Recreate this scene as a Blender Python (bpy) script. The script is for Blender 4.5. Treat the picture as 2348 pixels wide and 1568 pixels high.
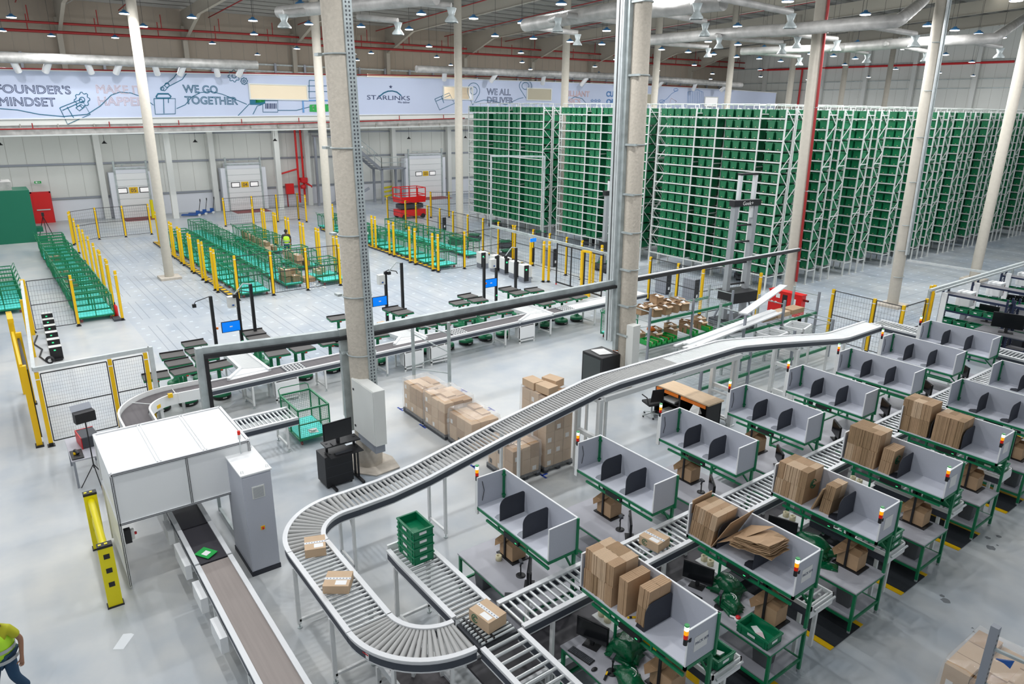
import bpy, bmesh, math, random
from mathutils import Vector, Matrix
random.seed(7)
PI=math.pi
for o in list(bpy.data.objects): bpy.data.objects.remove(o)
SC=bpy.context.scene; COL=SC.collection
# ---------------- camera ----------------
W,HH=2348,1568
YAW,PITCH,ROLL=[math.radians(a) for a in (143.1144,18.2063,0.76867)]
FPX=1626.1; EYE=Vector((0,0,9.0))
fw=Vector((math.cos(YAW)*math.cos(PITCH),math.sin(YAW)*math.cos(PITCH),-math.sin(PITCH)))
rr=fw.cross(Vector((0,0,1))).normalized(); uu=rr.cross(fw)
R2=math.cos(ROLL)*rr+math.sin(ROLL)*uu; U2=-math.sin(ROLL)*rr+math.cos(ROLL)*uu
cam=bpy.data.cameras.new('camera'); camo=bpy.data.objects.new('camera',cam); COL.objects.link(camo)
cam.sensor_fit='HORIZONTAL'; cam.sensor_width=36; cam.lens=36*FPX/W; cam.clip_end=400; cam.clip_start=.1
M=Matrix((R2,U2,-fw)).transposed().to_4x4(); M.translation=EYE; camo.matrix_world=M
SC.camera=camo
def at(px,py,z=0.):
    "point of the place seen at a pixel, at height z"
    d=R2*((px-W/2)/FPX)-U2*((py-HH/2)/FPX)+fw
    return EYE+d*((z-9.0)/d.z)
# ---------------- world and exposure ----------------
wd=bpy.data.worlds.new('world'); SC.world=wd; wd.use_nodes=True
bg=wd.node_tree.nodes['Background']; bg.inputs[0].default_value=(.86,.93,1,1); bg.inputs[1].default_value=0.42
SC.view_settings.view_transform='Standard'; SC.view_settings.look='None'; SC.view_settings.gamma=1
SC.view_settings.exposure=0.0; SC.view_settings.use_curve_mapping=False
LAMP_W=150.0     # watts of one high-bay lamp
# ---------------- materials ----------------
MT={}
def mat(name,col,rough=.5,metal=0,noise=0,scale=8,emit=0,alpha=1,bump=0,trans=0,spec=.5,coat=0,col2=None,stretch=None):
    m=bpy.data.materials.new(name); m.use_nodes=True; nt=m.node_tree; b=nt.nodes['Principled BSDF']
    c=(*col,1) if len(col)==3 else col
    b.inputs['Base Color'].default_value=c; b.inputs['Roughness'].default_value=rough; b.inputs['Metallic'].default_value=metal
    b.inputs['Specular IOR Level'].default_value=spec; b.inputs['Coat Weight'].default_value=coat
    if trans: b.inputs['Transmission Weight'].default_value=trans
    if alpha<1: b.inputs['Alpha'].default_value=alpha
    if emit:
        b.inputs['Emission Color'].default_value=c; b.inputs['Emission Strength'].default_value=emit
    if noise or bump:
        tc=nt.nodes.new('ShaderNodeTexCoord'); nz=nt.nodes.new('ShaderNodeTexNoise'); nz.inputs['Scale'].default_value=scale; nz.inputs['Detail'].default_value=4
        src=tc.outputs['Object']
        if stretch:
            mp=nt.nodes.new('ShaderNodeMapping'); mp.inputs['Scale'].default_value=stretch; nt.links.new(src,mp.inputs[0]); src=mp.outputs[0]
        nt.links.new(src,nz.inputs['Vector'])
        if noise:
            r=nt.nodes.new('ShaderNodeMapRange'); r.inputs[1].default_value=.3; r.inputs[2].default_value=.7; nt.links.new(nz.outputs[0],r.inputs[0])
            mx=nt.nodes.new('ShaderNodeMix'); mx.data_type='RGBA'
            lo=[v*(1-noise) for v in col[:3]]; hi=[min(1,v*(1+noise*.6)) for v in (col2 or col)[:3]]
            mx.inputs[6].default_value=(*lo,1); mx.inputs[7].default_value=(*hi,1)
            nt.links.new(r.outputs[0],mx.inputs[0]); nt.links.new(mx.outputs[2],b.inputs['Base Color'])
        if bump:
            bp=nt.nodes.new('ShaderNodeBump'); bp.inputs['Strength'].default_value=bump; bp.inputs['Distance'].default_value=.02
            nt.links.new(nz.outputs[0],bp.inputs['Height']); nt.links.new(bp.outputs[0],b.inputs['Normal'])
    MT[name]=m; return m
mat('white_paint',(.80,.81,.80),.4); mat('white_panel',(.86,.87,.87),.45); mat('off_white',(.70,.71,.68),.5)
mat('grey_panel',(.50,.52,.58),.5,noise=.03,scale=60); mat('panel_edge',(.85,.86,.87),.4)
mat('deck_white',(.66,.68,.75),.35); mat('desk_grey',(.42,.42,.46),.4,noise=.05,scale=3)
mat('green_frame',(.004,.19,.075),.4); mat('green_dark',(.004,.12,.05),.4); mat('green_bin',(.002,.145,.055),.45,noise=.08,scale=2)
mat('bin_light',(.004,.28,.12),.45); mat('green_tote',(.002,.19,.08),.35); mat('green_bright',(.01,.36,.06),.35)
mat('turquoise',(.10,.80,.72),.5,noise=.12,scale=9); mat('green_wall',(.0,.15,.08),.6)
mat('divider',(.028,.032,.045),.6,noise=.15,scale=300); mat('black',(.012,.012,.014),.5); mat('black_soft',(.02,.02,.022),.75); mat('screen',(.006,.007,.009),.15)
mat('charcoal',(.05,.055,.065),.6); mat('tray_grey',(.10,.095,.09),.7,noise=.1,scale=40); mat('mast_grey',(.38,.40,.42),.4,.2); mat('rail_dark',(.055,.065,.085),.45); mat('belt',(.11,.10,.105),.65,noise=.12,scale=2,stretch=(.3,6,1)); mat('belt_dark',(.035,.032,.04),.5)
mat('belt_tan',(.30,.26,.24),.6,noise=.08,scale=3,stretch=(.25,7,1))
mat('alu',(.74,.75,.76),.4,.1); mat('steel',(.62,.66,.66),.35,.25,noise=.1,scale=5); mat('galv',(.44,.49,.49),.45,.2,noise=.25,scale=3); mat('rack_steel',(.66,.68,.66),.4,.1)
mat('roller',(.66,.68,.68),.3,.5); mat('roller_plastic',(.42,.42,.41),.5); mat('grey_steel',(.30,.32,.36),.45,.3)
mat('concrete_col',(.50,.455,.385),.95,noise=.10,scale=14,bump=.9); mat('col_far',(.50,.465,.40),.9,noise=.05,scale=6)
mat('yellow',(.86,.52,.0),.4); mat('yellow_bright',(.84,.72,.0),.4); mat('red',(.62,.015,.02),.4); mat('red_pipe',(.33,.02,.02),.45); mat('red_paint',(.70,.01,.01),.35)
mat('orange',(.85,.20,.01),.45); mat('wood',(.72,.52,.33),.5,noise=.12,scale=3,stretch=(1,9,9)); mat('blue',(.01,.08,.32),.4); mat('blue_tape',(.02,.06,.33),.5)
mat('kraft',(.46,.30,.175),.8,noise=.08,scale=5); mat('kraft_light',(.60,.43,.28),.75,noise=.06,scale=4); mat('kraft_dark',(.27,.165,.085),.85,noise=.1,scale=8); mat('kraft_mid',(.36,.235,.13),.85,noise=.08,scale=6)
mat('label_white',(.85,.85,.84),.5); mat('paper',(.78,.78,.76),.6); mat('tape_print',(.74,.76,.78),.4)
mat('wrap',(.85,.83,.80),.12,alpha=.22,bump=.5,scale=6,spec=.8); mat('plastic_grey',(.16,.17,.18),.5); mat('clear_wire',(.5,.5,.5),.5)
mat('wall_white',(.74,.75,.71),.7,noise=.03,scale=.6); mat('wall_beige',(.40,.345,.28),.8,noise=.05,scale=.4); mat('wall_base',(.78,.80,.85),.6); mat('wall_lines',(.38,.37,.33),.8)
mat('banner',(.54,.60,.76),.45,noise=.03,scale=.3); mat('ink_navy',(.03,.05,.13),.5); mat('ink_teal',(.0,.13,.22),.5); mat('ink_rose',(.78,.60,.62),.5); mat('ink_blue',(.12,.30,.60),.5)
mat('roof',(.26,.255,.235),.8,noise=.15,scale=.5); mat('roof_beam',(.42,.39,.33),.7); mat('purlin',(.34,.335,.31),.7); mat('duct',(.46,.45,.43),.5,.2,noise=.25,scale=2.5,bump=.7)
mat('lamp_glow',(1,.98,.95),.5,emit=14); mat('lamp_body',(.03,.14,.30),.4); mat('window_lit',(.80,.68,.50),.6,emit=.12); mat('window_dim',(.42,.38,.28),.5,emit=.1); mat('door_window',(.90,.88,.87),.4,emit=.35)
mat('lamp_green',(.75,1,.75),.3,emit=2.2); mat('lamp_green_cap',(.02,.35,.08),.3); mat('lamp_amber',(1,.36,.0),.3,emit=.7); mat('lamp_red',(.65,.01,.0),.3,emit=.15)
mat('screen_blue',(.0,.19,.80),.3,emit=.55); mat('led_green',(.05,.9,.3),.4,emit=1)
mat('skin',(.30,.15,.09),.5); mat('skin_dark',(.09,.045,.03),.5); mat('hair',(.015,.012,.01),.7); mat('vest',(.50,.85,.03),.6); mat('vest_stripe',(.40,.42,.42),.35); mat('shirt',(.42,.42,.01),.7); mat('trousers',(.01,.05,.11),.8)
mat('rubber_mat',(.012,.016,.022),.7,bump=.4,scale=60); mat('glass_smoke',(.10,.12,.12),.1,alpha=.45); mat('clear_tape',(.75,.68,.45),.3); mat('red_bag',(.8,.02,.03),.35); mat('mailer',(.0,.10,.035),.2,noise=.15,scale=12,bump=.8)
mat('concrete_base',(.55,.50,.43),.9,noise=.12,scale=8); mat('floor_tag',(.75,.78,.80),.5); mat('red_mat',(.25,.08,.08),.9); mat('cable',(.02,.02,.02),.6)
mat('rail_navy',(.01,.02,.06),.45); mat('shelf_grey',(.13,.13,.14),.6); mat('foil',(.80,.80,.80),.4,.2,bump=.5,scale=3)
mat('skylight',(1,.97,.9),.5,emit=2.2)
def floor_material():
    m=bpy.data.materials.new('floor_concrete'); m.use_nodes=True; nt=m.node_tree; N=nt.nodes; L=nt.links; b=N['Principled BSDF']
    geo=N.new('ShaderNodeNewGeometry'); sep=N.new('ShaderNodeSeparateXYZ'); L.new(geo.outputs['Position'],sep.inputs[0])
    def math_(op,a,bb=None,c=None):
        n=N.new('ShaderNodeMath'); n.operation=op
        for i,v in enumerate((a,bb,c)):
            if v is None: continue
            if isinstance(v,(int,float)): n.inputs[i].default_value=v
            else: L.new(v,n.inputs[i])
        return n.outputs[0]
    X,Y=sep.outputs[0],sep.outputs[1]
    def noise(s,d=4,vec=None):
        n=N.new('ShaderNodeTexNoise'); n.inputs['Scale'].default_value=s; n.inputs['Detail'].default_value=d; L.new(vec or geo.outputs['Position'],n.inputs['Vector']); return n.outputs[0]
    n1=noise(.16,5); n2=noise(1.3,6)
    mx=N.new('ShaderNodeMix'); mx.data_type='RGBA'; mx.inputs[6].default_value=(.39,.42,.45,1); mx.inputs[7].default_value=(.64,.61,.56,1)
    r=N.new('ShaderNodeMapRange'); r.inputs[1].default_value=.36; r.inputs[2].default_value=.64; L.new(math_('ADD',math_('MULTIPLY',n1,.7),math_('MULTIPLY',n2,.3)),r.inputs[0]); L.new(r.outputs[0],mx.inputs[0])
    def inside(v,a,c): return math_('MULTIPLY',math_('GREATER_THAN',v,a),math_('LESS_THAN',v,c))
    zone1=math_('MULTIPLY',inside(X,-56,-22.6),inside(Y,4.4,26))
    zone2=math_('MULTIPLY',inside(X,-75,-12),inside(Y,27,90)); zone=math_('MAXIMUM',zone1,zone2)
    def lines(v,p,w,o=0): return math_('LESS_THAN',math_('FRACT',math_('DIVIDE',math_('ADD',v,200+o),p)),w/p)
    ly=math_('MAXIMUM',lines(Y,.95,.035),lines(Y,.95,.03,.3)); lx=lines(X,1.02,.03)
    lx=math_('MULTIPLY',lx,math_('ADD',math_('MULTIPLY',zone2,.8),.25))
    breakup=math_('GREATER_THAN',noise(.35,2),.42)
    lm=math_('MULTIPLY',math_('MULTIPLY',math_('MAXIMUM',math_('MULTIPLY',ly,breakup),lx),zone),.62)
    mk=N.new('ShaderNodeMix'); mk.data_type='RGBA'; mk.inputs[7].default_value=(.20,.22,.25,1); L.new(lm,mk.inputs[0]); L.new(mx.outputs[2],mk.inputs[6])
    dots=math_('MULTIPLY',math_('MULTIPLY',lines(X,1.02,.10,.45),lines(Y,.95,.14,.6)),zone)
    md=N.new('ShaderNodeMix'); md.data_type='RGBA'; md.inputs[7].default_value=(.80,.82,.84,1); L.new(math_('MULTIPLY',dots,.8),md.inputs[0]); L.new(mk.outputs[2],md.inputs[6])
    # cooler, bluer slab in the sorter and rack areas, and a bluish sweep along the conveyor lanes
    zb=math_('MULTIPLY',zone,.45); mb=N.new('ShaderNodeMix'); mb.data_type='RGBA'; mb.blend_type='MULTIPLY'; mb.inputs[7].default_value=(.78,.86,.97,1); L.new(zb,mb.inputs[0]); L.new(md.outputs[2],mb.inputs[6])
    lane=N.new('ShaderNodeMapRange'); lane.inputs[1].default_value=-26; lane.inputs[2].default_value=-9; L.new(X,lane.inputs[0])
    warm=N.new('ShaderNodeMix'); warm.data_type='RGBA'; warm.blend_type='MULTIPLY'; warm.inputs[7].default_value=(.90,.95,1.0,1); warm.inputs[0].default_value=1; L.new(mb.outputs[2],warm.inputs[6])
    L.new(warm.outputs[2],b.inputs['Base Color'])
    rg=N.new('ShaderNodeMapRange'); rg.inputs[3].default_value=.22; rg.inputs[4].default_value=.48; L.new(n2,rg.inputs[0]); L.new(rg.outputs[0],b.inputs['Roughness'])
    b.inputs['Specular IOR Level'].default_value=.4
    return m
MT['floor']=floor_material()
# ---------------- mesh helpers ----------------
class MB:
    def __init__(s,m='white_paint'): s.v=[];s.f=[];s.mi=[];s.ms=[m];s.c=0;s.sm=[]
    def use(s,m):
        if m not in s.ms: s.ms.append(m)
        s.c=s.ms.index(m); return s
    def add(s,vs,fs,smooth=False):
        k=len(s.v); s.v+= [tuple(p) for p in vs]
        for f in fs: s.f.append(tuple(i+k for i in f)); s.mi.append(s.c); s.sm.append(smooth)
        return s
    def box(s,x0,x1,y0,y1,z0,z1):
        v=[(x,y,z) for z in (z0,z1) for y in (y0,y1) for x in (x0,x1)]
        return s.add(v,[(0,2,3,1),(4,5,7,6),(0,1,5,4),(2,6,7,3),(0,4,6,2),(1,3,7,5)])
    def cbox(s,c,d): 
        return s.box(c[0]-d[0]/2,c[0]+d[0]/2,c[1]-d[1]/2,c[1]+d[1]/2,c[2]-d[2]/2,c[2]+d[2]/2)
    def bar(s,p,q,w,h=None,up=(0,0,1)):
        "rectangular bar from p to q, w across and h along 'up'"
        h=h or w; p=Vector(p);q=Vector(q);d=(q-p)
        if d.length<1e-6: return s
        d.normalize(); u=Vector(up)
        if abs(d.dot(u))>.95: u=Vector((1,0,0)) if abs(d.x)<.9 else Vector((0,1,0))
        a=d.cross(u).normalized(); u=a.cross(d).normalized()
        v=[]
        for c in (p,q):
            for i,j in ((-1,-1),(1,-1),(1,1),(-1,1)): v.append(c+a*(i*w/2)+u*(j*h/2))
        return s.add(v,[(0,1,2,3),(7,6,5,4),(0,4,5,1),(1,5,6,2),(2,6,7,3),(3,7,4,0)])
    def tube(s,pts,r,n=8,cap=True):
        pts=[Vector(p) for p in pts]; rings=[]; a=None
        for i,p in enumerate(pts):
            d=(pts[min(i+1,len(pts)-1)]-pts[max(i-1,0)]).normalized()
            if a is None:
                t=Vector((0,0,1)) if abs(d.z)<.9 else Vector((1,0,0)); a=d.cross(t).normalized()
            else: a=(a-d*a.dot(d)).normalized()
            b=d.cross(a); rad=r[i] if isinstance(r,(list,tuple)) else r
            rings.append([p+a*(math.cos(2*PI*k/n)*rad)+b*(math.sin(2*PI*k/n)*rad) for k in range(n)])
        k=[v for g in rings for v in g]; fs=[]
        for i in range(len(pts)-1):
            for j in range(n): fs.append((i*n+j,i*n+(j+1)%n,(i+1)*n+(j+1)%n,(i+1)*n+j))
        s.add(k,fs,True)
        if cap:
            s.add(rings[0],[tuple(range(n))[::-1]]); s.add(rings[-1],[tuple(range(n))])
        return s
    def cyl(s,c,r,z0,z1,n=16,r2=None): return s.tube([(c[0],c[1],z0),(c[0],c[1],z1)],[r,r if r2 is None else r2],n)
    def lathe(s,c,prof,n=20):
        v=[];fs=[]
        for r,z in prof:
            for k in range(n): v.append((c[0]+r*math.cos(2*PI*k/n),c[1]+r*math.sin(2*PI*k/n),c[2]+z))
        for i in range(len(prof)-1):
            for k in range(n): fs.append((i*n+k,i*n+(k+1)%n,(i+1)*n+(k+1)%n,(i+1)*n+k))
        s.add(v,fs,True); return s
    def prism(s,poly,z0,z1):
        n=len(poly); v=[(x,y,z0) for x,y in poly]+[(x,y,z1) for x,y in poly]
        return s.add(v,[tuple(range(n))[::-1],tuple(range(n,2*n))]+[(i,(i+1)%n,(i+1)%n+n,i+n) for i in range(n)])
    def slab(s,poly,off):
        "any planar polygon given thickness vector off"
        n=len(poly); o=Vector(off); v=[Vector(p) for p in poly]+[Vector(p)+o for p in poly]
        return s.add(v,[tuple(range(n))[::-1],tuple(range(n,2*n))]+[(i,(i+1)%n,(i+1)%n+n,i+n) for i in range(n)])
    def grid(s,o,u,v,nu,nv,t):
        "wire mesh: nu wires along v spaced over u, nv wires along u spaced over v"
        o=Vector(o);u=Vector(u);v=Vector(v)
        for i in range(nu+1): s.tube([o+u*(i/nu),o+u*(i/nu)+v],t,3,False)
        for j in range(nv+1): s.tube([o+v*(j/nv),o+v*(j/nv)+u],t,3,False)
        return s
    def build(s,name,parent=None,bevel=0):
        me=bpy.data.meshes.new(name); me.from_pydata(s.v,[],s.f); 
        for m in s.ms: me.materials.append(MT[m])
        me.polygons.foreach_set('material_index',s.mi); me.polygons.foreach_set('use_smooth',s.sm); me.update()
        o=bpy.data.objects.new(name,me); COL.objects.link(o)
        if parent: o.parent=parent
        if bevel:
            b=o.modifiers.new('bevel','BEVEL'); b.width=bevel; b.segments=2; b.limit_method='ANGLE'
        return o
def B(m): return MB(m)
def tag(o,label=None,cat=None,group=None,kind=None):
    if label: o['label']=label
    if cat: o['category']=cat
    if group: o['group']=group
    if kind: o['kind']=kind
    return o
def thing(name,label,cat,loc=(0,0,0),rz=0,group=None):
    o=bpy.data.objects.new(name,None); COL.objects.link(o); o.location=loc; o.rotation_euler=(0,0,rz); o.empty_display_size=.2
    return tag(o,label,cat,group)
KIDS={}
def copy_tree(o,parent=None):
    c=o.copy(); COL.objects.link(c)
    if parent: c.parent=parent
    for ch in list(o.children): copy_tree(ch,c)
    return c
def dup(o,loc,rz=0,label=None):
    c=copy_tree(o); c.location=loc; c.rotation_euler=(0,0,rz)
    if label: c['label']=label
    return c
def struct(o): o['kind']='structure'; return o
def lab(o,l): o['label']=l; return o
ORD='first second third fourth fifth sixth seventh eighth ninth tenth eleventh twelfth thirteenth fourteenth fifteenth sixteenth seventeenth eighteenth nineteenth twentieth'.split()
ORD+=['twenty-'+w for w in ORD[:9]]+['thirtieth']+['thirty-'+w for w in ORD[:9]]+['fortieth']+['forty-'+w for w in ORD[:9]]+['fiftieth']
def text(body,size,m,name,parent=None,loc=(0,0,0),face='x',outline=0,align='LEFT',extrude=.002,sx=1,space=1):
    cu=bpy.data.curves.new(name,'FONT'); cu.body=body; cu.size=size; cu.align_x=align; cu.space_character=space; cu.space_line=.85
    if outline: cu.fill_mode='NONE'; cu.bevel_depth=outline; cu.bevel_resolution=0
    else: cu.extrude=extrude
    cu.resolution_u=4
    t=bpy.data.objects.new(name,cu); COL.objects.link(t); bpy.context.view_layer.update()
    me=bpy.data.meshes.new_from_object(t.evaluated_get(bpy.context.evaluated_depsgraph_get())); bpy.data.objects.remove(t)
    X,Y,Z={'x':((0,1,0),(0,0,1),(1,0,0)),'y':((1,0,0),(0,0,1),(0,-1,0)),'z':((1,0,0),(0,1,0),(0,0,1))}[face]
    A=Matrix((X,Y,Z)).transposed().to_4x4()@Matrix.Diagonal((sx,1,1,1)); A.translation=Vector(loc); me.transform(A)
    me.materials.clear(); me.materials.append(MT[m])
    o=bpy.data.objects.new(name,me); COL.objects.link(o)
    if parent: o.parent=parent
    return o
def path(pts,r,m,name,parent=None): return B(m).tube(pts,r,6).build(name,parent)
def settle(t,loc=None):
    "move a thing's empty to its base centre, leaving its parts where they are"
    if loc is None:
        lo=Vector((1e9,)*3);hi=-lo
        for c in t.children:
            if c.type!='MESH': continue
            for k in c.bound_box:
                for i in range(3): lo[i]=min(lo[i],k[i]+c.location[i]);hi[i]=max(hi[i],k[i]+c.location[i])
        loc=Vector(((lo[0]+hi[0])/2,(lo[1]+hi[1])/2,lo[2]))
    for c in t.children: c.location=c.location-Vector(loc)
    t.location=loc; return t
def centre(o):
    "give a single-mesh thing its origin at its base"
    me=o.data; xs=[v.co for v in me.vertices]
    c=Vector(((min(v.x for v in xs)+max(v.x for v in xs))/2,(min(v.y for v in xs)+max(v.y for v in xs))/2,min(v.z for v in xs)))
    me.transform(Matrix.Translation(-c)); o.location=c; return o
# ---------------- floor, walls, roof ----------------
struct(B('floor').box(-76,6,-8,112,-.3,0).build('floor'))
# dock wall: sawtooth of flat bays with posts and girts (the docks are angled)
WX=-67.4
wall=B('wall_white').box(WX-.3,WX,-8,96,1.6,7.6); wall.use('wall_base').box(WX-.3,WX+.02,-8,96,0,1.6)
wall.use('galv')
for z in (1.66,4.3,6.6):
    wall.use('grey_steel').box(WX,WX+.16,-8,96,z,z+.15)
wall.use('wall_lines')
for i in range(60): wall.box(WX,WX+.012,-6+i*1.2,-5.985+i*1.2,1.7,7.5)
struct(wall.build('wall_left'))
up=B('wall_beige').box(-72.3,-72,-8,98,7.5,19); up.use('wall_lines')
for i in range(100): up.box(-72,-71.98,-6+i*1.05,-5.985+i*1.05,12.4,18)
struct(up.build('wall_upper'))
YE=95.0
end=B('wall_white').box(-72.3,0,YE,YE+.3,0,20); end.use('galv')
for z in (11.9,12.9,14.9): end.box(-72,0,YE-.14,YE,z,z+.1)
end.use('wall_lines')
for i in range(60): end.box(-71+i*1.2,-70.985+i*1.2,YE-.01,YE,9,19)
struct(end.build('wall_right'))
# roof: sheet rising from the dock wall towards the ridge, purlins under it
def roofz(x): return 17.0+(x+72)*.05
rf=B('roof'); rf.slab([(-72.3,-8,roofz(-72.3)),(2,-8,roofz(2)),(2,112,roofz(2)),(-72.3,112,roofz(-72.3))],(0,0,.12))
struct(rf.build('ceiling'))
pu=B('purlin')
for i in range(40):
    x=-71+i*1.8; pu.box(x,x+.09,-8,110,roofz(x)-.26,roofz(x)-.02)
struct(pu.build('trim_1'))
for i,y in enumerate((-1.7,7.7,17.2,27,37,46.6,56.2,65.8,75.4,85)):
    r=thing('roof_rafter','tapered beige steel roof rafter, %s counted from the left'%ORD[i],'rafter',group='steel roof rafters')
    m=B('roof_beam'); z0=roofz(-72)-.3
    for (xa,xb,da,db) in ((-72,-66,2.6,1.0),(-66,-46,1.0,1.1),(-46,-37,1.1,1.1),(-37,-10,1.1,1.0),(-10,0,1.,1.)):
        m.slab([(xa,y,roofz(xa)-.28),(xb,y,roofz(xb)-.28),(xb,y,roofz(xb)-.28-db),(xa,y,roofz(xa)-.28-da)],(0,.03,0))
        m.slab([(xa,y-.13,roofz(xa)-.28-da),(xb,y-.13,roofz(xb)-.28-db),(xb,y-.13,roofz(xb)-.31-db),(xa,y-.13,roofz(xa)-.31-da)],(0,.28,0))
    m.build('beam',r)
    if y>0: B('roof_beam').box(-72,-71.4,y-.2,y+.2,7.6,15.5).build('wall_post',r)
    t=B('purlin')
    for k in range(7):
        x=-68+k*9; t.bar((x,y,roofz(x)-1.3),(x,y+1.6,roofz(x)-.3),.06)
    t.build('fly_brace',r); settle(r)
# translucent roof lights far right
for i,(x,y) in enumerate(((-30,60),(-24,52),(-22,66),(-30,74))):
    s=B('skylight').slab([(x,y,roofz(x)-.05),(x+1.3,y,roofz(x+1.3)-.05),(x+1.3,y+7,roofz(x+1.3)-.05),(x,y+7,roofz(x)-.05)],(0,0,.03)).build('window_%d'%(i+1)); struct(s)
# ---------------- mezzanine with printed banner ----------------
BX=-60.0
bb=[(-8,7.72),(0,7.86),(20,8.18),(40,8.5),(95,9.3)]; bt=[(-8,10.95),(0,11.02),(20,11.38),(40,11.68),(60,11.76),(78,11.7),(89,11.54)]
def lin(t,y):
    for (a,b),(c,d) in zip(t,t[1:]):
        if y<=c or (c,d)==t[-1]: return b+(d-b)*(y-a)/(c-a)
def bp0(px,py,x):
    d=R2*((px-W/2)/FPX)-U2*((py-HH/2)/FPX)+fw; return EYE+d*(x/d.x)
HO=(bp0(1018,226,BX),bp0(1082,201,BX))
def band(m,name,ys,lo,hi,x0,x1,hole=False):
    b=B(m)
    if hole:
        ys=sorted(ys+[HO[0].y,HO[1].y])
    for ya,yb in zip(ys,ys[1:]):
        if hole and ya>=HO[0].y-.01 and yb<=HO[1].y+.01:
            for l_,h_ in ((lo,lambda y:HO[0].z),(lambda y:HO[1].z,hi)): b.slab([(x1,ya,l_(ya)),(x1,yb,l_(yb)),(x1,yb,h_(yb)),(x1,ya,h_(ya))],(x0-x1,0,0))
            continue
        b.slab([(x1,ya,lo(ya)),(x1,yb,lo(yb)),(x1,yb,hi(yb)),(x1,ya,hi(ya))],(x0-x1,0,0))
    return b
ys=[-8,0,10,20,30,40,50,60,70,78,89]
struct(band('wall_base','m',ys,lambda y:lin(bb,y)-.06,lambda y:lin(bt,y)-.02,BX-.5,BX-.1,True).build('wall_mezzanine'))
fs=band('wall_white','m',ys+[95],lambda y:lin(bb,y)-.42,lambda y:lin(bb,y)-.06,BX-7,BX)
fs.use('duct')
for ya,yb in zip(ys,ys[1:]): fs.slab([(BX-.1,ya,lin(bb,ya)-1.05),(BX-.1,yb,lin(bb,yb)-1.05),(BX-.1,yb,lin(bb,yb)-.42),(BX-.1,ya,lin(bb,ya)-.42)],(-.3,0,0))
fs.use('rack_steel')
for ya,yb in zip(ys,ys[1:]): fs.bar((BX,ya,lin(bb,ya)-1.08),(BX,yb,lin(bb,yb)-1.08),.3,.09)
fs.use('wall_lines')
for i in range(40): fs.box(BX-.1,BX+.02,1+i*2.2,1.08+i*2.2,7.25,7.6)
struct(fs.build('trim_2'))
ban=thing('wall_banner','long pale blue printed banner wall with outlined slogans above the docks','banner')
band('banner','b',ys,lambda y:lin(bb,y),lambda y:lin(bt,y)-.1,BX-.1,BX,True).build('banner_sheet',ban)
e=B('white_paint')
for ya,yb in zip(ys,ys[1:]):
    e.bar((BX+.03,ya,lin(bt,ya)-.07),(BX+.03,yb,lin(bt,yb)-.07),.14,.06); e.bar((BX+.03,ya,lin(bb,ya)),(BX+.03,yb,lin(bb,yb)),.14,.06)
e.build('edge_trim',ban)
def bp(px,py,x=BX+.02):
    "point of the banner plane seen at a pixel"
    d=R2*((px-W/2)/FPX)-U2*((py-HH/2)/FPX)+fw; return EYE+d*(x/d.x)
def bwrite(body,px0,py0,px1,hpx,m,ol=.016,**k):
    a=bp(px0,py0); b=bp(px1,py0); hgt=(bp(px0,py0-hpx)-a).length/.72
    t=text(body,hgt,m,'lettering',ban,(0,0,0),'x',outline=ol,space=1.0,**k)
    me=t.data; w=max(v.co.y for v in me.vertices)-min(v.co.y for v in me.vertices); lo=min(v.co.y for v in me.vertices)
    s=(b.y-a.y)/w
    for v in me.vertices: v.co.y=(v.co.y-lo)*s+a.y; v.co.z+=a.z; v.co.x+=BX+.02
    return t
bwrite("FOUNDER'S",-8,212.5,163,19.5,'ink_navy'); bwrite('MINDSET',-1,242,129,20,'ink_navy')
bwrite('MAKE IT',222,213,327,19,'ink_rose'); bwrite('HAPPEN',226,241,336,20,'ink_rose')
bwrite('WE GO',420,212,500,18,'ink_teal',.02); bwrite('TOGETHER',425,238,546,18,'ink_teal',.02)
bwrite('WE ALL',1116,217,1171,15,'ink_navy'); bwrite('DELIVER',1117,235.5,1177,14,'ink_navy')
bwrite('BRILLIANT',1287,220,1352,13,'ink_rose',.03); bwrite('BASICS',1287,237,1331,12,'ink_rose',.03)
bwrite('CUSTOMER',1390,221,1452,12,'ink_blue',.03); bwrite('OBSESSED',1390,238,1452,11,'ink_blue',.03)
a=bwrite('STARLINKS',842,228,940,10.5,'ink_navy',0); bwrite('We deliver',912,236.5,940,5,'ink_navy',0)
def bline(pts,m='ink_teal',r=.025,name='line_drawing'):
    return B(m).tube([bp(*p) for p in pts],r,4).build(name,ban)
def arc(cx,cy,rx,ry,a0,a1,n=24): return [(cx+rx*math.cos(math.radians(a0+(a1-a0)*i/n)),cy-ry*math.sin(math.radians(a0+(a1-a0)*i/n))) for i in range(n+1)]
bline([(870,221),(880,213),(890,209),(900,208.5),(910,211),(920,219)],'ink_teal',.05,'logo_arc')
for k in range(5):
    a=math.radians(90+72*k); bline([(896,199),(896+3.4*math.cos(a),199-3.4*math.sin(a))],'ink_navy',.03,'logo_star')
def poly(p,**k): return bline(p+[p[0]],**k)
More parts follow.
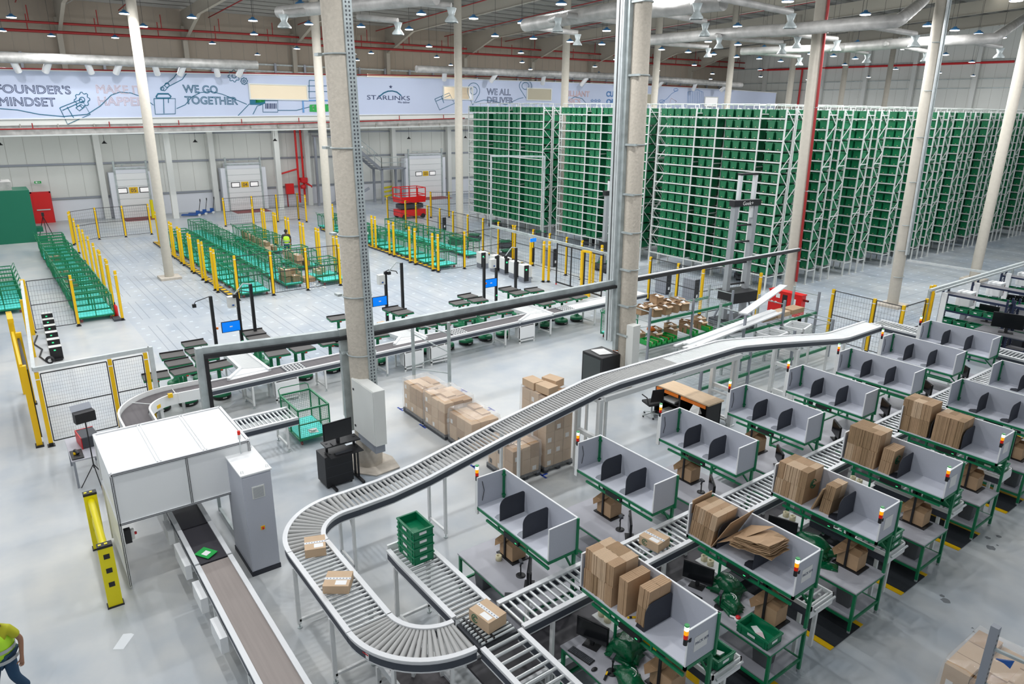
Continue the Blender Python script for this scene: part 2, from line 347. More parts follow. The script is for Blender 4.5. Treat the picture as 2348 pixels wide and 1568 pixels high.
# box with gear, robot arm, hand scanner, shelves, pins ... all plain line art
bline([(0,249),(40,252),(90,262),(145,267),(200,262),(230,243),(255,218),(275,211),(300,213),(330,224),(352,241)])
poly([(137,247),(187,227),(207,262),(155,285)]);bline([(143,253),(192,231)]);bline([(154,245),(170,272)]);poly([(174,247),(186,239),(194,245),(182,254)])
def gear(cx,cy,r,n=8):
    p=[]
    for i in range(n*4):
        a=2*PI*i/(n*4); q=r*(1.0 if i%4<2 else .8); p.append((cx+q*math.cos(a),cy-q*math.sin(a)))
    poly(p); bline(arc(cx,cy,r*.35,r*.35,0,360))
gear(188,229,18); gear(537,174,14); gear(560,186,8)
poly([(353,226),(402,226),(402,261),(356,262)]); bline([(375,226),(376,260)]); bline([(386,226),(386,236)])
bline([(405,249),(425,240),(440,222),(460,212),(485,210),(510,216),(566,239)]); poly([(358,222),(362,215),(386,215),(392,221),(390,225),(360,225)],r=.05)
poly([(369,207),(373,198),(383,191),(389,196),(378,208)]);bline([(383,191),(399,178),(405,169)]);bline([(389,197),(418,182),(428,168)]);bline(arc(372,203,4,4,0,360));bline(arc(383,195,5,5,0,360))
def bfill(p,m,name='filled_shape'):
    q=[bp(*k) for k in p]; return B(m).slab(q,(.02,0,0)).build(name,ban)
bfill([(573,219),(573,240),(600,240),(608,237),(608,228),(580,226)],'ink_teal');bfill([(586,227),(608,227),(606,234),(586,236)],'green_bright')
bline([(546,265),(572,238)]);bline([(580,262),(590,243),(600,240)])
poly([(602,231),(637,231),(637,257),(603,257)])
for k in range(7): bline([(609+k*4,237),(609+k*4,249)],'ink_navy',.03+.02*(k%2))
poly([(709,184),(740,185),(740,224),(709,225)]);bline([(703,197),(770,197)]);bline([(703,210),(770,210)]);bline([(752,197),(752,224)])
bline([(637,253),(680,253),(710,245)])
bfill([(692,229),(770,229),(770,232),(692,232)],'ink_blue');bfill([(693,232),(696,232),(698,258),(694,258)],'ink_blue');bfill([(738,232),(743,232),(743,257),(740,257)],'ink_blue')
bfill([(710,240),(735,239),(736,257),(710,256)],'green_bright');bfill([(743,239),(762,239),(767,245),(767,255),(744,256)],'green_bright');bfill([(716,242),(720,242),(720,246),(716,246)],'label_white');bfill([(716,249),(720,249),(720,252),(716,252)],'label_white');bfill([(751,238),(759,238),(759,242),(751,242)],'label_white')
poly([(997,227),(1030,213),(1042,237),(1008,252)]);bline([(1000,232),(1033,218)]);bline([(1012,221),(1018,236)])
bline(arc(1086,208,14,18,-25,205)+[(1084,241)]+arc(1086,208,14,18,-25,-24,1));bline(arc(1086,208,8,9,0,360))
bline(arc(1205,197,14,14,-35,215)+[(1206,225)]);bline(arc(1205,197,8,8,0,360));bline([(1090,235),(1110,229),(1130,231),(1160,240),(1190,226),(1200,224)])
for k in range(3):
    c=1358+k*8; poly([(c+ (3.8 if i%2==0 else 1.7)*math.cos(PI/2+i*PI/5),231-(3.8 if i%2==0 else 1.7)*math.sin(PI/2+i*PI/5)) for i in range(10)],m='ink_blue')
bline([(1300,232),(1318,222),(1335,226),(1345,238)]);bline([(1410,240),(1430,224),(1452,224)])
bline([(1514,236),(1530,226),(1540,215),(1553,207)],'ink_blue');bline(arc(1550,206,5,3,0,360),'ink_blue');bline(arc(1518,232,6,3,0,360),'ink_blue');poly([(1535,240),(1539,225),(1551,232),(1547,240)],m='ink_rose')
poly([(1577,211),(1600,206),(1612,211),(1612,240),(1577,240)],m='ink_blue')
for k in range(8): bline([(1580+k*4,209),(1580+k*4,240)],'ink_blue',.02)
settle(ban)
# office windows let into the banner wall
n=5
for px0,py0,px1,py1,m,l in ((575,197.5,702,225.5,'window_lit','lit'),(1018,201,1082,226,'window_lit','lit'),(1209,205,1263,228,'window_dim','dim'),(1477,217,1499,239,'window_dim','dim'),(1615,224,1645,243,'door_window','l')):
    a=bp(px0,py1);b=bp(px1,py0); w=B(m) if px0==1018 else B(m).box(BX+.0,BX+.05,a.y,b.y,a.z,b.z)
    if px0==1018: w.box(BX-3.5,BX-3.4,a.y-6,b.y+3,a.z-1,b.z+1)  # office back wall; its faint glow stands in for room light
    w.use('off_white').box(BX,BX+.1,a.y-.1,b.y+.1,b.z,b.z+.09).box(BX,BX+.1,a.y-.1,b.y+.1,a.z-.09,a.z).box(BX,BX+.1,a.y-.1,a.y,a.z,b.z).box(BX,BX+.1,b.y,b.y+.1,a.z,b.z)
    struct(w.build('window_%d'%n)); n+=1
# posts of the dock wall
for i,(px,py) in enumerate(((248,498),(404,500),(499,479),(645,478),(712,470),(906,448),(1030,447))):
    p=at(px,py); p.x=min(p.x,-62) ; o=B('off_white').box(-.22,.22,-.22,.22,0,7.6).build('wall_column'); o.location=(max(p.x,-66.9),p.y*(-66.9/p.x) if p.x<-66.9 else p.y,0)
    tag(o,'slim off-white steel wall column, %s from the left along the dock wall'%ORD[i],'column','dock wall columns')
# ---------------- dock doors ----------------
def dock(no,px0,px1,pyb,pyt,lbl):
    a=at(px0,pyb);b=at(px1,pyb-.5); X=-66.3
    a=a*(X/a.x);b=b*(X/b.x); y0,y1=a.y,b.y; 
    d=R2*((px0-W/2)/FPX)-U2*((pyt-HH/2)/FPX)+fw; zt=(EYE+d*(X/d.x)).z
    t=thing('dock_door',lbl,'door',(X,(y0+y1)/2,0),0,'loading dock doors'); w=(y1-y0)/2
    B('wall_base').box(-.8,0,-w-.45,-w,0,zt+.1).box(-.8,0,w,w+.45,0,zt+.1).box(-.8,0,-w,w,zt,zt+.5).build('surround',t)
    m=B('white_panel')
    for k in range(7): m.box(-.08,0,-w,w,zt*k/7+.012,zt*(k+1)/7-.012)
    m.use('galv').box(-.1,-.04,-w,w,0,zt); m.build('shutter',t)
    zz=zt*.62
    for s in (-1,1):
        B('door_window').box(0,.03,s*.82-.32,s*.82+.32,zz-.17,zz+.17).use('black').box(0,.02,s*.82-.38,s*.82+.38,zz-.23,zz+.23).build('window_panel',t)
    B('yellow').box(0,.03,-.32,.32,zz-.24,zz+.24).build('number_plate',t)
    text(no,.42,'ink_navy','door_number',t,(.04,0,zz-.15),'x',align='CENTER',extrude=.004)
    m=B('galv'); 
    for s in (-1,1): m.box(-.05,.06,s*w-.07,s*w+.07,0,zt+1.0)
    m.box(.0,.12,-w,w,zt+.35,zt+.45).cyl((.1,-w*.5),.06,zt+.6,zt+.7).bar((.06,-w*.8,zt+.75),(.06,w*.8,zt+.75),.05)
    m.build('track',t)
    B('red_mat').box(.05,2.2,-w,w,.0,.012).build('threshold_mat',t)
dock('05',279,352,500,398,'white sectional dock door numbered 05 behind the left yellow posts')
dock('04',528,606,480,388,'white sectional dock door numbered 04 beside the blue pallet trucks')
dock('03',939,1014,444,365,'white sectional dock door numbered 03 behind the red scissor lift')
# ---------------- concrete columns ----------------
def lean(t,s,h=12.0):
    "a column very slightly out of plumb, s metres to the right at height h"
    t.rotation_euler=(-math.atan2(rr.y*s,h),math.atan2(rr.x*s,h),0)
def column(x,y,r,m,lbl,plinth=False,h=None,cat='column'):
    t=thing('concrete_column',lbl,'column',(x,y,0),0,'tall concrete columns')
    n=8 if m=='concrete_col' else 12; h=h or roofz(x)-1.0
    B(m).lathe((0,0,0),[(r,0),(r,h),(0,h)],n if n>8 else 16).build('shaft',t)
    if plinth: B('concrete_base').box(-r-.28,r+.28,-r-.28,r+.28,0,.12).build('plinth',t)
    return t
big=column(-15.8,7.17,.33,'concrete_col','nearest rough beige concrete column with perforated cable tray up its side')
for z in (3.1,4.6,6.1,8.1,10.1):
    B('galv').tube([(.36*math.cos(a),.36*math.sin(a),z) for a in [k*PI/8 for k in range(17)]],.018,5).box(-.42,-.2,-.42,-.3,z-.03,z+.03).build('strap',big)
m=B('concrete_base').lathe((0,0,0),[(.36,0),(.37,.3),(.34,.5)],9).prism([(-.7,-.4),(.3,-.62),(.8,-.2),(.75,.5),(.1,.62),(-.6,.4)],0,.03); m.build('rough_footing',big)
tr=B('galv').box(.26,.38,-.0,.20,1.4,14.5); tr.use('charcoal')
for k in range(150): tr.box(.379,.386,.04,.07,1.5+k*.085,1.54+k*.085).box(.379,.386,.12,.15,1.5+k*.085,1.54+k*.085)
tr.use('cable').box(.22,.27,.0,.05,1.4,14); tr.build('cable_tray',big)
B('galv').box(-.42,-.3,-.42,-.22,.9,3.7).build('steel_post',big)
c2=column(-15.85,16.75,.27,'concrete_col','rough beige column with steel channel and cable tray beside the black server cabinet')
B('steel').box(-.62,-.38,-.45,-.3,1.6,15.5).use('black').box(-.5,-.47,-.46,-.45,1.6,15.5).use('steel').box(-.36,-.3,-.45,-.3,1.6,15.5).build('steel_channel',c2)
B('galv').box(-.3,-.16,-.36,-.22,1.3,15.5).build('cable_tray',c2)
for z in (1.9,2.9,4.1,5.3,6.5,8,10,12): B('galv').tube([(.3*math.cos(a),.3*math.sin(a),z) for a in [-PI/2+k*PI/8 for k in range(9)]],.02,5).box(-.3,.3,-.33,-.27,z-.03,z+.03).build('strap',c2)
B('off_white').box(.25,.55,-.28,.05,.5,2.3).build('electrical_box',c2)
c3=column(-19.0,31.3,.27,'col_far','beige column with a red fire pipe down its right edge')
B('red_pipe').tube([(.33,-.05,1.2),(.33,-.05,15)],.06,8).build('fire_pipe',c3)
for z in (2.2,5.5,9.2): B('galv').box(-.36,.42,-.1,.0,z,z+.04).build('strap',c3)
c4=column(-15.85,35.3,.26,'col_far','beige column on a pale plinth with steel conduits on its right side',True)
B('steel').box(.28,.34,-.18,-.06,2.6,15).use('galv').box(.28,.36,0,.08,2.6,15).build('conduit',c4)
for z in (1.5,2.8,4,6,8,10,12): B('galv').tube([(.32*math.cos(a),.32*math.sin(a),z) for a in [-PI/2+k*PI/8 for k in range(9)]],.02,5).build('strap',c4)
column(-16.0,45.0,.27,'col_far','rightmost beige column on a plinth beyond the black shelving',True)
column(-41.3,7.67,.24,'col_far','slim beige column on a square plinth left of the cage carts',True)
column(-41.6,17.05,.24,'col_far','slim beige column standing left of the nearest thick column')
c7=column(-43.0,27.45,.26,'col_far','slim beige column left of the first green bin rack block')
for (px_,py_),l in (((1298.5,110),'slim beige column rising behind the middle green rack block'),((1507,130),'slim beige column just right of the steel channel column, above the racks'),((1678,130),'slim beige column above the right end of the nearest rack block'),((1817,160),'beige column second right of the red fire pipe, above the racks'),((1938,160),'thin far column third right of the red fire pipe, above the racks'),((2041,160),'thinnest far column above the racks near the end wall')):
    column(-41.5,bp(px_,py_,-41.5).y,.27,'col_far',l)
B('galv').cyl((0,0),.03,0,7,6).build('conduit',c7)
lean(big,-.2); lean(c2,-.2); lean(c3,-.3); lean(c4,-.25)
# wall columns in the right end wall
for i,x in enumerate((-66,-57,-51,-45,-38)):
    o=B('off_white').box(-.25,.25,-.4,0,0,17).build('wall_column'); o.location=(x,YE-.1,0); tag(o,'grey steel post of the far end wall, %s from its left corner'%ORD[i],'column','end wall columns')
# ---------------- bin racks ----------------
LEV=[.85+.525*k for k in range(16)]
WIDE,NARR=2.68,1.4
def rack_row(x0,bays,y0,name_lbl,grp='bin racks'):
    "bays: list of widths from x0 rightwards"
    t=thing('bin_rack',name_lbl,'rack',(x0,y0,0),0,grp)
    xs=[0]
    for b in bays: xs.append(xs[-1]+b)
    for x in xs:
        m=B('rack_steel')
        for yy in (0,.78): m.box(x-.035,x+.035,yy-.03,yy+.03,0,9.2); m.box(x-.08,x+.08,yy-.07,yy+.07,0,.02)
        for k in range(11 if x in (0,xs[-1]) else 0):
            z=.9+k*.75; a,b=(0,.78) if k%2 else (.78,0); m.bar((x,a,z),(x,b,z+.75),.025,.04)
        for z in (.75,3.6,6.3,8.9): m.bar((x,0,z),(x,.78,z),.03,.05)
        m.build('upright_frame',t)
    for z in LEV:
        m=B('rack_steel')
        for yy in (-.03,.78): m.box(0,xs[-1],yy-.02,yy+.03,z-.065,z-.0)
        for xa,xb in zip(xs,xs[1:]):
            n=max(2,int((xb-xa)/.54))
            for i in range(1,n): m.box(xa+(xb-xa)*i/n-.012,xa+(xb-xa)*i/n+.012,0,.75,z-.03,z-.01)
        m.build('shelf',t)
    m=B('rack_steel')
    for xa,xb in zip(xs,xs[1:]):
        m.tube([(xa+.2,.1,8.95),(xa+.2,.1,9.38),(xb-.2,.1,9.38),(xb-.2,.1,8.95)],.022,5)
    m.build('guard_loop',t)
    return t
def bin_mesh(m):
    w,d,h=.47,.64,.40
    m.slab([(-w/2+.03,0,0),(w/2-.03,0,0),(w/2,0,h),(-w/2,0,h)],(0,.02,0)); m.slab([(-w/2+.03,d,0),(w/2-.03,d,0),(w/2,d,h),(-w/2,d,h)],(0,-.02,0))
    m.slab([(-w/2+.03,0,0),(-w/2+.03,d,0),(-w/2,d,h),(-w/2,0,h)],(.02,0,0)); m.slab([(w/2-.03,0,0),(w/2-.03,d,0),(w/2,d,h),(w/2,0,h)],(-.02,0,0))
    m.box(-w/2+.03,w/2-.03,0,d,0,.02)
    m.box(-w/2-.015,w/2+.015,-.015,.02,h-.05,h).box(-w/2-.015,w/2+.015,d-.02,d+.015,h-.05,h).box(-w/2-.015,-w/2+.02,0,d,h-.05,h).box(w/2-.02,w/2+.015,0,d,h-.05,h)
    m.box(-w/2+.05,-w/2+.07,-.012,0,.03,h-.05).box(w/2-.07,w/2-.05,-.012,0,.03,h-.05)
    k=m.c; m.use('kraft_light').box(-.035,.035,-.008,0,.05,.075); m.c=k
    return m
proto=bin_mesh(B('green_bin')).build('storage_bin'); BM=proto.data; COL.objects.unlink(proto)
bins=[]   # (x,y,z,label)
def fill(x0,bays,y0,where,facing=1,lev=LEV):
    x=x0
    for bi,b in enumerate(bays):
        n=4 if b>2 else 2
        for k in range(n):
            xx=x+b-.27-(n-1-k)*.545
            for li,z in enumerate(LEV):
                bins.append((xx,y0+.05,z,'green bin, %s level up, %s slot of %s bay in %s'%(ORD[li],ORD[k],ORD[bi],where)))
        if b>2:
            bins.append((x+.3,y0+.05,LEV[-1],'green bin at the left end of the top level, %s bay in %s'%(ORD[bi],where)))
        x+=b
blocks=[(-29.4,[WIDE,NARR,WIDE,1.45],32.5,'nearest rack block','near right block of white steel racking full of green bins'),
 (-38.55,[WIDE,NARR,WIDE,NARR],32.75,'middle rack block','middle block of white steel racking full of green bins'),
 (-50.2,[2.75,2.75,NARR,WIDE],33.0,'leftmost rack block','leftmost block of white steel racking full of green bins')]
for x0,bays,y0,w,l in blocks:
    rack_row(x0,bays,y0,l); fill(x0,bays,y0,w)
for x0,bays,y0,w,l in blocks:
    rack_row(x0,bays,y0+.92,'row of green bins added behind the %s to block light'%w,'rack rows behind the front blocks'); fill(x0,bays,y0+.92,'the added light-blocking row')  # unseen rear row added so no light comes through the bays
# further rows seen end-on along the right side: only their last bays can be seen
rows=[35.8,37.3, 39.6,41.1, 44.0,45.5, 47.9,49.4, 51.7,53.2, 55.6,57.1, 59.6,61.1, 63.6,65.1, 68,69.5, 72.5,74, 77,78.5, 82,83.5]
for i,y in enumerate(rows):
    rack_row(-20.9-2*WIDE-2*NARR,[WIDE,NARR,WIDE,NARR],y,'white rack row of green bins seen end on, %s behind the nearest block'%ORD[i],'rack rows seen end on')
    fill(-20.9-2*WIDE-2*NARR,[WIDE,NARR,WIDE,NARR],y,'%s end-on rack row'%ORD[i])
# top shelves of the hidden rows carry on to the left, seen only as a thin edge above the front blocks
for x0,b in ((-38.55,[WIDE,NARR,WIDE,NARR]),(-50.2,[2.75,2.75,NARR,WIDE])):
    for y in (35.8,37.3):
        rack_row(x0,b,y,'white rack row hidden behind the %s, %s'%('middle block' if x0>-40 else 'leftmost block','front one' if y<37 else 'back one'),'rack rows behind the front blocks'); fill(x0,b,y,'a rear rack row')
bins.sort(key=lambda b:(b[0]**2+b[1]**2))
for k,(x,y,z,l) in enumerate(bins[:300]):
    o=bpy.data.objects.new('storage_bin',BM); COL.objects.link(o); o.location=(x,y,z); tag(o,l,'bin','green storage bins in the racks')
me=bpy.data.meshes.new('more_bins'); bm=bmesh.new()
sb=MB('green_bin').box(-.21,.21,0,.64,0,.36).box(-.24,.24,-.015,.65,.35,.40).use('kraft_light').box(-.035,.035,-.006,0,.05,.075)
vs=[Vector(v) for v in sb.v]; fs=sb.f; mi=sb.mi
V=[];F=[];I=[]
for x,y,z,l in bins[300:]:
    k=len(V); V+=[(v.x+x,v.y+y,v.z+z) for v in vs]; F+=[tuple(a+k for a in f) for f in fs]; I+=mi
me.from_pydata(V,[],F); me.materials.append(MT['green_bin']); me.materials.append(MT['kraft_light']); me.polygons.foreach_set('material_index',I)
o=bpy.data.objects.new('storage_bins',me); COL.objects.link(o); tag(o,'mass of green bins filling the farther rack bays','bin',None,'stuff')
# ---------------- conveyors ----------------
def frame_pts(cl,wd):
    "left/right offsets of a centre line given as (x,y,z)"
    L=[];R=[]
    for i,p in enumerate(cl):
        a=Vector(cl[max(i-1,0)]);b=Vector(cl[min(i+1,len(cl)-1)]); d=(b-a); d.z=0; d.normalize(); n=Vector((-d.y,d.x,0)); p=Vector(p)
        L.append(p+n*wd/2);R.append(p-n*wd/2)
    return L,R
def ribbon(m,pts,w,z0,z1):
    "rail of width w and from z0 to z1 relative to pts"
    n=len(pts);v=[]
    for i,p in enumerate(pts):
        a=pts[max(i-1,0)];b=pts[min(i+1,n-1)]; d=(b-a).copy(); d.z=0; d.normalize(); s=Vector((-d.y,d.x,0))*w/2
        v+=[p-s+Vector((0,0,z0)),p+s+Vector((0,0,z0)),p+s+Vector((0,0,z1)),p-s+Vector((0,0,z1))]
    f=[(0,1,2,3),(4*n-1,4*n-2,4*n-3,4*n-4)]
    for i in range(n-1):
        for j in range(4): f.append((4*i+j,4*i+(j+1)%4,4*i+4+(j+1)%4,4*i+4+j)[::-1])
    return m.add(v,f)
def cum(cl):
    s=[0]
    for a,b in zip(cl,cl[1:]): s.append(s[-1]+(Vector(b)-Vector(a)).length)
    return s
def along(cl,s,t):
    for i in range(len(s)-1):
        if t<=s[i+1] or i==len(s)-2:
            k=(t-s[i])/(s[i+1]-s[i]); a=Vector(cl[i]);b=Vector(cl[i+1]); d=(b-a).normalized(); return a+(b-a)*k,d
def rails(t,cl,wd,band='rail_dark',h=.2):
    L,R=frame_pts(cl,wd+.06)
    for side in (L,R):
        m=B('alu'); ribbon(m,side,.085,-.03,0.0); ribbon(m,side,.05,-.075,-.03); m.use(band); ribbon(m,side,.045,-h,-.075); m.use('alu'); ribbon(m,side,.055,-h-.02,-h); m.build('side_rail',t)
def rollers(t,cl,wd,pitch=.105,m='roller',r=.026,start=.06,drop=.045):
    s=cum(cl); n=int((s[-1]-start)/pitch); k=0
    for i in range(n+1):
        p,d=along(cl,s,start+i*pitch); q=Vector((-d.y,d.x,0)).normalized()
        a=p+q*wd/2-Vector((0,0,drop)); b=p-q*wd/2-Vector((0,0,drop))
        B(m).tube([a,b],r,7).build('roller',t)
def stand(t,p,d,wd,z,brace=True,name='stand'):
    "two white legs with feet and a cross bar under a conveyor"
    d=Vector((d[0],d[1],0)).normalized(); q=Vector((-d.y,d.x,0)); p=Vector((p[0],p[1],0))
    for s in (-1,1):
        a=p+q*(s*wd/2); m=B('white_paint').bar(a+Vector((0,0,.09)),a+Vector((0,0,z)),.07,.05,up=d)
        m.use('galv').cyl((a.x,a.y),.012,.01,.1,6).cyl((a.x,a.y),.045,0,.015,10); m.build('leg',t)
    m=B('white_paint').bar(p-q*wd/2+Vector((0,0,.16)),p+q*wd/2+Vector((0,0,.16)),.05)
    m.build('cross_bar',t); m=B('white_paint')
    if not brace and z<=1.9: return
    if brace: m.bar(p+q*(wd/2-.12)+Vector((0,0,z-.08)),p+q*wd/2+Vector((0,0,z-.28)),.04)
    if z>1.9: m.bar(p-q*wd/2+Vector((0,0,.95)),p+q*wd/2+Vector((0,0,.95)),.06)
    m.build('corner_brace',t)
def conv(name,lbl,cl,wd,pitch=.105,m='roller',r=.026,stands=(),sz=None,grp='roller conveyor sections'):
    t=thing(name,lbl,'conveyor',group=grp); rails(t,cl,wd); 
    if pitch: rollers(t,cl,wd,pitch,m,r)
    s=cum(cl)
    for k in stands:
        p,d=along(cl,s,k); stand(t,p,d,wd+.06,p.z-.2)
    return t
ZC=1.5
def xr(y): return -11.98-.012*(y-6)      # centre of the long overhead lane
# long lane, three sections, plus the loop
l1=[(xr(y),y,z) for y,z in ((5.0,ZC),(5.75,1.52),(6.6,1.62),(8.6,1.99))]
l2=[(xr(y),y,z) for y,z in ((8.6,1.99),(11.6,2.46),(12.2,2.5),(14.5,2.5))]
l3=[(xr(y),y,z) for y,z in ((14.5,2.5),(16.95,2.5),(17.4,2.46),(19.3,2.20))]
l4=[(xr(y),y,z) for y,z in ((19.3,2.20),(23.1,1.62),(23.6,1.58),(26.0,1.58))]
t=conv('roller_conveyor','rising roller conveyor section between the first curve and the tall carton stack',l1,.62,.1,'roller_plastic',.03,(2.0,)); settle(t)
t=conv('roller_conveyor','overhead roller conveyor section passing just above the tall wrapped carton stack',l2,.62,.085,'roller_plastic',.028,(.4,3.2)); settle(t)
t=conv('roller_conveyor','highest level section of the overhead roller conveyor above the orange workbench',l3,.62,.085,'roller',.028,(2.45,)); settle(t)
t=conv('roller_conveyor','far descending end section of the overhead roller conveyor beside the yellow fence posts',l4,.62,.085,'roller',.028,(1.0,3.0,5.5,)); settle(t)
# white portal frames carrying the high section
for i,(y,z) in enumerate(((11.5,2.2),(17.05,2.22),(20.3,1.78))):
    t=thing('conveyor_portal','white steel portal frame under the overhead conveyor, %s from the camera'%('nearest','middle','farthest')[i],'frame',(xr(y),y,0),0,'white portal frames')
    for s in (-1,1): B('white_paint').box(s*.4-.06,s*.4+.06,-.06,.06,0,z).use('white_paint').box(s*.4-.1,s*.4+.1,-.1,.1,0,.02).build('post',t)
    for za,zb in ((1.05,1.16),(.12,.22),(z-.1,z)): B('white_paint').box(-.4,.4,-.05,.05,za,zb).build('cross_beam',t)
t=thing('support_beam','long white steel beam under the overhead conveyor above the orange workbench','beam')
m=B('white_paint').bar((-11.62,11.6,2.19),(-11.7,17.2,2.19),.1,.13).bar((-12.4,11.6,2.19),(-12.48,17.2,2.19),.1,.13).build('girder',t); settle(t)
# far crossing section running to the right behind the stations
t=conv('roller_conveyor','far cross section of roller conveyor turning right behind the grey packing stations',[(-12.3,26.35,1.58),(-6.5,26.35,1.58)],.7,.11,'roller',.028,(1,3)); settle(t)
# loop: first curve
def arcp(cx,cy,r,a0,a1,z,n=18): return [(cx+r*math.cos(math.radians(a0+(a1-a0)*i/n)),cy+r*math.sin(math.radians(a0+(a1-a0)*i/n)),z) for i in range(n+1)]
RC=1.05; YB=3.68
def swrap(name,lbl,cl,wd,n,m,r,stands):
    t=thing(name,lbl,'conveyor',group='roller conveyor sections'); rails(t,cl,wd); s=cum(cl)
    for i in range(n):
        p,d=along(cl,s,s[-1]*(i+.5)/n); q=Vector((-d.y,d.x,0)).normalized()
        a=p+q*wd/2-Vector((0,0,.045));b=p-q*wd/2-Vector((0,0,.045))
        # tapered rollers: thicker on the outside of the bend
        B(m).tube([a,b],r,8).build('roller',t)
    for k in stands:
        p,d=along(cl,s,k); stand(t,p,d,wd+.06,p.z-.2)
    return t
c1=[(xr(5.0),5.0,ZC)]+arcp(xr(5)+RC,YB+RC,RC,180,270,ZC)
t=swrap('curved_conveyor','first ninety degree curve of grey tapered rollers, below the black computer workstation',c1,.62,19,'roller_plastic',[.03,.045],(.15,)); 
stand(t,(-10.75,YB),(1,0,0),.68,1.28,False); settle(t)
xs=xr(5)+RC; xe=-8.45
st=[(xs,YB,ZC),(xe-.0,YB,ZC)]
t=conv('roller_conveyor','straight roller conveyor section carrying two small cartons between the two curves',st,.62,.107,'roller',.026,()); stand(t,(-9.15,YB),(1,0,0),.68,1.28); settle(t)
c2_=arcp(xe,YB+RC,RC,270,360,ZC)
t=swrap('curved_conveyor','second curve of grey tapered rollers meeting the transfer junction at the bottom centre',c2_,.62,20,'roller_plastic',[.03,.045],(.7,1.35))
w=B('label_white').slab([(xe+.32,YB-.32,ZC-.19),(xe+.52,YB-.27,ZC-.19),(xe+.52,YB-.27,ZC-.09),(xe+.32,YB-.32,ZC-.09)],(-.004,.012,0)); w.use('red').slab([(xe+.325,YB-.323,ZC-.12),(xe+.515,YB-.275,ZC-.12),(xe+.515,YB-.275,ZC-.1),(xe+.325,YB-.323,ZC-.1)],(-.004,.012,0)); w.build('warning_label',t)
settle(t)
XJ=xe+RC  # junction centre x
# transfer junction
t=thing('transfer_junction','chain transfer junction where three roller conveyors meet, under a carton','conveyor')
rails(t,[(XJ-.37,4.8,ZC),(XJ-.365,4.8,ZC)],.0) if 0 else None
m=B('charcoal').box(XJ-.33,XJ+.33,4.80,5.5,ZC-.2,ZC-.1); m.build('bed',t)
for i in range(9):
    x=XJ-.3+i*.075; B('steel').tube([(x,4.84,ZC-.045),(x,5.44,ZC-.045)],.022,7).build('roller',t) if i%1==0 else None
for i in range(2):
    B('black').box(XJ-.32,XJ+.32,4.9+i*.14,4.93+i*.14,ZC-.07,ZC-.012).build('chain',t)
settle(t)
# branch with the green totes
br=[(-10.3,5.14,1.5),(-9.75,5.14,1.42),(-8.95,5.14,1.42),(XJ-.4,5.14,ZC-.02)]
br=[(-10.0,5.13,1.49),(-9.6,5.13,1.47),(XJ-.4,5.13,ZC)]
t=conv('roller_conveyor','short branch roller conveyor carrying a stack of green totes',br,.60,.107,'roller',.027,()); 
stand(t,(-9.75,5.13),(1,0,0),.66,1.28); stand(t,(-8.2,5.13),(1,0,0),.66,1.28)
B('white_paint').box(-10.06,-10.02,4.8,5.46,1.3,1.55).build('end_stop',t); B('white_paint').bar((-9.75,4.85,.2),(-8.2,4.85,.2),.05).build('tie_bar',t); settle(t)
# lane going down to the right
t=conv('roller_conveyor','roller conveyor section leaving the junction towards the bottom edge of the picture',[(XJ+.4,5.13,ZC),(XJ+3.3,5.13,ZC)],.62,.17,'roller',.027,(.9,)); settle(t)
# long central lane between both rows of stations
def xcn(y): return -7.35-.0
seg=[5.55,9.6,14.5,19.5,25.5]
for i,(a,b) in enumerate(zip(seg,seg[1:])):
    t=conv('roller_conveyor',('nearest section of the central roller lane, right of the junction','second section of the central roller lane, beside the tallest carton stacks','third section of the central roller lane between the station rows','farthest section of the central roller lane between the station rows')[i],[(xcn(a),a,ZC),(xcn(b),b,ZC)],.6,.14 if i<2 else .17,'roller',.027,(.6,3.2)); settle(t)
# ribbed black return belt lying under the central lane
t=thing('return_conveyor','low dark return conveyor under the central roller lane','conveyor')
B('belt_dark').box(-7.75,-6.95,5.0,25,.45,.5).build('belt',t)
for s in (-7.8,-6.9): B('alu').box(s-.03,s+.03,5.0,25,.42,.56).build('side_rail',t)
for y in (6,10,14,18,22): stand(t,(-7.35,y),(0,1,0),.85,.42,False)
settle(t)
t=thing('return_conveyor','low brown belt conveyor below the junction at the bottom centre','conveyor')
B('belt').box(-9.3,-6.2,3.9,4.55,.5,.55).build('belt',t)
for s in (3.87,4.58): B('alu').box(-9.3,-6.2,s-.03,s+.03,.47,.6).build('side_rail',t)
stand(t,(-8.6,4.2),(1,0,0),.7,.46,False); stand(t,(-6.6,4.2),(1,0,0),.7,.46,False); settle(t)
# main belt conveyor along the sorter
def xb(y): return -21.42-.042*(y-5)
ZB=.95
def belt(lbl,cl,wd,m='belt',segs=None,st=()):
    t=thing('belt_conveyor',lbl,'conveyor',group='belt conveyor sections'); rails(t,cl,wd)
    b=B(m); ribbon(b,[Vector(p) for p in cl],wd,-.09,-.035); b.build('belt',t)
    s=cum(cl)
    for k in st: p,d=along(cl,s,k); stand(t,p,d,wd+.06,p.z-.2,False)
    return t
ysb=[4.6,9.3,14.6,19.6,24.2]
for i,(a,b) in enumerate(zip(ysb,ysb[1:])):
    t=belt('grey belt conveyor section along the sorter robots, %s from the left'%ORD[i],[(xb(a),a,ZB),(xb(b),b,ZB)],.66,'belt' if i<3 else 'white_panel',None,(1.2,3.6))
    for k in (1.9,3.0)[:1+(i%2)]:
        y=a+k
        m=B('white_panel').box(xb(y)+.1,xb(y)+.45,y,y+.75,.22,.68); m.build('motor_box',t)
        m=B('white_paint')
        for yy in (y,y+.72): m.box(xb(y)+.38,xb(y)+.43,yy,yy+.05,0,.75).box(xb(y)-.35,xb(y)-.3,yy,yy+.05,0,.75)
        m.box(xb(y)+.38,xb(y)+.43,y,y+.75,.1,.15).build('box_stand',t)
    settle(t)
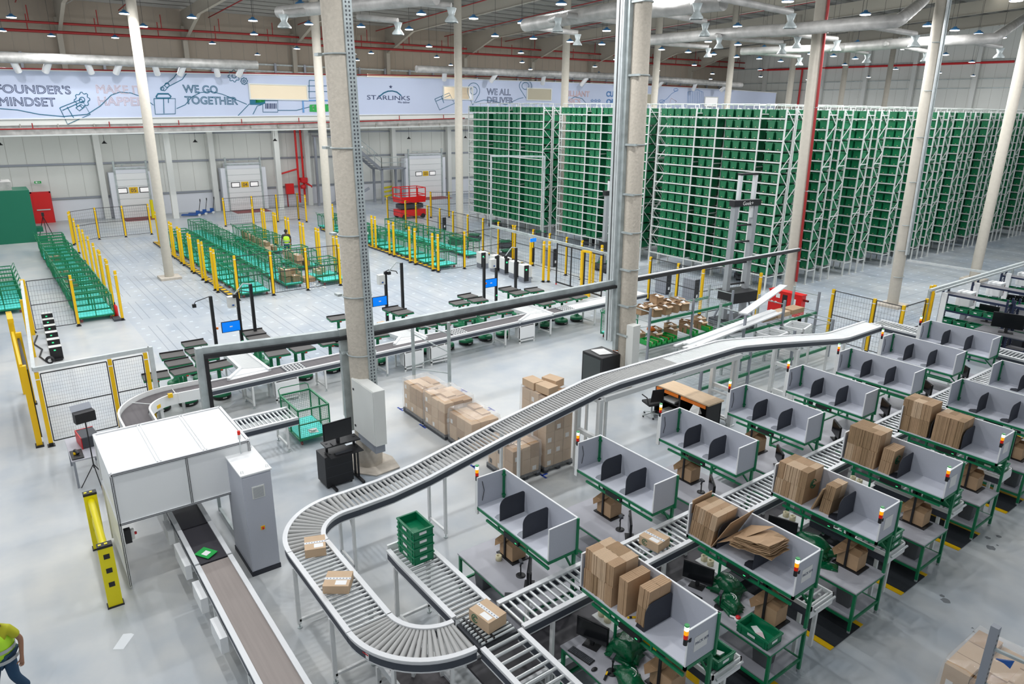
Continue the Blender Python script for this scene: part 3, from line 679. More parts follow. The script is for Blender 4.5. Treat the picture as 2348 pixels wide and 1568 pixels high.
# wheel patches where parcels are diverted
for i,y in enumerate((7.55,14.0,19.6)):
    t=thing('divert_wheels',('perforated divert wheel table beside the left white infeed','perforated divert wheel table beside the middle white infeed','perforated divert wheel table beside the right white infeed')[i],'roller',group='divert wheel tables')
    m=B('charcoal').box(xb(y)-.3,xb(y)+.3,y-.6,y+.1,ZB-.034,ZB-.02); m.use('white_paint')
    for a in range(6):
        for b in range(4): m.box(xb(y)-.24+b*.14,xb(y)-.17+b*.14,y-.56+a*.11,y-.5+a*.11,ZB-.02,ZB-.005)
    m.build('wheel_bed',t); settle(t)
# white infeed roller tables between the robots and the belt
def infeed(px,lbl):
    c=[at(*p,ZB-.02) for p in px]   # far-left, far-right, near-right, near-left(edge), left corner
    t=thing('infeed_roller_table',lbl,'conveyor',group='white infeed roller tables')
    fl,fr,nr,nl,lc=c
    B('white_panel').slab([fl,fr,nr,nl,lc],(0,0,-.06)).build('bed',t)
    for k in range(1,26):
        u=k/26; a=fl.lerp(lc,u); b=fr.lerp(nr,u*.86); q=Vector((0,0,.012)); B('white_paint').tube([a+q,b+q],.016,5).build('roller',t)
    m=B('alu')
    for a,b in ((fl,lc),(lc,nl),(fr,nr)): m.bar(a+Vector((0,0,0)),b+Vector((0,0,0)),.09,.14)
    m.build('side_rail',t)
    for p in (fl,fr,lc): B('white_paint').bar((p.x,p.y,0),(p.x,p.y,ZB-.1),.05).build('leg',t)
    return settle(t)
infeed([(514,812),(557,803),(619,850),(524,872),(551,847)],'left white roller infeed table angled into the grey belt')
infeed([(866,757),(905,742),(979,776),(904,792),(917,775)],'middle white roller infeed table right of the thick column')
infeed([(1153,702),(1187,691),(1268,721),(1190,738),(1212,722)],'right white roller infeed table left of the steel channel column')
# curve feeding the scanner tunnel
RS=1.25; zc=ZB
cs=[(xb(4.6),4.6,zc),(xb(4.6)-.0,3.7,zc)]+[(-20.15+1.27*math.cos(math.radians(a)),3.68+1.27*math.sin(math.radians(a)),zc) for a in range(180,271,9)]+[(-19.4,2.41,zc),(-18.9,2.41,zc)]
t=thing('belt_curve','curved belt conveyor with high white side walls left of the white scanner housing','conveyor')
b=B('belt'); ribbon(b,[Vector(p) for p in cs],.66,-.09,-.03); b.build('belt',t)
L,R=frame_pts(cs,.76)
for side,nm in ((L,'inner_wall'),(R,'outer_wall')):
    m=B('white_paint'); ribbon(m,side,.05,-.22,.1); m.build(nm,t)
for k in (2,7): 
    p=Vector(cs[k]); m=B('white_paint').bar(L[k]+Vector((0,0,-.02)),R[k]+Vector((0,0,-.02)),.02); m.build('seam',t)
q=L[4]; lab(B('yellow').box(q.x+.03,q.x+.12,q.y-.0,q.y+.12,1.0,1.12).build('motor_cap',t),'yellow cap')
lab(B('yellow').slab([(L[6].x+.03,L[6].y,.8),(L[7].x+.03,L[7].y,.8),(L[7].x+.03,L[7].y,.9),(L[6].x+.03,L[6].y,.9)],(.01,0.01,0)).build('warning_label',t),'yellow label')
for p in ((-21.0,3.2),(-20.0,2.75),(-19.2,2.1),(-21.6,3.9),(-20.9,4.4)): B('white_paint').box(p[0]-.04,p[0]+.04,p[1]-.04,p[1]+.04,0,.75).build('leg',t)
settle(t)
# conveyor through and out of the tunnel
def zbelt(x): return .95
parts=[(-18.9,-15.6,'belt_dark','dark belt conveyor section running under the white scanner housing'),(-15.55,-14.75,'belt_dark','short black belt at the mouth of the scanner tunnel'),(-14.7,-13.75,'belt_dark','second short black belt beyond the scanner tunnel'),(-13.7,-12.35,'belt_dark','black belt carrying the green mailer bag'),(-12.3,-5.2,'belt_tan','long tan belt conveyor running to the bottom edge of the picture')]
for i,(a,b_,mm,l) in enumerate(parts):
    ym=2.36; t=belt(l,[(a,ym,zc),(b_,ym,zc)],.52,mm,None,(.3,) if i<4 else (1.1,3.0,5))
    if i in(2,3): B('white_panel').box(a+.15,b_-.3,ym-.45,ym-.34,.48,.78).build('motor_box',t)
    if i==4:
        for k in (-12.1,-10.9): B('white_panel').box(k,k+.6,ym-.46,ym-.34,.48,.78).build('motor_box',t)
    settle(t)
# short roller spur beside the cage cart
t=conv('roller_conveyor','short roller spur ending beside the lone cage cart',[(-18.05,3.6,ZB),(-18.05,5.98,ZB)],.78,.11,'roller',.028,(.3,2.05)); settle(t)
# ---------------- scanner housing and cabinet ----------------
t=thing('scanner_housing','large white boxy scanner housing with aluminium edges over the conveyor','housing',(-14.6,2.3,0))
x0,x1,y0,y1,z0,z1=-15.75+14.6,-13.7+14.6,1.08-2.3,3.58-2.3,1.45,2.5
B('white_panel').box(x0,x1,y0,y1,z1-.03,z1).build('roof_panel',t)
B('white_panel').box(x1-.03,x1,y0,y1,z0,z1).build('front_panel',t); B('white_panel').box(x0,x0+.03,y0,y1,z0,z1).build('rear_panel',t)
B('white_panel').box(x0,x1,y0,y0+.03,.06,z1).build('side_panel',t); B('white_panel').box(x0,x1,y1-.03,y1,z0,z1).build('side_panel',t)
m=B('alu')
for y in (y0,y1):
    for z in (z0,z1): m.bar((x0,y,z),(x1,y,z),.05)
for x in (x0,x1):
    for z in (z0,z1): m.bar((x,y0,z),(x,y1,z),.05)
    for y in (y0,y1): m.bar((x,y,.06 if True else z0),(x,y,z1),.05)
for k in (1/3,2/3): m.bar((x0,y0+(y1-y0)*k-.03,z1+.01),(x1,y0+(y1-y0)*k-.03,z1+.01),.025,.03).bar((x0,y0+(y1-y0)*k+.03,z1+.01),(x1,y0+(y1-y0)*k+.03,z1+.01),.025,.03)
m.bar((x1+.005,(y0+y1)/2+.05,z0),(x1+.005,(y0+y1)/2+.05,z1),.06,.02)
m.use('black')
for dz in (-.014,.014):
    m.bar((x1+.027,y0+.03,z1+dz-.012),(x1+.027,y1-.03,z1+dz-.012),.006,.009); m.bar((x1+.027,y0+.03,z0+dz),(x1+.027,y1-.03,z0+dz),.006,.009)
for dy in (-.014,.014):
    m.bar((x1+.02,(y0+y1)/2+.05+dy,z0),(x1+.02,(y0+y1)/2+.05+dy,z1-.03),.009,.006)
    m.bar((x1+.027,y0+dy,.08),(x1+.027,y0+dy,z1-.03),.006,.009,up=(0,1,0)); m.bar((x1+.027,y1+dy,z0),(x1+.027,y1+dy,z1-.03),.006,.009,up=(0,1,0))
m.build('frame',t)
B('black').box(x0+.6,x0+1.1,y0+.1,y0+.3,z0-.06,z0).use('black').box(x1-.12,x1,y0+.05,y0+.16,1.0,1.28).build('scanner_head',t)
B('off_white').box(x1-.1,x1-.02,y0+.16,y0+.22,1.05,1.25).use('red').cyl((x1-.06,y0+.24),.025,1.13,1.17).build('emergency_button',t)
m=B('galv')
for p in ((x0+.1,y1-.3),(x1-.1,y1-.3)): m.box(p[0]-.03,p[0]+.03,p[1]-.03,p[1]+.03,0,z0)
m.box(x0+.1,x1+.2,y1-.33,y1-.27,.05,.1).build('base_leg',t)
t=thing('control_cabinet','tall grey control cabinet on a dark plinth beside the scanner housing','cabinet',(-13.3,3.4,0))
B('divider').box(-.59,.59,-.29,.29,0,.1).build('plinth',t)
lab(B('grey_panel').box(-.58,.58,-.28,.28,.1,2.24).build('body',t,.008),'grey body')
B('white_panel').box(-.6,.6,-.3,.3,2.24,2.27).build('top_cover',t)
B('grey_panel').box(.58,.6,-.27,.27,.13,2.2).build('door',t,.004)
m=B('off_white').box(.6,.612,-.12,.12,1.72,1.98); m.use('grey_steel')
for k in range(9): m.box(.612,.615,-.1,.1,1.74+k*.025,1.75+k*.025)
m.build('vent_grille',t)
B('yellow').box(.6,.61,-.03,.05,1.0,1.08).use('red').cyl((.625,.01),.018,1.02,1.06).build('power_switch',t)
m=B('steel').cyl((-.35,0),.012,2.27,2.62,6); m.build('lamp_pole',t); lab(B('label_white').cyl((-.35,0),.03,2.6,2.7,10).use('lamp_red').cyl((-.35,0),.03,2.7,2.78,10).build('signal_lamp',t),'small white and red lamp')
m=B('steel')
for x,y in ((-.5,-.24),(.5,-.24),(.5,.24),(-.5,.24)): m.tube([(x,y-.02,2.27),(x,y-.02,2.32),(x,y+.02,2.32),(x,y+.02,2.27)],.007,5)
m.build('lifting_eye',t)
t=thing('cable_box','grey wall-mounted electrical cabinet on the nearest thick column','cabinet',(-15.2,6.95,0))
B('off_white').box(-.62,.62,-.14,.16,1.05,2.5).build('body',t,.01); B('off_white').box(-.6,.6,-.16,-.14,1.07,2.48).use('black').box(-.52,-.46,-.175,-.16,1.2,1.25).box(-.52,-.46,-.175,-.16,2.2,2.25).build('door',t)
B('grey_steel').box(-.5,.5,-.1,.16,.8,1.05).build('cable_entry',t)
t=thing('cable_box','narrow grey electrical cabinet at the left side of the nearest thick column','cabinet',(-16.5,7.1,0))
B('off_white').box(-.22,.2,-.2,.3,1.1,2.45).build('body',t,.01); B('off_white').box(.2,.215,-.18,.28,1.12,2.43).build('door',t)
# ---------------- packing stations ----------------
def tower(parent,x,y,z,arm=(0,0)):
    t=B('black').cyl((x,y),.03,z,z+.1,10)
    if arm!=(0,0): t.bar((x+arm[0],y+arm[1],z+.03),(x,y,z+.03),.03).cyl((x+arm[0],y+arm[1]),.035,z,z+.05,8)
    t=t.build('signal_tower',parent)
    lab(B('lamp_red').cyl((x,y),.032,z+.1,z+.165,12).build('red_lamp',t),'red lamp')
    lab(B('lamp_amber').cyl((x,y),.032,z+.165,z+.235,12).build('amber_lamp',t),'glowing amber lamp')
    m=B('lamp_green').cyl((x,y),.032,z+.235,z+.30,12); m.use('lamp_green_cap').cyl((x,y),.034,z+.3,z+.32,12)
    lab(m.build('green_lamp',t),'lit green lamp'); return t
def rounded(x,y0,y1,z0,z1,r,th):
    "vertical panel in the x plane with rounded top corners"
    p=[(x,y0,z0),(x,y1,z0)]
    for a in range(0,91,15): p.append((x,y1-r*.4+r*.4*math.cos(math.radians(a)),z1-r*.4+r*.4*math.sin(math.radians(a))))
    for a in range(90,181,15): p.append((x,y0+r+r*math.cos(math.radians(a)),z1-r+r*math.sin(math.radians(a))))
    return p
def station(lbl,side,divs,sign=None,desk=None):
    """origin at left front corner of the upper deck; +x along the deck. side 'L' or 'R' says where the lamp stands"""
    t=thing('packing_station',lbl,'packing station',group='green framed packing stations')
    Lx,D=2.14,.64; dx0,dx1=(.05,2.14) if side=='R' else (-.06,2.05); dy0,dy1=(-.42,.64) if side=='R' else (-.42,.92)
    ZD,ZP=1.80,2.41
    if desk is not False:
        B('desk_grey').box(dx0,dx1,dy0,dy1-.02,.86,.89).build('desk_top',t,.006)
        B('desk_grey').box(dx0+.1 if side=='L' else 1.0,dx1-.04,dy0+.06,dy1-.1,.27,.295).build('lower_shelf',t)
        m=B('green_frame')
        for y in (dy0+.03,dy1-.05): m.box(dx0+.03,dx1-.03,y-.02,y+.02,.81,.86)
        for x in (dx0+.03,dx1-.03): m.box(x-.02,x+.02,dy0+.03,dy1-.05,.81,.86); m.box(x-.02,x+.02,dy0+.03,dy1-.05,.24,.29)
        for y in (dy0+.03,dy1-.05): m.box(dx0+.03 if side=='L' else .95,dx1-.03,y-.015,y+.015,.24,.28)
        m.build('desk_frame',t)
        for x in (dx0+.04,dx1-.03):
            B('green_frame').box(x-.025,x+.025,dy0+.02,dy0+.07,.06,.86).use('galv').cyl((x,dy0+.045),.03,0,.06,8).build('leg',t)
    for x in (.25 if side=='L' else .06,Lx-.03):
        B('green_frame').box(x-.025,x+.025,D-.07,D-.02,.06,ZD-.03).use('galv').cyl((x,D-.045),.03,0,.06,8).build('leg',t)
    m=B('green_frame').box(0,Lx,0,.04,ZD-.075,ZD-.02).box(0,Lx,D-.04,D,ZD-.075,ZD-.02).box(0,.04,0,D,ZD-.075,ZD-.02).box(Lx-.04,Lx,0,D,ZD-.075,ZD-.02)
    m.box(.25,Lx-.05,.03,.07,ZD-.22,ZD-.18)
    for x in (.65,1.5): m.bar((x,.04,ZD-.2),(x,.04,ZD-.05),.03)
    m.bar((Lx-.04,D-.04,1.35),(Lx-.5,D-.04,ZD-.07),.03); m.build('deck_frame',t)
    B('deck_white').box(.01,Lx-.01,.01,D-.01,ZD-.02,ZD).build('upper_deck',t)
    m=B('grey_panel').box(0,Lx,D-.02,D,ZD+.0,ZP-.012); m.use('panel_edge').box(-.01,Lx+.01,D-.024,D+.004,ZP-.014,ZP); m.build('rear_panel',t)
    for x in (0,Lx-.02):
        m=B('grey_panel').box(x,x+.02,.0,D-.02,ZD,ZP-.012); m.use('panel_edge').box(x-.003,x+.023,-.004,D,ZP-.014,ZP).box(x-.003,x+.023,-.008,.002,ZD,ZP); m.build('side_panel',t)
    m=B('green_frame').box(.02,.055,D-.06,D-.02,ZD,ZP-.02); 
    for z in (ZD+.06,ZP-.12): m.box(.0,.08,D-.075,D-.02,z,z+.03)
    m.build('corner_post',t); B('green_frame').box(Lx-.005,Lx+.03,D-.04,D+.0,ZD-.1,ZP-.0).build('corner_post',t)
    for x in divs:
        m=B('divider').slab(rounded(x,.04,D-.03,ZD+.006,ZD+.46,.16,.008),(.008,0,0)); m.use('grey_steel' if side=='L' else 'divider')
        p=[(x-.2,D*.35,ZD+.001),(x-.2,.12,ZD+.001),(x-.16,.04,ZD+.001),(x,.04,ZD+.001),(x,D*.5,ZD+.001),(x-.12,D*.5,ZD+.001)]
        m.slab(p,(0,0,.006)); lab(m.build('divider',t),'dark rounded divider plate')
    if side=='L':
        B('white_paint').box(-.1,-.02,.02,.06,ZD-.2,ZP-.1).build('lamp_bracket',t); tower(t,-.06,.04,ZP-.1)
        B('cable').tube([(.03,.1,ZP-.1),(.035,.14,ZP-.3),(.03,.1,ZD+.1)],.006,5).build('lamp_cable',t)
    else:
        tower(t,Lx-.0,-.06,ZP-.2,(-.02,.1)) 
        m=B('paper').box(Lx+.001,Lx+.005,.14,.42,ZD+.18,ZD+.42).build('sign_sheet',t)
        if sign: text(sign,.066,'ink_navy','sign_text',t,(Lx+.007,.155,ZD+.29),'x',extrude=.0008)
        # small side shelf with brace under the deck and screen panel
        B('white_paint').box(.1,.6,.2,D-.1,1.2,1.215).use('green_frame').box(.6,.63,.2,.24,.9,ZD-.05).build('side_shelf',t)
    # keypad strip under the deck front
    B('black').box(Lx*.42,Lx*.62,-.03,.02,ZD-.16,ZD-.08).use('led_green').box(Lx*.58,Lx*.6,-.035,-.03,ZD-.13,ZD-.12).build('keypad',t)
    return t
YS=[6.62+2.548*k for k in range(8)]
XL=-9.86; XF=-6.93
Lst=station('nearest grey shelved packing station, left of the central lane, lamp on its left','L',(.68,1.37),desk=None)
Lst.location=(XL,YS[0],0)
names=['second','third','fourth','fifth','sixth','seventh','farthest']
for k in range(1,8): 
    dup(Lst,(XL-.011*k,YS[k],0),0,'%s packing station in the left row, empty shelf with two dark dividers'%names[k-1])
flabels=['nearest packing station on the right, marked PACK 009, loaded with three carton bundles','packing station marked 010 with torn cardboard sheets on its shelf','packing station with one big carton bundle and a narrow bundle leaning','packing station with a broad bundle and a logo-faced bundle on its shelf','packing station holding two large square carton bundles side by side','right row packing station with empty shelf, behind the two square bundles','right row packing station with empty shelf, second behind the two square bundles','farthest right row packing station, cut by the picture edge']
for k in range(8):
    dv={0:(.62,1.33),1:(.62,1.35),2:(.62,1.35),3:(.62,1.2),4:(.68,1.37),5:(.68,1.4),6:(.7,1.3),7:(.7,1.3)}[k]
    s=station(flabels[k],'R',dv,{0:'PACK 009',1:'PACK 010'}.get(k)); s.location=(XF+.012*k,YS[k],0)
# anti-fatigue mats
for k in range(1,8):
    y=YS[k]-.42-1.0
    m=B('rubber_mat').box(-1.05,1.05,.05,.92,0,.018); m.use('black')
    o=m.build('floor_mat'); o.location=(-5.8,y+.2+.25,0)
    mm=B('yellow').box(-1.05,1.05,-.08,.05,0,.012).box(-1.05,1.05,.92,1.04,0,.012).build('border',o); lab(mm,'yellow border')
    tag(o,'black rubber floor mat with yellow borders, %s from the front along the aisle'%ORD[k-1],'mat','black and yellow floor mats')
# outfeed stub conveyors beneath the decks
for k in range(8):
    y=YS[k]+.72
    t=thing('outfeed_conveyor','short roller stub with white end plate behind the nearest right-hand station' if k==0 else 'short roller stub with white end plate behind the %s right-hand station'%ORD[k],'conveyor',group='short outfeed stubs')
    z=1.2; x0,x1=-6.4,-4.82
    m=B('white_paint').box(x1-.02,x1,y,y+.68,z-.2,z+.02).box(x0,x1,y,y+.03,z-.06,z+.02).box(x0,x1,y+.65,y+.68,z-.06,z+.02); m.use('rail_dark').box(x0,x1-.02,y,y+.02,z-.2,z-.06); m.build('frame',t)
    for i in range(14 if k<4 else 7):
        x=x0+.06+i*(.12 if k<4 else .24); B('roller').tube([(x,y+.03,z-.03),(x,y+.65,z-.03)],.024,6).build('roller',t)
    for yy in (y+.06,y+.6): B('white_paint').box(x1-.24,x1-.18,yy-.03,yy+.03,.0,z-.1).build('leg',t)
    settle(t)
# ---------------- things on and under the desks ----------------
def proto(f): o=f(); return o
def monitor():
    t=thing('monitor','x','monitor',group='desk monitors')
    lab(B('screen').box(-.27,.27,-.02,0.0,.12,.45).use('black').box(-.28,.28,0,.03,.11,.46).build('screen',t),'black screen')
    B('black').box(-.03,.03,.0,.05,.02,.25).build('neck',t); B('black').box(-.13,.13,-.08,.1,0,.015).build('foot',t); return t
def keyboard():
    t=thing('keyboard','x','keyboard',group='black keyboards'); B('black').box(-.22,.22,-.07,.07,0,.02).build('base',t,.004)
    m=B('charcoal')
    for i in range(15):
        for j in range(5): m.box(-.21+i*.0282,-.187+i*.0282,-.06+j*.025,-.04+j*.025,.02,.026)
    m.build('keys',t); return t
def mouse():
    o=B('black').lathe((0,0,0),[(.035,0),(.036,.01),(.028,.025),(.012,.034),(0,.035)],12).build('mouse'); o.scale=(1,1.6,1); return o
def scanner_stand():
    t=thing('barcode_scanner','x','scanner',group='barcode scanners on stands')
    B('black').lathe((0,0,0),[(.09,0),(.09,.012),(.06,.02),(0,.02)],16).build('base',t)
    B('black').tube([(0,0,.01),(0,.01,.18),(-.01,0,.22)],.013,6).build('stem',t)
    B('charcoal').tube([(0,.03,.18),(0,-.0,.27),(0,-.02,.3)],[.018,.02,.03],8).bar((0,-.07,.31),(0,.06,.3),.05,.035).build('scanner_head',t); return t
def bin_():
    t=thing('waste_bin','x','bin',group='grey waste bins under desks')
    B('plastic_grey').lathe((0,0,0),[(0,.01),(.17,0),(.22,.5),(.235,.5),(.235,.53),(.2,.53),(.165,.03),(0,.03)],4).build('body',t)
    B('clear_wire').lathe((0,0,0),[(.238,.44),(.242,.535),(.2,.535)],4).build('liner',t); return t
def papbox():
    t=thing('paper_dispenser','x','dispenser',group='kraft paper dispensers under the decks')
    lab(B('kraft').box(-.2,.2,-.16,.16,.03,.33).build('carton',t),'open kraft carton')
    lab(B('kraft_dark').slab([(-.2,-.16,.33),(.2,-.16,.33),(.22,-.08,.42),(-.18,-.06,.43)],(0,.01,.004)).slab([(-.2,.16,.33),(.2,.16,.33),(.17,.1,.45),(-.2,.12,.42)],(0,.01,.004)).build('flap',t),'open flaps')
    lab(B('kraft_dark').add([(-.15,-.1,.36),(.02,-.12,.4),(.08,.05,.52),(-.12,.08,.55),(-.3,-.2,.28),(-.2,-.28,.22),(-.1,-.2,.3)],[(0,1,2,3),(0,4,5,6),(0,6,1),(0,3,4)]).build('paper_tail',t),'crumpled paper strip')
    m=B('black').box(-.26,.26,-.2,.2,0,.02).box(-.04,0,-.19,-.16,.02,.75).box(-.1,.06,-.19,-.15,.66,.76); m.build('stand',t); return t
def tote(m='green_tote',w=.58,d=.38,h=.17):
    t=thing('plastic_tote','x','tote')
    b=B(m).box(-w/2,w/2,-d/2,-d/2+.015,0,h).box(-w/2,w/2,d/2-.015,d/2,0,h).box(-w/2,-w/2+.015,-d/2,d/2,0,h).box(w/2-.015,w/2,-d/2,d/2,0,h).box(-w/2,w/2,-d/2,d/2,0,.015)
    b.build('body',t)
    b=B(m).box(-w/2-.015,w/2+.015,-d/2-.015,-d/2+.02,h-.03,h).box(-w/2-.015,w/2+.015,d/2-.02,d/2+.015,h-.03,h).box(-w/2-.015,-w/2+.02,-d/2,d/2,h-.03,h).box(w/2-.02,w/2+.015,-d/2,d/2,h-.03,h)
    for x in (-w*.38,w*.38): b.box(x-.012,x+.012,-d/2-.012,-d/2,.0,h).box(x-.012,x+.012,d/2,d/2+.012,0,h)
    b.box(-w/2-.01,w/2+.01,-d/2-.01,-d/2,h*.45,h*.5); b.build('rim',t)
    lab(B('label_white').box(w/2+.003,w/2+.006,-.08,.06,h*.45,h*.75).box(-.08,.06,-d/2-.016,-d/2-.012,h*.45,h*.7).build('label',t),'white label'); return t
def roll(m='clear_tape'):
    o=B(m).lathe((0,0,0),[(.03,0),(.06,0),(.06,.1),(.03,.1),(.03,0)],16).build('tape_roll'); return o
def carton(w,d,h,logo=None,cat=True):
    "closed shipping carton with printed tape across the top and a label"
    t=thing('carton','x','box')
    B('kraft_light').box(-w/2,w/2,-d/2,d/2,0,h).build('box_body',t)
    m=B('tape_print').box(-.028,.028,-d/2-.002,d/2+.002,h-.0005,h+.002).box(-.028,.028,-d/2-.003,-d/2,h-.07,h); m.use('ink_navy')
    for i in range(8): m.box(-.01,.01,-d/2+.03+i*d/8,-d/2+.045+i*d/8,h+.002,h+.0026)
    lab(m.build('tape',t),'printed white tape'); lab(B('label_white').box(.05,.05+w*.28,-.02,d*.38,h,h+.002).build('label',t),'white shipping label'); return t
def swirl(parent,c,r,face='y',m='green_dark'):
    pts=[]
    for i in range(30):
        a=i/29*2*PI*.85+.4; q=(math.cos(a)*r,math.sin(a)*r); pts.append((c[0]+q[0],c[1],c[2]+q[1]) if face=='y' else (c[0],c[1]+q[0],c[2]+q[1]))
    b=B(m).tube(pts,r*.12,5); pts2=[]
    for i in range(16):
        a=i/15*2*PI*.7+1; q=(math.cos(a)*r*.45,math.sin(a)*r*.45); pts2.append((c[0]+q[0],c[1],c[2]+q[1]) if face=='y' else (c[0],c[1]+q[0],c[2]+q[1]))
    b.tube(pts2,r*.13,5); return lab(b.build('printed_logo',parent),'round green printed logo')
mon=monitor(); kb=keyboard(); sc=scanner_stand(); wb=bin_(); pb=papbox(); ms=tag(mouse(),'x','mouse',None,None); tp=tag(roll(),'x','tape','tape rolls')
first={}
def put(p,loc,rz,l):
    if p.name not in first: first[p.name]=1; p.location=loc; p.rotation_euler=(0,0,rz); p['label']=l; return p
    return dup(p,loc,rz,l)
def who(row,k): return ('the %s station of the left row'%(['nearest']+names)[k]) if row=='L' else ('the %s right-hand station'%(['nearest PACK 009','PACK 010']+['third','fourth','fifth','sixth','seventh','eighth'])[k])
for k in range(8):
    x,y=XF+.012*k,YS[k]
    put(mon,(x+.35,y-.02,.89),-.35+PI/2-.9,'black desktop monitor on the desk of %s'%who('F',k))
    if k<5: put(kb,(x+.42,y-.3,.89),.15-.5*0+.0,'black keyboard in front of the monitor at %s'%who('F',k))
    if k<3: put(sc,(x+.95,y-.15,.89),.4,'black barcode scanner standing on the desk of %s'%who('F',k))
    put(wb,(x+1.8,y-.0,.295),PI/4,'dark grey waste bin on the lower shelf of %s'%who('F',k))
    put(pb,(x+1.62,y+.32,.89),.0,'kraft paper dispenser on a black stand at %s'%who('F',k))
    if k<6:
        put(tp,(x+.2,y+.32,1.216),0,'cream tape roll on the small shelf of %s, left one'%who('F',k)); put(tp,(x+.36,y+.3,1.216),0,'cream tape roll on the small shelf of %s, right one'%who('F',k))
    x=XL-.011*k
    put(mon,(x+1.5,y+.1,.89),-.75,'black monitor on the desk of %s'%who('L',k))
    put(pb,(x+.62,y+.4,.89),.0,'kraft paper dispenser hanging under the shelf of %s'%who('L',k))
    if k<3: put(kb,(x+1.62,y-.25,.89),.9,'black keyboard on the desk of %s'%who('L',k)); put(sc,(x+1.2,y+.15,.89),1.2,'black barcode scanner standing on the desk of %s'%who('L',k))
    if k<1: put(wb,(x+.4,y-.1,.295),PI/4,'grey waste bin under the desk of the nearest left row station'); put(tp,(x+.58,y+.1,.89),0,'cream tape roll standing on the nearest left row desk')
put(ms,(XF+.75,YS[0]-.33,.89),0,'black mouse beside the keyboard on the PACK 009 desk')
t=thing('handheld_scanner','black and yellow handheld barcode scanner lying on the PACK 009 desk','scanner',(XF+1.0,YS[0]-.36,.89),.5)
B('black').tube([(0,0,.02),(0,.12,.025),(.03,.17,.03)],[.018,.02,.03],8).build('grip',t); lab(B('yellow').box(-.012,.012,.08,.15,.035,.05).build('trigger',t),'yellow trigger')
# mailer bags
def bags(lbl,loc,rz,n=3,w=.42,d=.3,seed=1):
    random.seed(seed); t=thing('mailer_bags',lbl,'bag',loc,rz,'glossy green mailer bags')
    for i in range(n):
        nx,ny=10,8; V=[];F=[]; ox,oy=random.uniform(-.05,.05),random.uniform(-.04,.04); a=random.uniform(-.3,.3)
        for j in range(ny+1):
            for k_ in range(nx+1):
                u,v=k_/nx-.5,j/ny-.5; z=.025+i*.035+.03*math.cos(u*7+i)*math.cos(v*6+seed)+random.uniform(0,.012); z*=max(.15,1-(2*abs(u))**4)*max(.15,1-(2*abs(v))**4)
                V.append((ox+(u*math.cos(a)-v*math.sin(a))*w,oy+(u*math.sin(a)+v*math.cos(a))*d,i*.02+z+.004))
        for j in range(ny):
            for k_ in range(nx): q=j*(nx+1)+k_; F.append((q,q+1,q+nx+2,q+nx+1))
        o=B('mailer').add(V,F,True).build('bag',t); so=o.modifiers.new('s','SOLIDIFY'); so.thickness=.004
    m=B('label_white')
    m.tube([(.0+.1*math.cos(a/10),.0+.1*math.sin(a/10),n*.045+.03) for a in range(3,26)],.008,4).tube([(.06*math.cos(a/10),.06*math.sin(a/10),n*.045+.03) for a in range(5,22)],.007,4)
    if seed<4: lab(m.build('printed_logo',t),'white printed logo')
    return t
bags('upright pile of green mailer bags behind the monitor at PACK 009',(XF+.8,YS[0]+.28,.89),.2,6,.5,.42,1)
bags('crumpled green mailer bags at the front of the PACK 009 desk',(XF+1.25,YS[0]-.1,.89),-.4,4,.5,.34,2)
bags('green mailer bags behind the monitor at PACK 010',(XF+.75,YS[1]+.3,.89),.1,6,.5,.4,3)
bags('green mailer bags in the middle of the PACK 010 desk',(XF+1.05,YS[1]+.0,.89),-.3,4,.45,.3,1)
bags('long heap of green mailer bags at the third right-hand station',(XF+.95,YS[2]+.2,.89),-.1,6,.75,.4,5)
bags('flat green mailer bag lying on the third right-hand desk',(XF+1.42,YS[2]-.1,.89),.5,1,.32,.26,6)
bags('green mailer bags at the fourth right-hand station',(XF+.95,YS[3]+.2,.89),-.1,4,.6,.35,7)
t=thing('tape_gun','white tape gun with red wheel on the PACK 010 desk','tape gun',(XF+1.35,YS[1]-.16,.89),.3)
B('label_white').tube([(-.14,0,.02),(-.05,0,.03)],.018,8).lathe((0,0,0),[(.0,.0),(.06,0),(.065,.02),(.06,.045),(0,.045)],14).build('body',t); lab(B('red_bag').lathe((0,0,.045),[(0,0),(.045,0),(.045,.025),(0,.03)],7).build('wheel',t),'red wheel')
t=thing('tape_gun','white tape gun with red wheel on the third right-hand desk','tape gun',(XF+1.0,YS[2]-.2,.89),.9)
B('label_white').lathe((0,0,0),[(.0,.0),(.06,0),(.065,.02),(.06,.045),(0,.045)],14).build('body',t); lab(B('red_bag').lathe((0,0,.045),[(0,0),(.045,0),(.045,.025),(0,.03)],7).build('wheel',t),'red wheel')
tt=tote(); tt['group']='green plastic totes'
def ptote(loc,rz,l): return put(tt,loc,rz,l)
ptote((XF+1.78,YS[1]-.2,.89),PI/2*0+.0,'green tote holding a parcel slip on the PACK 010 desk')
t=thing('parcel_bag','white and pink parcel bag lying inside the desk tote','parcel',(XF+1.78,YS[1]-.2,.91),-.5); lab(B('label_white').slab([(-.18,-.05,.02),(.0,-.06,.04),(.0,.06,.04),(-.18,.05,.02)],(0,0,.01)).build('white_half',t),'white half'); lab(B('ink_rose').slab([(0,-.06,.04),(.18,-.03,.02),(.18,.03,.02),(0,.06,.04)],(0,0,.01)).build('pink_half',t),'pink half')
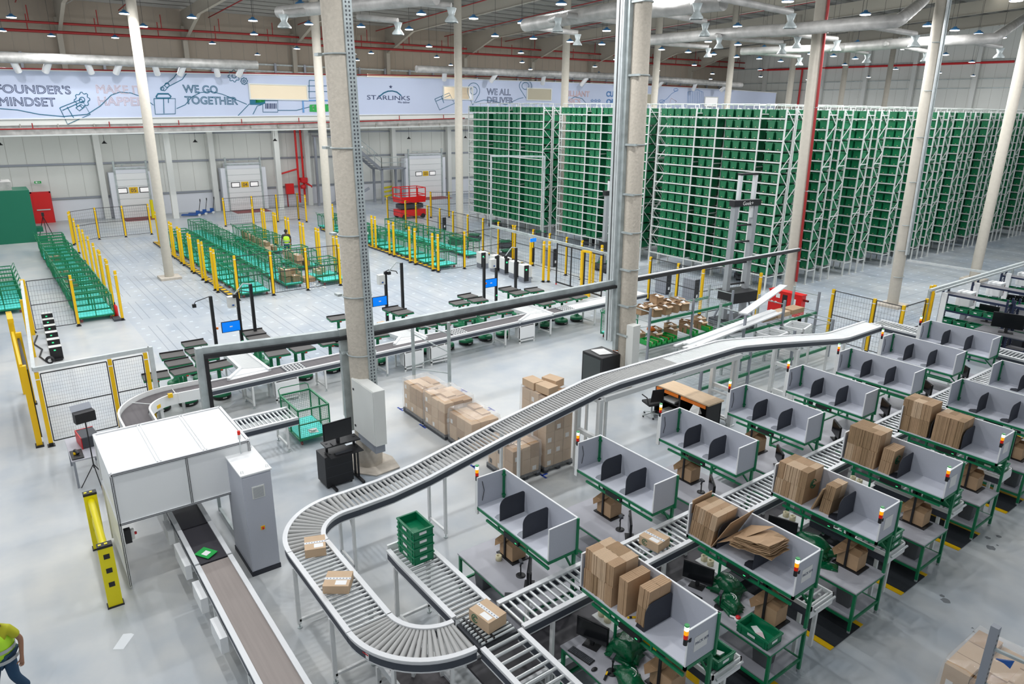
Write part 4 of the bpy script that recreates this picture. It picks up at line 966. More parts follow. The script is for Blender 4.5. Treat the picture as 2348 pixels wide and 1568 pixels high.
for k in (0,2,3,4):
    y=YS[k]+1.06
    ptote((-5.15,y,1.2),0,'green tote with coloured packets on the outfeed stub of %s'%who('F',k))
    if k in(2,3): ptote((-5.15,y,1.37),0,'upper green tote stacked on the outfeed stub of %s'%who('F',k))
    for j,(mm,cn) in enumerate((('blue','blue'),('red_bag','red'),('label_white','white'))):
        o=centre(B(mm).slab([(-.08,-.04,0),(.08,-.05,.05),(.09,.05,.06),(-.07,.05,.0)],(0,0,.02)).build('packet')); o.location=(-5.25+j*.1,y+(j-1)*.05,1.216+(.17 if k in (2,3) else 0)+j*.012); tag(o,'%s packet in the tote on the outfeed stub of %s'%(cn,who('F',k)),'packet','coloured packets in the totes')
# stack of totes on the branch conveyor
for i,l in enumerate(('bottom tote of the green stack on the short branch conveyor','second tote from the bottom of the green stack on the branch conveyor','third tote from the bottom of the green stack on the branch conveyor','top open tote of the green stack on the branch conveyor')):
    ptote((-9.62,5.15,1.46+i*.165),PI/2*0,l)
# cartons on the conveyors
def cart_on(w,d,h,loc,rz,l,sw=None):
    t=carton(w,d,h); t['label']=l; t.location=loc; t.rotation_euler=(0,0,rz); t['group']='taped cartons on the conveyors'
    if sw=='y': swirl(t,(w*.25,-d/2-.002,h*.5),h*.32,'y')
    if sw=='x': swirl(t,(-w/2-.002,0,h*.5),h*.3,'x')
    if sw=='+x': swirl(t,(w/2+.002,-d*.2,h*.5),h*.32,'x')
    return t
p=at(722,1258,1.48); cart_on(.42,.36,.16,(-10.73,3.74,1.49),-.35,'small taped carton on the curve exit, upper of the two on the loop','x')
cart_on(.40,.42,.15,(-9.55,3.66,1.49),-.62,'small taped carton on the straight rollers, lower of the two on the loop')
cart_on(.36,.46,.2,(XJ-.02,5.17,1.49),-PI/2+.12,'taped carton with green logo on the transfer junction','+x')
cart_on(.36,.42,.17,(-7.33,8.8,1.49),-PI/2+.12,'taped carton with green logo on the central rollers behind the carton bundles','+x')
cart_on(.36,.30,.2,(at(878,748,1).x,at(878,748,1).y,.95),.2,'small brown carton on the middle white infeed table')
t=thing('mailer_bag','flat green mailer bag with white address label on the black belt','bag',(-12.62,2.3,.925),.55)
lab(B('green_bright').slab([(-.17,-.12,.006),(.17,-.12,.006),(.17,.12,.02),(-.17,.12,.02)],(0,0,.012)).build('pouch',t),'green pouch'); lab(B('label_white').slab([(-.05,-.07,.022),(.08,-.07,.022),(.08,.05,.03),(-.05,.05,.03)],(0,0,.003)).build('label',t),'white label')
# ---------------- bundles of flat cartons ----------------
def bundle(lbl,loc,rz,w,d,h,cols,rows,lean=0,seed=1,logo=False,grp='bundles of flat cartons'):
    "w along x, d along y; folded cartons standing on edge"
    random.seed(seed); t=thing('carton_bundle',lbl,'carton bundle',loc,rz,grp); n=cols
    shades=['kraft','kraft_mid','kraft_mid','kraft_light','kraft']
    for j in range(rows):
        z0=h*j/rows; z1=h*(j+1)/rows-.004
        m=B('kraft'); x=-w/2; cw=w/cols
        for i in range(cols):
            dd=d/2-random.uniform(0,.025); 
            for q in range(2):
                m.use(random.choice(shades)); ya=-dd if q==0 else 0; yb=0 if q==0 else dd
                sheets=6
                for s_ in range(sheets):
                    o=random.uniform(-.006,.006); ox=lean*(z0+z1)/2
                    a=x+cw*s_/sheets; b_=a+cw/sheets-.003
                    m.slab([(a+lean*z0,ya+o,z0),(b_+lean*z0,ya+o,z0),(b_+lean*z1,ya+o,z1),(a+lean*z1,ya+o,z1)],(0,yb-ya-.002,0))
            x+=cw
        m.build('layer' if rows>1 else 'cartons',t)
    if logo: swirl(t,(w/2+.004+lean*h*.5,0,h*.55),.09,'x')
    return t
z=1.80
bundle('broad bundle of flat cartons at the left end of the PACK 009 shelf',(XF+.36,YS[0]+.3,z),0,.62,.56,.72,4,2,0,3)
bundle('middle upright carton bundle on the PACK 009 shelf',(XF+.86,YS[0]+.30,z),0,.18,.5,.62,1,1,0,4)
bundle('right carton bundle leaning on the divider of the PACK 009 shelf',(XF+1.2,YS[0]+.34,z),0,.2,.5,.66,1,2,.05,5)
bundle('tilted broad carton bundle on the PACK 010 shelf',(XF+.28,YS[1]+.3,z),0,.5,.56,.62,4,2,.12,6)
t=thing('cardboard_sheet','single tall cardboard sheet standing left of the PACK 010 bundle','cardboard',(XF+.0,YS[1]+.3,z)); B('kraft').slab([(0,-.28,0),(.0,.27,0),(.02,.28,.68),(.02,-.24,.66)],(.02,0,0)).build('sheet',t)
t=thing('cardboard_sheet','cardboard sheet leaning over the divider right of the PACK 010 bundle','cardboard',(XF+.6,YS[1]+.3,z)); B('kraft').slab([(-.06,-.3,0),(.02,.27,.1),(.30,.3,.72),(.22,-.22,.6)],(.012,0,0)).build('sheet',t)
random.seed(12)
t=thing('torn_cardboard','pile of torn crumpled cardboard sheets resting on the PACK 010 divider','cardboard',(XF+1.25,YS[1]+.25,z))
for i in range(8):
    m=B(['kraft','kraft_dark','kraft_mid','kraft'][i%4]); n=9; V=[];F=[]; L_=.8-.02*i
    for a in range(n):
        for b_ in range(5):
            u=a/(n-1)-.45; v=b_/4-.5; V.append((u*L_+random.uniform(-.02,.02),v*.5+.02*random.random(),.30+i*.028+.16*u+.05*math.sin(u*7+i)*(.4+.5*v)+(0.02*random.random())))
    for a in range(n-1):
        for b_ in range(4): q=a*5+b_; F.append((q,q+1,q+6,q+5))
    o=m.add(V,F).build('torn_sheet',t); s_=o.modifiers.new('s','SOLIDIFY'); s_.thickness=.012
o=B('kraft').slab([(-.62,-.22,.12),(-.28,.2,.5),(.12,.26,.66),(-.2,-.2,.42)],(.01,0,.01)).build('loose_sheet',t)
bundle('big tilted carton bundle with green logo, third right-hand station',(XF+.36,YS[2]+.3,z),0,.62,.56,.70,4,2,.05,8,True)
bundle('narrow carton bundle beside the divider, third right-hand station',(XF+1.08,YS[2]+.32,z),0,.2,.44,.60,1,2,.10,9)
t=thing('cardboard_sheet','cardboard sheet leaning left of the narrow bundle, third right-hand station','cardboard',(XF+.85,YS[2]+.3,z)); B('kraft_mid').slab([(0,-.26,0),(0,.26,0),(.16,.26,.5),(.16,-.26,.5)],(.03,0,0)).build('sheet',t)
bundle('broad carton bundle in two stacked layers, fourth right-hand station',(XF+.42,YS[3]+.3,z),0,.66,.56,.80,4,2,.03,10)
bundle('smaller carton bundle with green logo, fourth right-hand station',(XF+.95,YS[3]+.28,z),0,.24,.46,.56,1,2,.06,11,True)
bundle('left square carton bundle, fifth right-hand station',(XF+.36,YS[4]+.3,z),0,.64,.56,.80,3,2,0,13)
bundle('right square carton bundle, fifth right-hand station',(XF+1.08,YS[4]+.3,z),0,.6,.56,.66,4,1,.02,14)
t=thing('box_cutter','yellow box cutter lying on the PACK 009 shelf','cutter',(XF+1.02,YS[0]+.12,z+.008),1.0); lab(B('yellow').box(-.07,.07,-.012,.012,0,.02).build('handle',t),'yellow handle'); B('black').box(-.04,.0,-.013,.013,.0,.022).build('grip',t)
# ---------------- sorter robots ----------------
r0=thing('sorting_robot','x','robot',group='green sorting robots with tilting trays')
B('green_frame').lathe((0,0,0),[(.0,.24),(.12,.24),(.20,.22),(.27,.2),(.29,.17),(.29,.12)],20).use('green_frame').build('body',r0)
lab(B('black').lathe((0,0,0),[(.29,.12),(.29,.04),(.26,.02),(0,.02)],20).use('off_white').box(.27,.295,-.06,.06,.07,.1).build('bumper',r0),'black bumper ring')
B('green_frame').lathe((0,0,0),[(.15,.24),(.08,.3),(.06,.42),(.055,1.0)],10).build('column',r0)
B('green_frame').box(-.05,.05,-.34,.34,1.0,1.06).box(-.28,.28,-.05,.05,1.0,1.06).box(-.29,.29,-.37,.37,1.05,1.10).use('red').box(.29,.31,-.03,.03,1.03,1.06).build('tray_frame',r0)
lab(B('tray_grey').box(-.27,.27,-.36,.36,1.10,1.13).use('black').box(-.30,-.26,-.37,.37,1.10,1.17).build('tray',r0),'dark ribbed tray')
RP=[(445.7,786.4),(455,802.5),(396,813),(409,830),(422,849),(357.5,861),(470,818),(500,836),(582,761),(593,773),(618,793.6),(636,808),(675,784.6),(693,797),
(775,728),(755.6,782.5),(787,778),(865,766),(902,707.5),(923,715),(956,736),(976.6,744),(1001,729),(1024,735.6),(1068,726),(1073,678),(1096,686.6),(1054,693),(1088,711),(1113,718),
(1166,662),(1189,670),(1225,664),(1262,677),(1250,693),(1221,686.6),(1289,685),(1324,679),(1153,711),(1403,662)]
for i,(px,py) in enumerate(RP):
    p=at(px,py,1.13); g='left' if i<14 else 'middle' if i<30 else 'right'
    c=sum(1 for q in RP[:i] if (RP.index(q)<14)==(i<14) and (RP.index(q)<30)==(i<30))
    o=r0 if i==0 else copy_tree(r0)
    o.location=(p.x,p.y,0); o.rotation_euler=(0,0,.08*math.sin(i*2.1))
    near=['nearest the black gantry','behind the conveyor','beside the infeed table'][i%3]
    o['label']='green robot with dark tray, %s of the %s group, counting from its left rear'%(ORD[c],g)
# ---------------- cage carts ----------------
def cage(name='cage_cart',L=1.38,Wd=.88,hh=1.08,mesh=.07,handle=True,r=.0035):
    "origin centre, long side along y"
    t=thing(name,'x','cart',group='green mesh cage carts'); a,b=Wd/2,L/2
    m=B('green_frame')
    for x in (-a,a):
        for y in (-b,b): m.box(x-.018,x+.018,y-.018,y+.018,.17,hh)
        m.bar((x,-b,hh),(x,b,hh),.045); m.bar((x,-b,.2),(x,b,.2),.05)
    for y in (-b,b): m.bar((-a,y,hh),(a,y,hh),.045); m.bar((-a,y,.2),(a,y,.2),.05)
    m.bar((-a,0,.2),(-a,0,hh),.035); m.bar((a,0,.2),(a,0,hh),.035); m.bar((-a,b,.65),(a,b,.65),.03); m.build('frame',t)
    lab(B('turquoise').box(-a+.02,a-.02,-b+.02,b-.02,.22,.25).build('floor_panel',t),'turquoise floor panel')
    m=B('green_frame')
    m.grid((-a,-b,.25),(0,L,0),(0,0,hh-.25),int(L/mesh),int((hh-.25)/mesh),r).grid((a,-b,.25),(0,L,0),(0,0,hh-.25),int(L/mesh),int((hh-.25)/mesh),r)
    m.grid((-a,-b,.25),(Wd,0,0),(0,0,hh-.25),int(Wd/mesh),int((hh-.25)/mesh),r).grid((-a,b,.25),(Wd,0,0),(0,0,hh-.25),int(Wd/mesh),int((hh-.25)/mesh),r); m.build('wire_mesh',t)
    if handle: B('green_frame').tube([(-a,-b,hh-.1),(-a,-b-.12,hh+.12),(-a+.08,-b-.15,hh+.16),(a-.08,-b-.15,hh+.16),(a,-b-.12,hh+.12),(a,-b,hh-.1)],.014,6).build('handle',t)
    for x in (-a+.08,a-.08):
        for y in (-b+.12,b-.12): 
            w=B('galv').box(x-.03,x+.03,y-.03,y+.03,.13,.19); w.use('red_mat').tube([(x-.018,y,.065),(x+.018,y,.065)],.065,10); w.build('wheel',t)
    return t
k1=cage(mesh=.055); k1['label']='lone green cage cart with turquoise floor beside the short roller spur'; k1.location=(-18.4,6.45,0); k1.rotation_euler=(0,0,-PI/2)
o=centre(B('paper').add([(-.15,-.1,.0),(.12,-.14,.01),(.18,.1,.0),(-.1,.14,.02)],[(0,1,2,3)]).slab([(-.1,-.1,.01),(.1,-.05,.04),(.05,.1,.03),(-.12,.06,.01)],(0,0,.01)).build('crumpled_paper')); o.location=(-18.0,6.5,.255); tag(o,'crumpled white paper lying in the lone cage cart','paper')
kc=cage(mesh=.11,r=.004); n_=0
def cartrow(x0,x1,step,y,rz,where,skip=()):
    global n_
    n=int(abs(x1-x0)/step); 
    for i in range(n):
        if i in skip: continue
        o=kc if n_==0 else copy_tree(kc); n_+=1
        o.location=(x0-i*step,y+random.uniform(-.05,.05),0); o.rotation_euler=(0,0,rz+random.uniform(-.03,.03)); o['label']='green cage cart, %s from the near end of %s'%(ORD[i],where)
cartrow(-34.9,-55,1.15,3.3,0,'the left row')
cartrow(-35.3,-52.5,1.2,10.3,0,'the row by the slim column')
cartrow(-36.2,-56.6,1.42,12.45,PI/2,'the long middle train')
cartrow(-35.6,-52,1.35,14.55,0,'the loaded row',(2,5,6))
cartrow(-35.6,-54,1.3,21.55,0,'the row near the scissor lift')
cartrow(-37.6,-50,1.42,24.6,PI/2,'the back right train')
for i in range(6):
    o=copy_tree(kc); o.location=(-38.2-i*1.0,.15-.012*i,0); o.rotation_euler=(0,0,PI); o['label']='green cage cart at the left picture edge, %s from the front'%ORD[i]
for (x,y,rz,l) in ((-20.0,20.6,.2,'green cage cart left of the mesh decking rack, behind the steel channel column'),):
    o=copy_tree(kc); o.location=(x,y,0); o.rotation_euler=(0,0,rz); o['label']=l
def boxes(x,y,z,n,l,s=.38,seed=0):
    random.seed(seed)
    for i in range(n):
        w=s*random.uniform(.8,1.1); o=B(random.choice(['kraft_light','kraft','kraft_mid'])).box(-w/2,w/2,-w*.4,w*.4,0,w*.7).use('label_white').box(-.06,.08,-.05,.05,w*.7,w*.7+.003).build('carton')
        o.location=(x+(i%2-.5)*s*1.15+random.uniform(-.02,.02),y+((i//2)%2-.5)*s*1.0,z+(i//4)*s*.78); o.rotation_euler=(0,0,random.uniform(-.1,.1))
        tag(o,'%s carton loaded in %s'%(ORD[i],l),'box','cartons in the cage carts')
boxes(-36.2,12.45,.26,7,'the near end cart of the long train',.44,3)
boxes(-37.0,14.5,.26,3,'the second cart of the loaded row',.36,4)
for i in (3,4,7,8,9,10): boxes(-35.6-i*1.35,14.4,.26,6,'the %s cart of the loaded row'%ORD[i],.42,i)
for i in (5,6,8,12): boxes(-34.9-i*1.15,3.0,.26,4,'the %s cart of the left row'%ORD[i],.36,20+i)
for i,(x,y) in enumerate(((-38.1,13.45),(-36.6,13.6))):
    t=thing('flat_cartons','stack of flattened cartons on the floor, %s the near middle posts'%('left behind','right behind')[i],'cardboard',(x,y,0))
    for k in range(7): B(['kraft','kraft_mid','kraft_light'][k%3]).box(-.35+random.uniform(-.04,.04),.3,-.3,.3,k*.035,k*.035+.03).build('sheet',t)
o=B('kraft').box(-.18,.18,-.15,.15,0,.22).build('carton'); o.location=(-38.1,13.45,.25); tag(o,'small carton on top of the flattened carton stack','box')
random.seed(5)
m=B('paper')
for i in range(40):
    x,y=random.uniform(-.6,.6),random.uniform(-.5,.5); m.add([(x,y,.01),(x+.08,y+.03,.02),(x+.05,y+.12,.01),(x-.03,y+.08,.03)],[(0,1,2,3)])
o=m.build('paper_scraps'); o.location=(-35.2,13.3,0); tag(o,'scattered white paper scraps on the floor behind the middle posts','litter',None,'stuff')
# ---------------- yellow posts and mesh fences ----------------
def post(m,x,y,h=2.2,w=.05):
    m.use('yellow').box(x-w,x+w,y-w,y+w,.02,h).use('black').box(x-.11,x+.11,y-.09,y+.09,0,.02).box(x-w-.003,x+w+.003,y-w-.003,y+w+.003,.02,.1).use('label_white').box(x-w-.004,x+w+.004,y-w-.004,y+w+.004,h-.2,h-.17); return m
def fence(lbl,pts,h=2.2,dense=.1,top=None,skip=()):
    t=thing('mesh_fence',lbl,'fence',group='yellow post mesh fences')
    for p in pts: post(B('yellow'),p[0],p[1],h).build('post',t)
    for i,(a,b) in enumerate(zip(pts,pts[1:])):
        if i in skip: continue
        a=Vector((a[0],a[1],.12));b=Vector((b[0],b[1],.12)); d=(b-a).normalized(); a=a+d*.08;b=b-d*.08; u=b-a; L=u.length
        m=B('black')
        for z in (.12,(h+.1)/2,h-.05): m.bar((a.x,a.y,z),(b.x,b.y,z),.025)
        m.bar((a.x,a.y,.12),(a.x,a.y,h-.05),.025); m.bar((b.x,b.y,.12),(b.x,b.y,h-.05),.025)
        m.use('charcoal').grid(a,u,(0,0,h-.2),int(L/dense),int((h-.2)/(dense*1.7 if dense<.1 else .2)),.0022 if dense<.1 else .004); m.build('mesh_panel',t)
    if top: B('steel').bar(top[0],top[1],.09,.12).build('top_rail',t)
    return settle(t)
fence('nearest yellow and black mesh fence with steel top rail, left of the belt curve',[(-21.74,.46),(-21.82,2.2),(-21.86,3.12)],2.15,.055,((-21.75,.4,2.24),(-21.9,3.25,2.24)))
B2=B('steel').box(-21.95,-21.83,3.22,3.34,0,2.3).build('steel_post'); tag(centre(B2),'square steel post at the right end of the nearest mesh fence','post')
fence('front mesh fence left of the left cart row',[(-34.0,.93),(-34.05,2.54)],2.2,.1)
fence('rear mesh fence along the dock side behind the open floor',[(-55.3,4.75),(-56.4,6.36),(-56.5,8.04),(-56.7,9.75)],2.2,.14)
fence('front mesh fence of the middle cart area with four posts',[(-34.55,9.33),(-34.6,11.06),(-34.65,12.85),(-34.7,14.65)],2.2,.12)
fence('rear mesh fence in front of dock door 04',[(-57.6,15.2),(-57.7,17.4),(-57.76,19.37),(-57.8,21.14),(-56.4,21.25)],2.2,.14)
fence('front mesh fence right of the right cart rows',[(-34.6,20.6),(-34.55,22.35),(-35.0,26.2)],2.2,.13)
fence('long mesh fence in front of the racks behind the scissor lift',[(-52.1,26.4),(-49.05,26.38),(-47.4,26.38),(-45.7,26.38),(-43.9,26.35),(-42.1,26.33),(-40.2,26.3),(-38.3,26.25),(-36.5,26.2),(-34.8,26.25),(-33.0,26.25),(-31.4,26.2),(-29.9,26.2),(-28.6,26.2),(-27.0,26.15)],2.2,.16)
fence('rear mesh fence right of the red scissor lift',[(-53.3,31.1),(-52.6,32.5),(-52.2,36)],2.2,.16)
fence('mesh fence behind the mesh decking racks',[(-23.4,26.0),(-21.6,25.95),(-20.1,25.9),(-20.0,27.5),(-18.15,27.45)],2.2,.13)
fence('mesh fence in front of the beige column on a plinth',[(-14.63,27.3),(-12.88,27.2),(-11.74,27.12),(-11.73,28.95)],2.2,.11)
def singles(tops,where,lat=0):
    for i,(x,y) in enumerate(tops):
        t=thing('guard_post','yellow guard post, %s from the front %s'%(ORD[i],where),'post',(x,y,0),0,'yellow guard posts')
        post(B('yellow'),0,0).build('post',t); B('black').box(-.075,-.05,-.05,.05,.3,2.15).build('light_curtain',t)
pr_=lambda a,b: [v for x in a for v in (x,x-b)]
singles([(x,4.2-.0215*(x+34)) for x in (-34.0,-36.6,-37.0,-39.2,-39.6,-41.7,-44.0,-46.6,-48.7,-51.6,-54.9)],'along the left cart row')
singles([(-36.7,8.95),(-37.2,8.95),(-39.2,9.02),(-39.9,9.03),(-41.8,9.05),(-42.3,9.06),(-44.3,9.1),(-45.0,9.12),(-46.7,9.15),(-47.3,9.17),(-51.7,9.35),(-52.3,9.38)],'beside the slim column')
singles([(-35.0,15.65),(-37.3,15.68),(-37.75,15.68),(-40,15.72),(-40.4,15.72),(-42.5,15.75),(-43,15.75),(-45.1,15.77),(-45.6,15.77),(-47.6,15.8),(-48,15.8),(-49.9,15.8),(-50.4,15.8),(-52.6,15.85)],'behind the worker')
singles([(-35.05,20.5),(-37.1,20.5),(-37.8,20.52),(-40,20.6),(-40.6,20.6),(-42.7,20.68),(-43.2,20.68),(-45.4,20.75),(-46,20.75),(-50.0,20.85),(-50.6,20.85)],'along the right cart rows')
# low black and yellow kerbs along the lanes
def kerb(x0,x1,y,lbl):
    m=B('charcoal').box(x1,x0,y-.14,y+.14,0,.09); m.use('yellow'); n=int((x0-x1)/.55)
    for i in range(n): m.box(x1+.1+i*.55,x1+.38+i*.55,y-.11,y+.11,.09,.1)
    o=centre(m.build('floor_kerb')); tag(o,lbl,'kerb','black and yellow floor kerbs')
kerb(-34.8,-53,9.25,'black and yellow floor kerb under the posts beside the slim column')
kerb(-34.8,-52,20.75,'black and yellow floor kerb under the posts of the right cart rows')
kerb(-33.9,-36,4.0,'short black and yellow kerb under the nearest left post'); kerb(-33.2,-38,26.0,'black and yellow kerb by the right mesh fence')
# yellow portal frame with steel rail at the left edge
t=thing('safety_gate','tall yellow sliding safety gate at the left edge behind the nearest fence','gate')
for (x,y) in ((-21.9,.2),(-25.4,.3)): B('yellow').box(x-.07,x+.07,y-.07,y+.07,0,2.35).use('black').box(x-.13,x+.13,y-.1,y+.1,0,.05).build('post',t)
B('yellow').box(-25.4,-21.9,.13,.19,2.28,2.4).build('top_bar',t); B('yellow').box(-26.6,-26.45,.1,.25,0,2.75).box(-26.5,-25.6,.1,.25,2.62,2.75).build('arm',t); B('black').box(-25.3,-22.0,.24,.3,.2,2.2).build('curtain',t)
settle(t)
t=thing('guide_rail','long pale steel rail running from the nearest fence to the left cart fence','rail'); B('steel').bar((-21.8,.42,2.24),(-33.6,.86,2.24),.09,.1).build('rail',t); B('yellow').box(-33.75,-33.6,.8,.95,0,2.3).use('yellow').box(-30.6,-30.45,.6,.75,0,2.2).build('post',t); settle(t)
# chargers in a line on the floor at the left
def charger(loc,rz,l,m='off_white'):
    t=thing('robot_charger',l,'charger',loc,rz,'robot charging boxes')
    B(m).box(-.2,.2,-.16,.16,.05,.5).build('body',t,.01); lab(B('black').box(-.2,.2,-.2,-.16,.03,.5).use('led_green').box(-.06,0,-.205,-.2,.38,.42).build('front_panel',t),'black front panel'); B('black').box(-.16,.16,-.34,-.2,.03,.09).build('contact_plate',t); return t
lc=['first','second','third','fourth','fifth','sixth']
for i in range(6):
    p=at(118+5.4*(5-i)*-.1-(5-i)*2.2,815-(5-i)*18,.2); t=charger((-29.8-i*1.05,1.35+.035*i,0),PI*.5,'small white and black robot charger on the floor at left, %s from the front'%lc[i])
path([(-29.6,1.0,.02),(-30.4,.85,.02),(-31.3,1.0,.02),(-32.2,.8,.02),(-33.4,1.0,.02)],.03,'cable','charger_cable'); tag(bpy.data.objects['charger_cable'],'black cable snaking beside the line of chargers at left','cable')
t=thing('cable_reel','dark coil of charging cable in front of the left chargers','cable',(-29.3,1.1,0)); B('black').tube([(.0,.12*math.cos(a),.16+.12*math.sin(a)) for a in [k*PI/6 for k in range(13)]],.03,6).tube([(.08,.1*math.cos(a),.16+.1*math.sin(a)) for a in [k*PI/6 for k in range(13)]],.03,6).build('coil',t)
for i,(px,py) in enumerate(((1104,614),(1135,622),(1157,628),(1178,637),(1201,646))):
    p=at(px,py,0); t=thing('charging_station','grey upright charging station in the middle distance, %s from the left'%ORD[i],'charger',(p.x,p.y,0),-.1,'grey upright charging stations')
    B('off_white').box(-.3,.3,-.18,.3,.3,.95).use('grey_steel').box(-.3,.3,-.16,.3,0,.3).build('body',t,.01); lab(B('black').box(.3,.34,-.18,.1,.1,.97).use('led_green').box(.34,.345,-.1,-.02,.7,.78).build('front_panel',t),'black side panel'); 
    m=B('grey_steel'); [m.box(-.25,.25,-.185,-.18,.05+k*.06,.08+k*.06) for k in range(4)]; m.build('vent',t)
for i,(px,py,s) in enumerate(((1517,672,1.15),(1580,690,1.15),(1262,610,1.1),(1012,527,1.0))):
    p=at(px,py,0); t=thing('charging_station',('grey slab charging station behind the decking rack, left one','grey slab charging station behind the decking rack, right one','dim grey charging station behind the yellow portal','grey slab station behind the back cart train')[i],'charger',(p.x,p.y,0),.0,'grey slab charging stations')
    lab(B('grey_steel').box(-.4,.35,-.1,.2,.02,s).build('body',t,.02),'grey slab'); B('black').box(.35,.4,-.1,.2,.02,s).use('label_white').box(.401,.404,0,.12,.25,.4).build('side_panel',t)
# slim black posts with screens and cameras
def spost(px,py,h,l,screen=False,hook=False,orange=False,cam_=False,base=None):
    p=at(px,py,0) if base is None else Vector(base); t=thing('sensor_post',l,'post',(p.x,p.y,0),0,'black sensor posts')
    B('black').box(-.05,.05,-.05,.05,0,h).build('pole',t)
    if hook: B('galv').tube([(0,0,h-.1),(0,0,h),(0,-.25,h+.05),(0,-.6,h-.3)],.025,6).use('black').box(-.05,.05,-.65,-.52,h-.42,h-.3).build('arm',t)
    if cam_: B('black').tube([(0,0,h),(0,-.5,h-.12),(0,-.55,h-.2)],.014,5).box(-.04,.04,-.62,-.5,h-.32,h-.2).build('camera_arm',t)
    if orange: lab(B('orange').cyl((.0,.1),.04,h*.55,h*.55+.07,8).build('beacon',t),'orange beacon')
    if screen:
        m=B('black').box(.06,.1,-.68,-.02,1.22,1.62).use('screen_blue').box(.1,.105,-.66,-.04,1.24,1.60).use('label_white').box(.105,.107,-.4,-.3,1.4,1.44); lab(m.build('screen',t),'glowing blue screen')
        B('off_white').box(-.1,.12,-.35,-.08,h-.5,h-.1).use('blue').cyl((.13,-.2),.04,h-.42,h-.38,8).build('control_box',t); lab(B('led_green').box(.05,.055,-.03,.03,.75,.8).build('indicator',t),'green light')
        B('black').tube([(0,0,h),(0,.15,h+.05),(0,.5,h-.05),(0,.55,h-.15)],.02,6).build('cable_arm',t)
    return t
spost(487,810,2.7,'black sensor post with thin camera arm, left of the blue screen',base=(-25.3,5.9,0),orange=True,cam_=True)
spost(543,800,2.6,'black post carrying the left blue touch screen',base=(-25.7,6.9,0),screen=True)
spost(563,790,2.9,'black bent-top post right of the left blue screen',base=(-25.5,7.35,0),hook=True)
spost(863,745,2.6,'black post carrying the middle blue screen, right of the thick column',base=(-25.9,12.9,0),screen=True)
spost(907,735,2.9,'steel bent-top post right of the middle blue screen',base=(-25.8,13.6,0),hook=True)
spost(1088,690,2.7,'black sensor post with orange beacon left of the right blue screen',base=(-25.6,17.6,0),orange=True)
spost(1127,680,2.6,'black post carrying the right blue screen',base=(-26,18.55,0),screen=True)
spost(1180,670,2.9,'black bent-top post right of the right blue screen',base=(-25.9,19.6,0),hook=True)
# yellow portals and black framed gate in the middle distance
t=thing('light_curtain_gate','yellow light curtain gate with blue display in the middle distance','gate')
for (x,y) in ((-30.5,24.1),(-29.35,24.1),(-29.2,24.35)): post(B('yellow'),x,y,2.25).build('post',t)
B('black').box(-30.5,-30.4,24.2,24.3,.9,1.7).build('curtain',t); lab(B('screen_blue').box(-30.2,-30.15,23.8,24.2,2.1,2.3).build('display',t),'small blue display'); settle(t)
t=thing('swing_gate','black framed mesh gate panel with red castor ends','gate'); m=B('black')
a=at(1275,652,0);b=at(1378,685,0); k=at(1305,650,0)
for p in (a,b): m.bar((p.x,p.y,.05),(p.x,p.y,2.25),.05)
m.bar((a.x,a.y,2.2),(b.x,b.y,2.2),.05).bar((a.x,a.y,.15),(b.x,b.y,.15),.06); q=a.lerp(b,.33); m.bar((q.x,q.y,.15),(q.x,q.y,2.2),.05); m.use('charcoal').grid((a.x,a.y,.15),(b.x-a.x,b.y-a.y,0),(0,0,2.05),10,8,.004); m.build('panel',t)
m=B('red'); [B('red').cyl((p.x,p.y),.04,0,.08,8).build('castor',t) for p in (a,b)]; settle(t)
t=thing('yellow_doorframe','yellow framed doorway beside the black mesh gate','gate')
a=at(1332,676,0);b=at(1350,680,0); m=B('yellow'); 
for p in (a,b): m.bar((p.x,p.y,0),(p.x,p.y,2.3),.1)
m.bar((a.x,a.y,2.27),(b.x,b.y,2.27),.1).bar((a.x,a.y,.1),(b.x,b.y,.1),.1); m.build('frame',t); B('black').bar((a.x-.2,a.y+.3,0),(a.x-.2,a.y+.3,2.2),.1).build('curtain',t); settle(t)
for i,(px,py) in enumerate(((1413,700),(1404,690),(1358,668))):
    p=at(px,py,0); t=thing('guard_post',('yellow guard post left of the steel channel column, nearest','yellow guard post left of the steel channel column, behind','yellow guard post behind the yellow doorway')[i],'post',(p.x,p.y,0),0,'yellow guard posts'); post(B('yellow'),0,0).build('post',t)
t=thing('guide_rail','long galvanised rail over the yellow gates ending at the steel channel column','rail'); B('galv').bar((-35.2,24.7,2.25),(-23.5,24.4,2.25),.12,.14).build('rail',t); B('galv').bar((-35.2,24.7,0),(-35.2,24.7,6.4),.09).bar((-35.2,24.7,6.35),(-33.3,27.2,6.35),.1).bar((-33.3,27.2,0),(-33.3,27.2,6.4),.09).build('post',t); settle(t)
# long gantry beam in front of the sorter
t=thing('cable_beam','long steel cable beam from the square gantry to the steel channel column','beam')
B('galv').bar((-16.85,3.6,3.55),(-16.1,7.4,3.6),.14,.16).bar((-16.1,7.4,3.6),(-16.25,16.6,3.62),.14,.16).build('beam',t); B('black').bar((-16.74,3.6,3.43),(-15.99,7.4,3.48),.13,.09).bar((-15.99,7.4,3.48),(-16.14,16.6,3.50),.13,.09).build('cable_channel',t)
B('galv').box(-16.95,-16.77,3.45,3.6,0,3.62).use('black').box(-16.86,-16.72,3.6,3.68,1.6,3.45).build('end_post',t); settle(t)
t=thing('cable_beam','thin dark cable beam from the steel channel column to the red pipe column','beam'); B('black').bar((-16.0,17.0,3.66),(-18.75,31.3,2.75),.12,.12).use('alu').bar((-16.0,17.0,3.74),(-18.75,31.3,2.83),.1,.03).build('beam',t); settle(t)
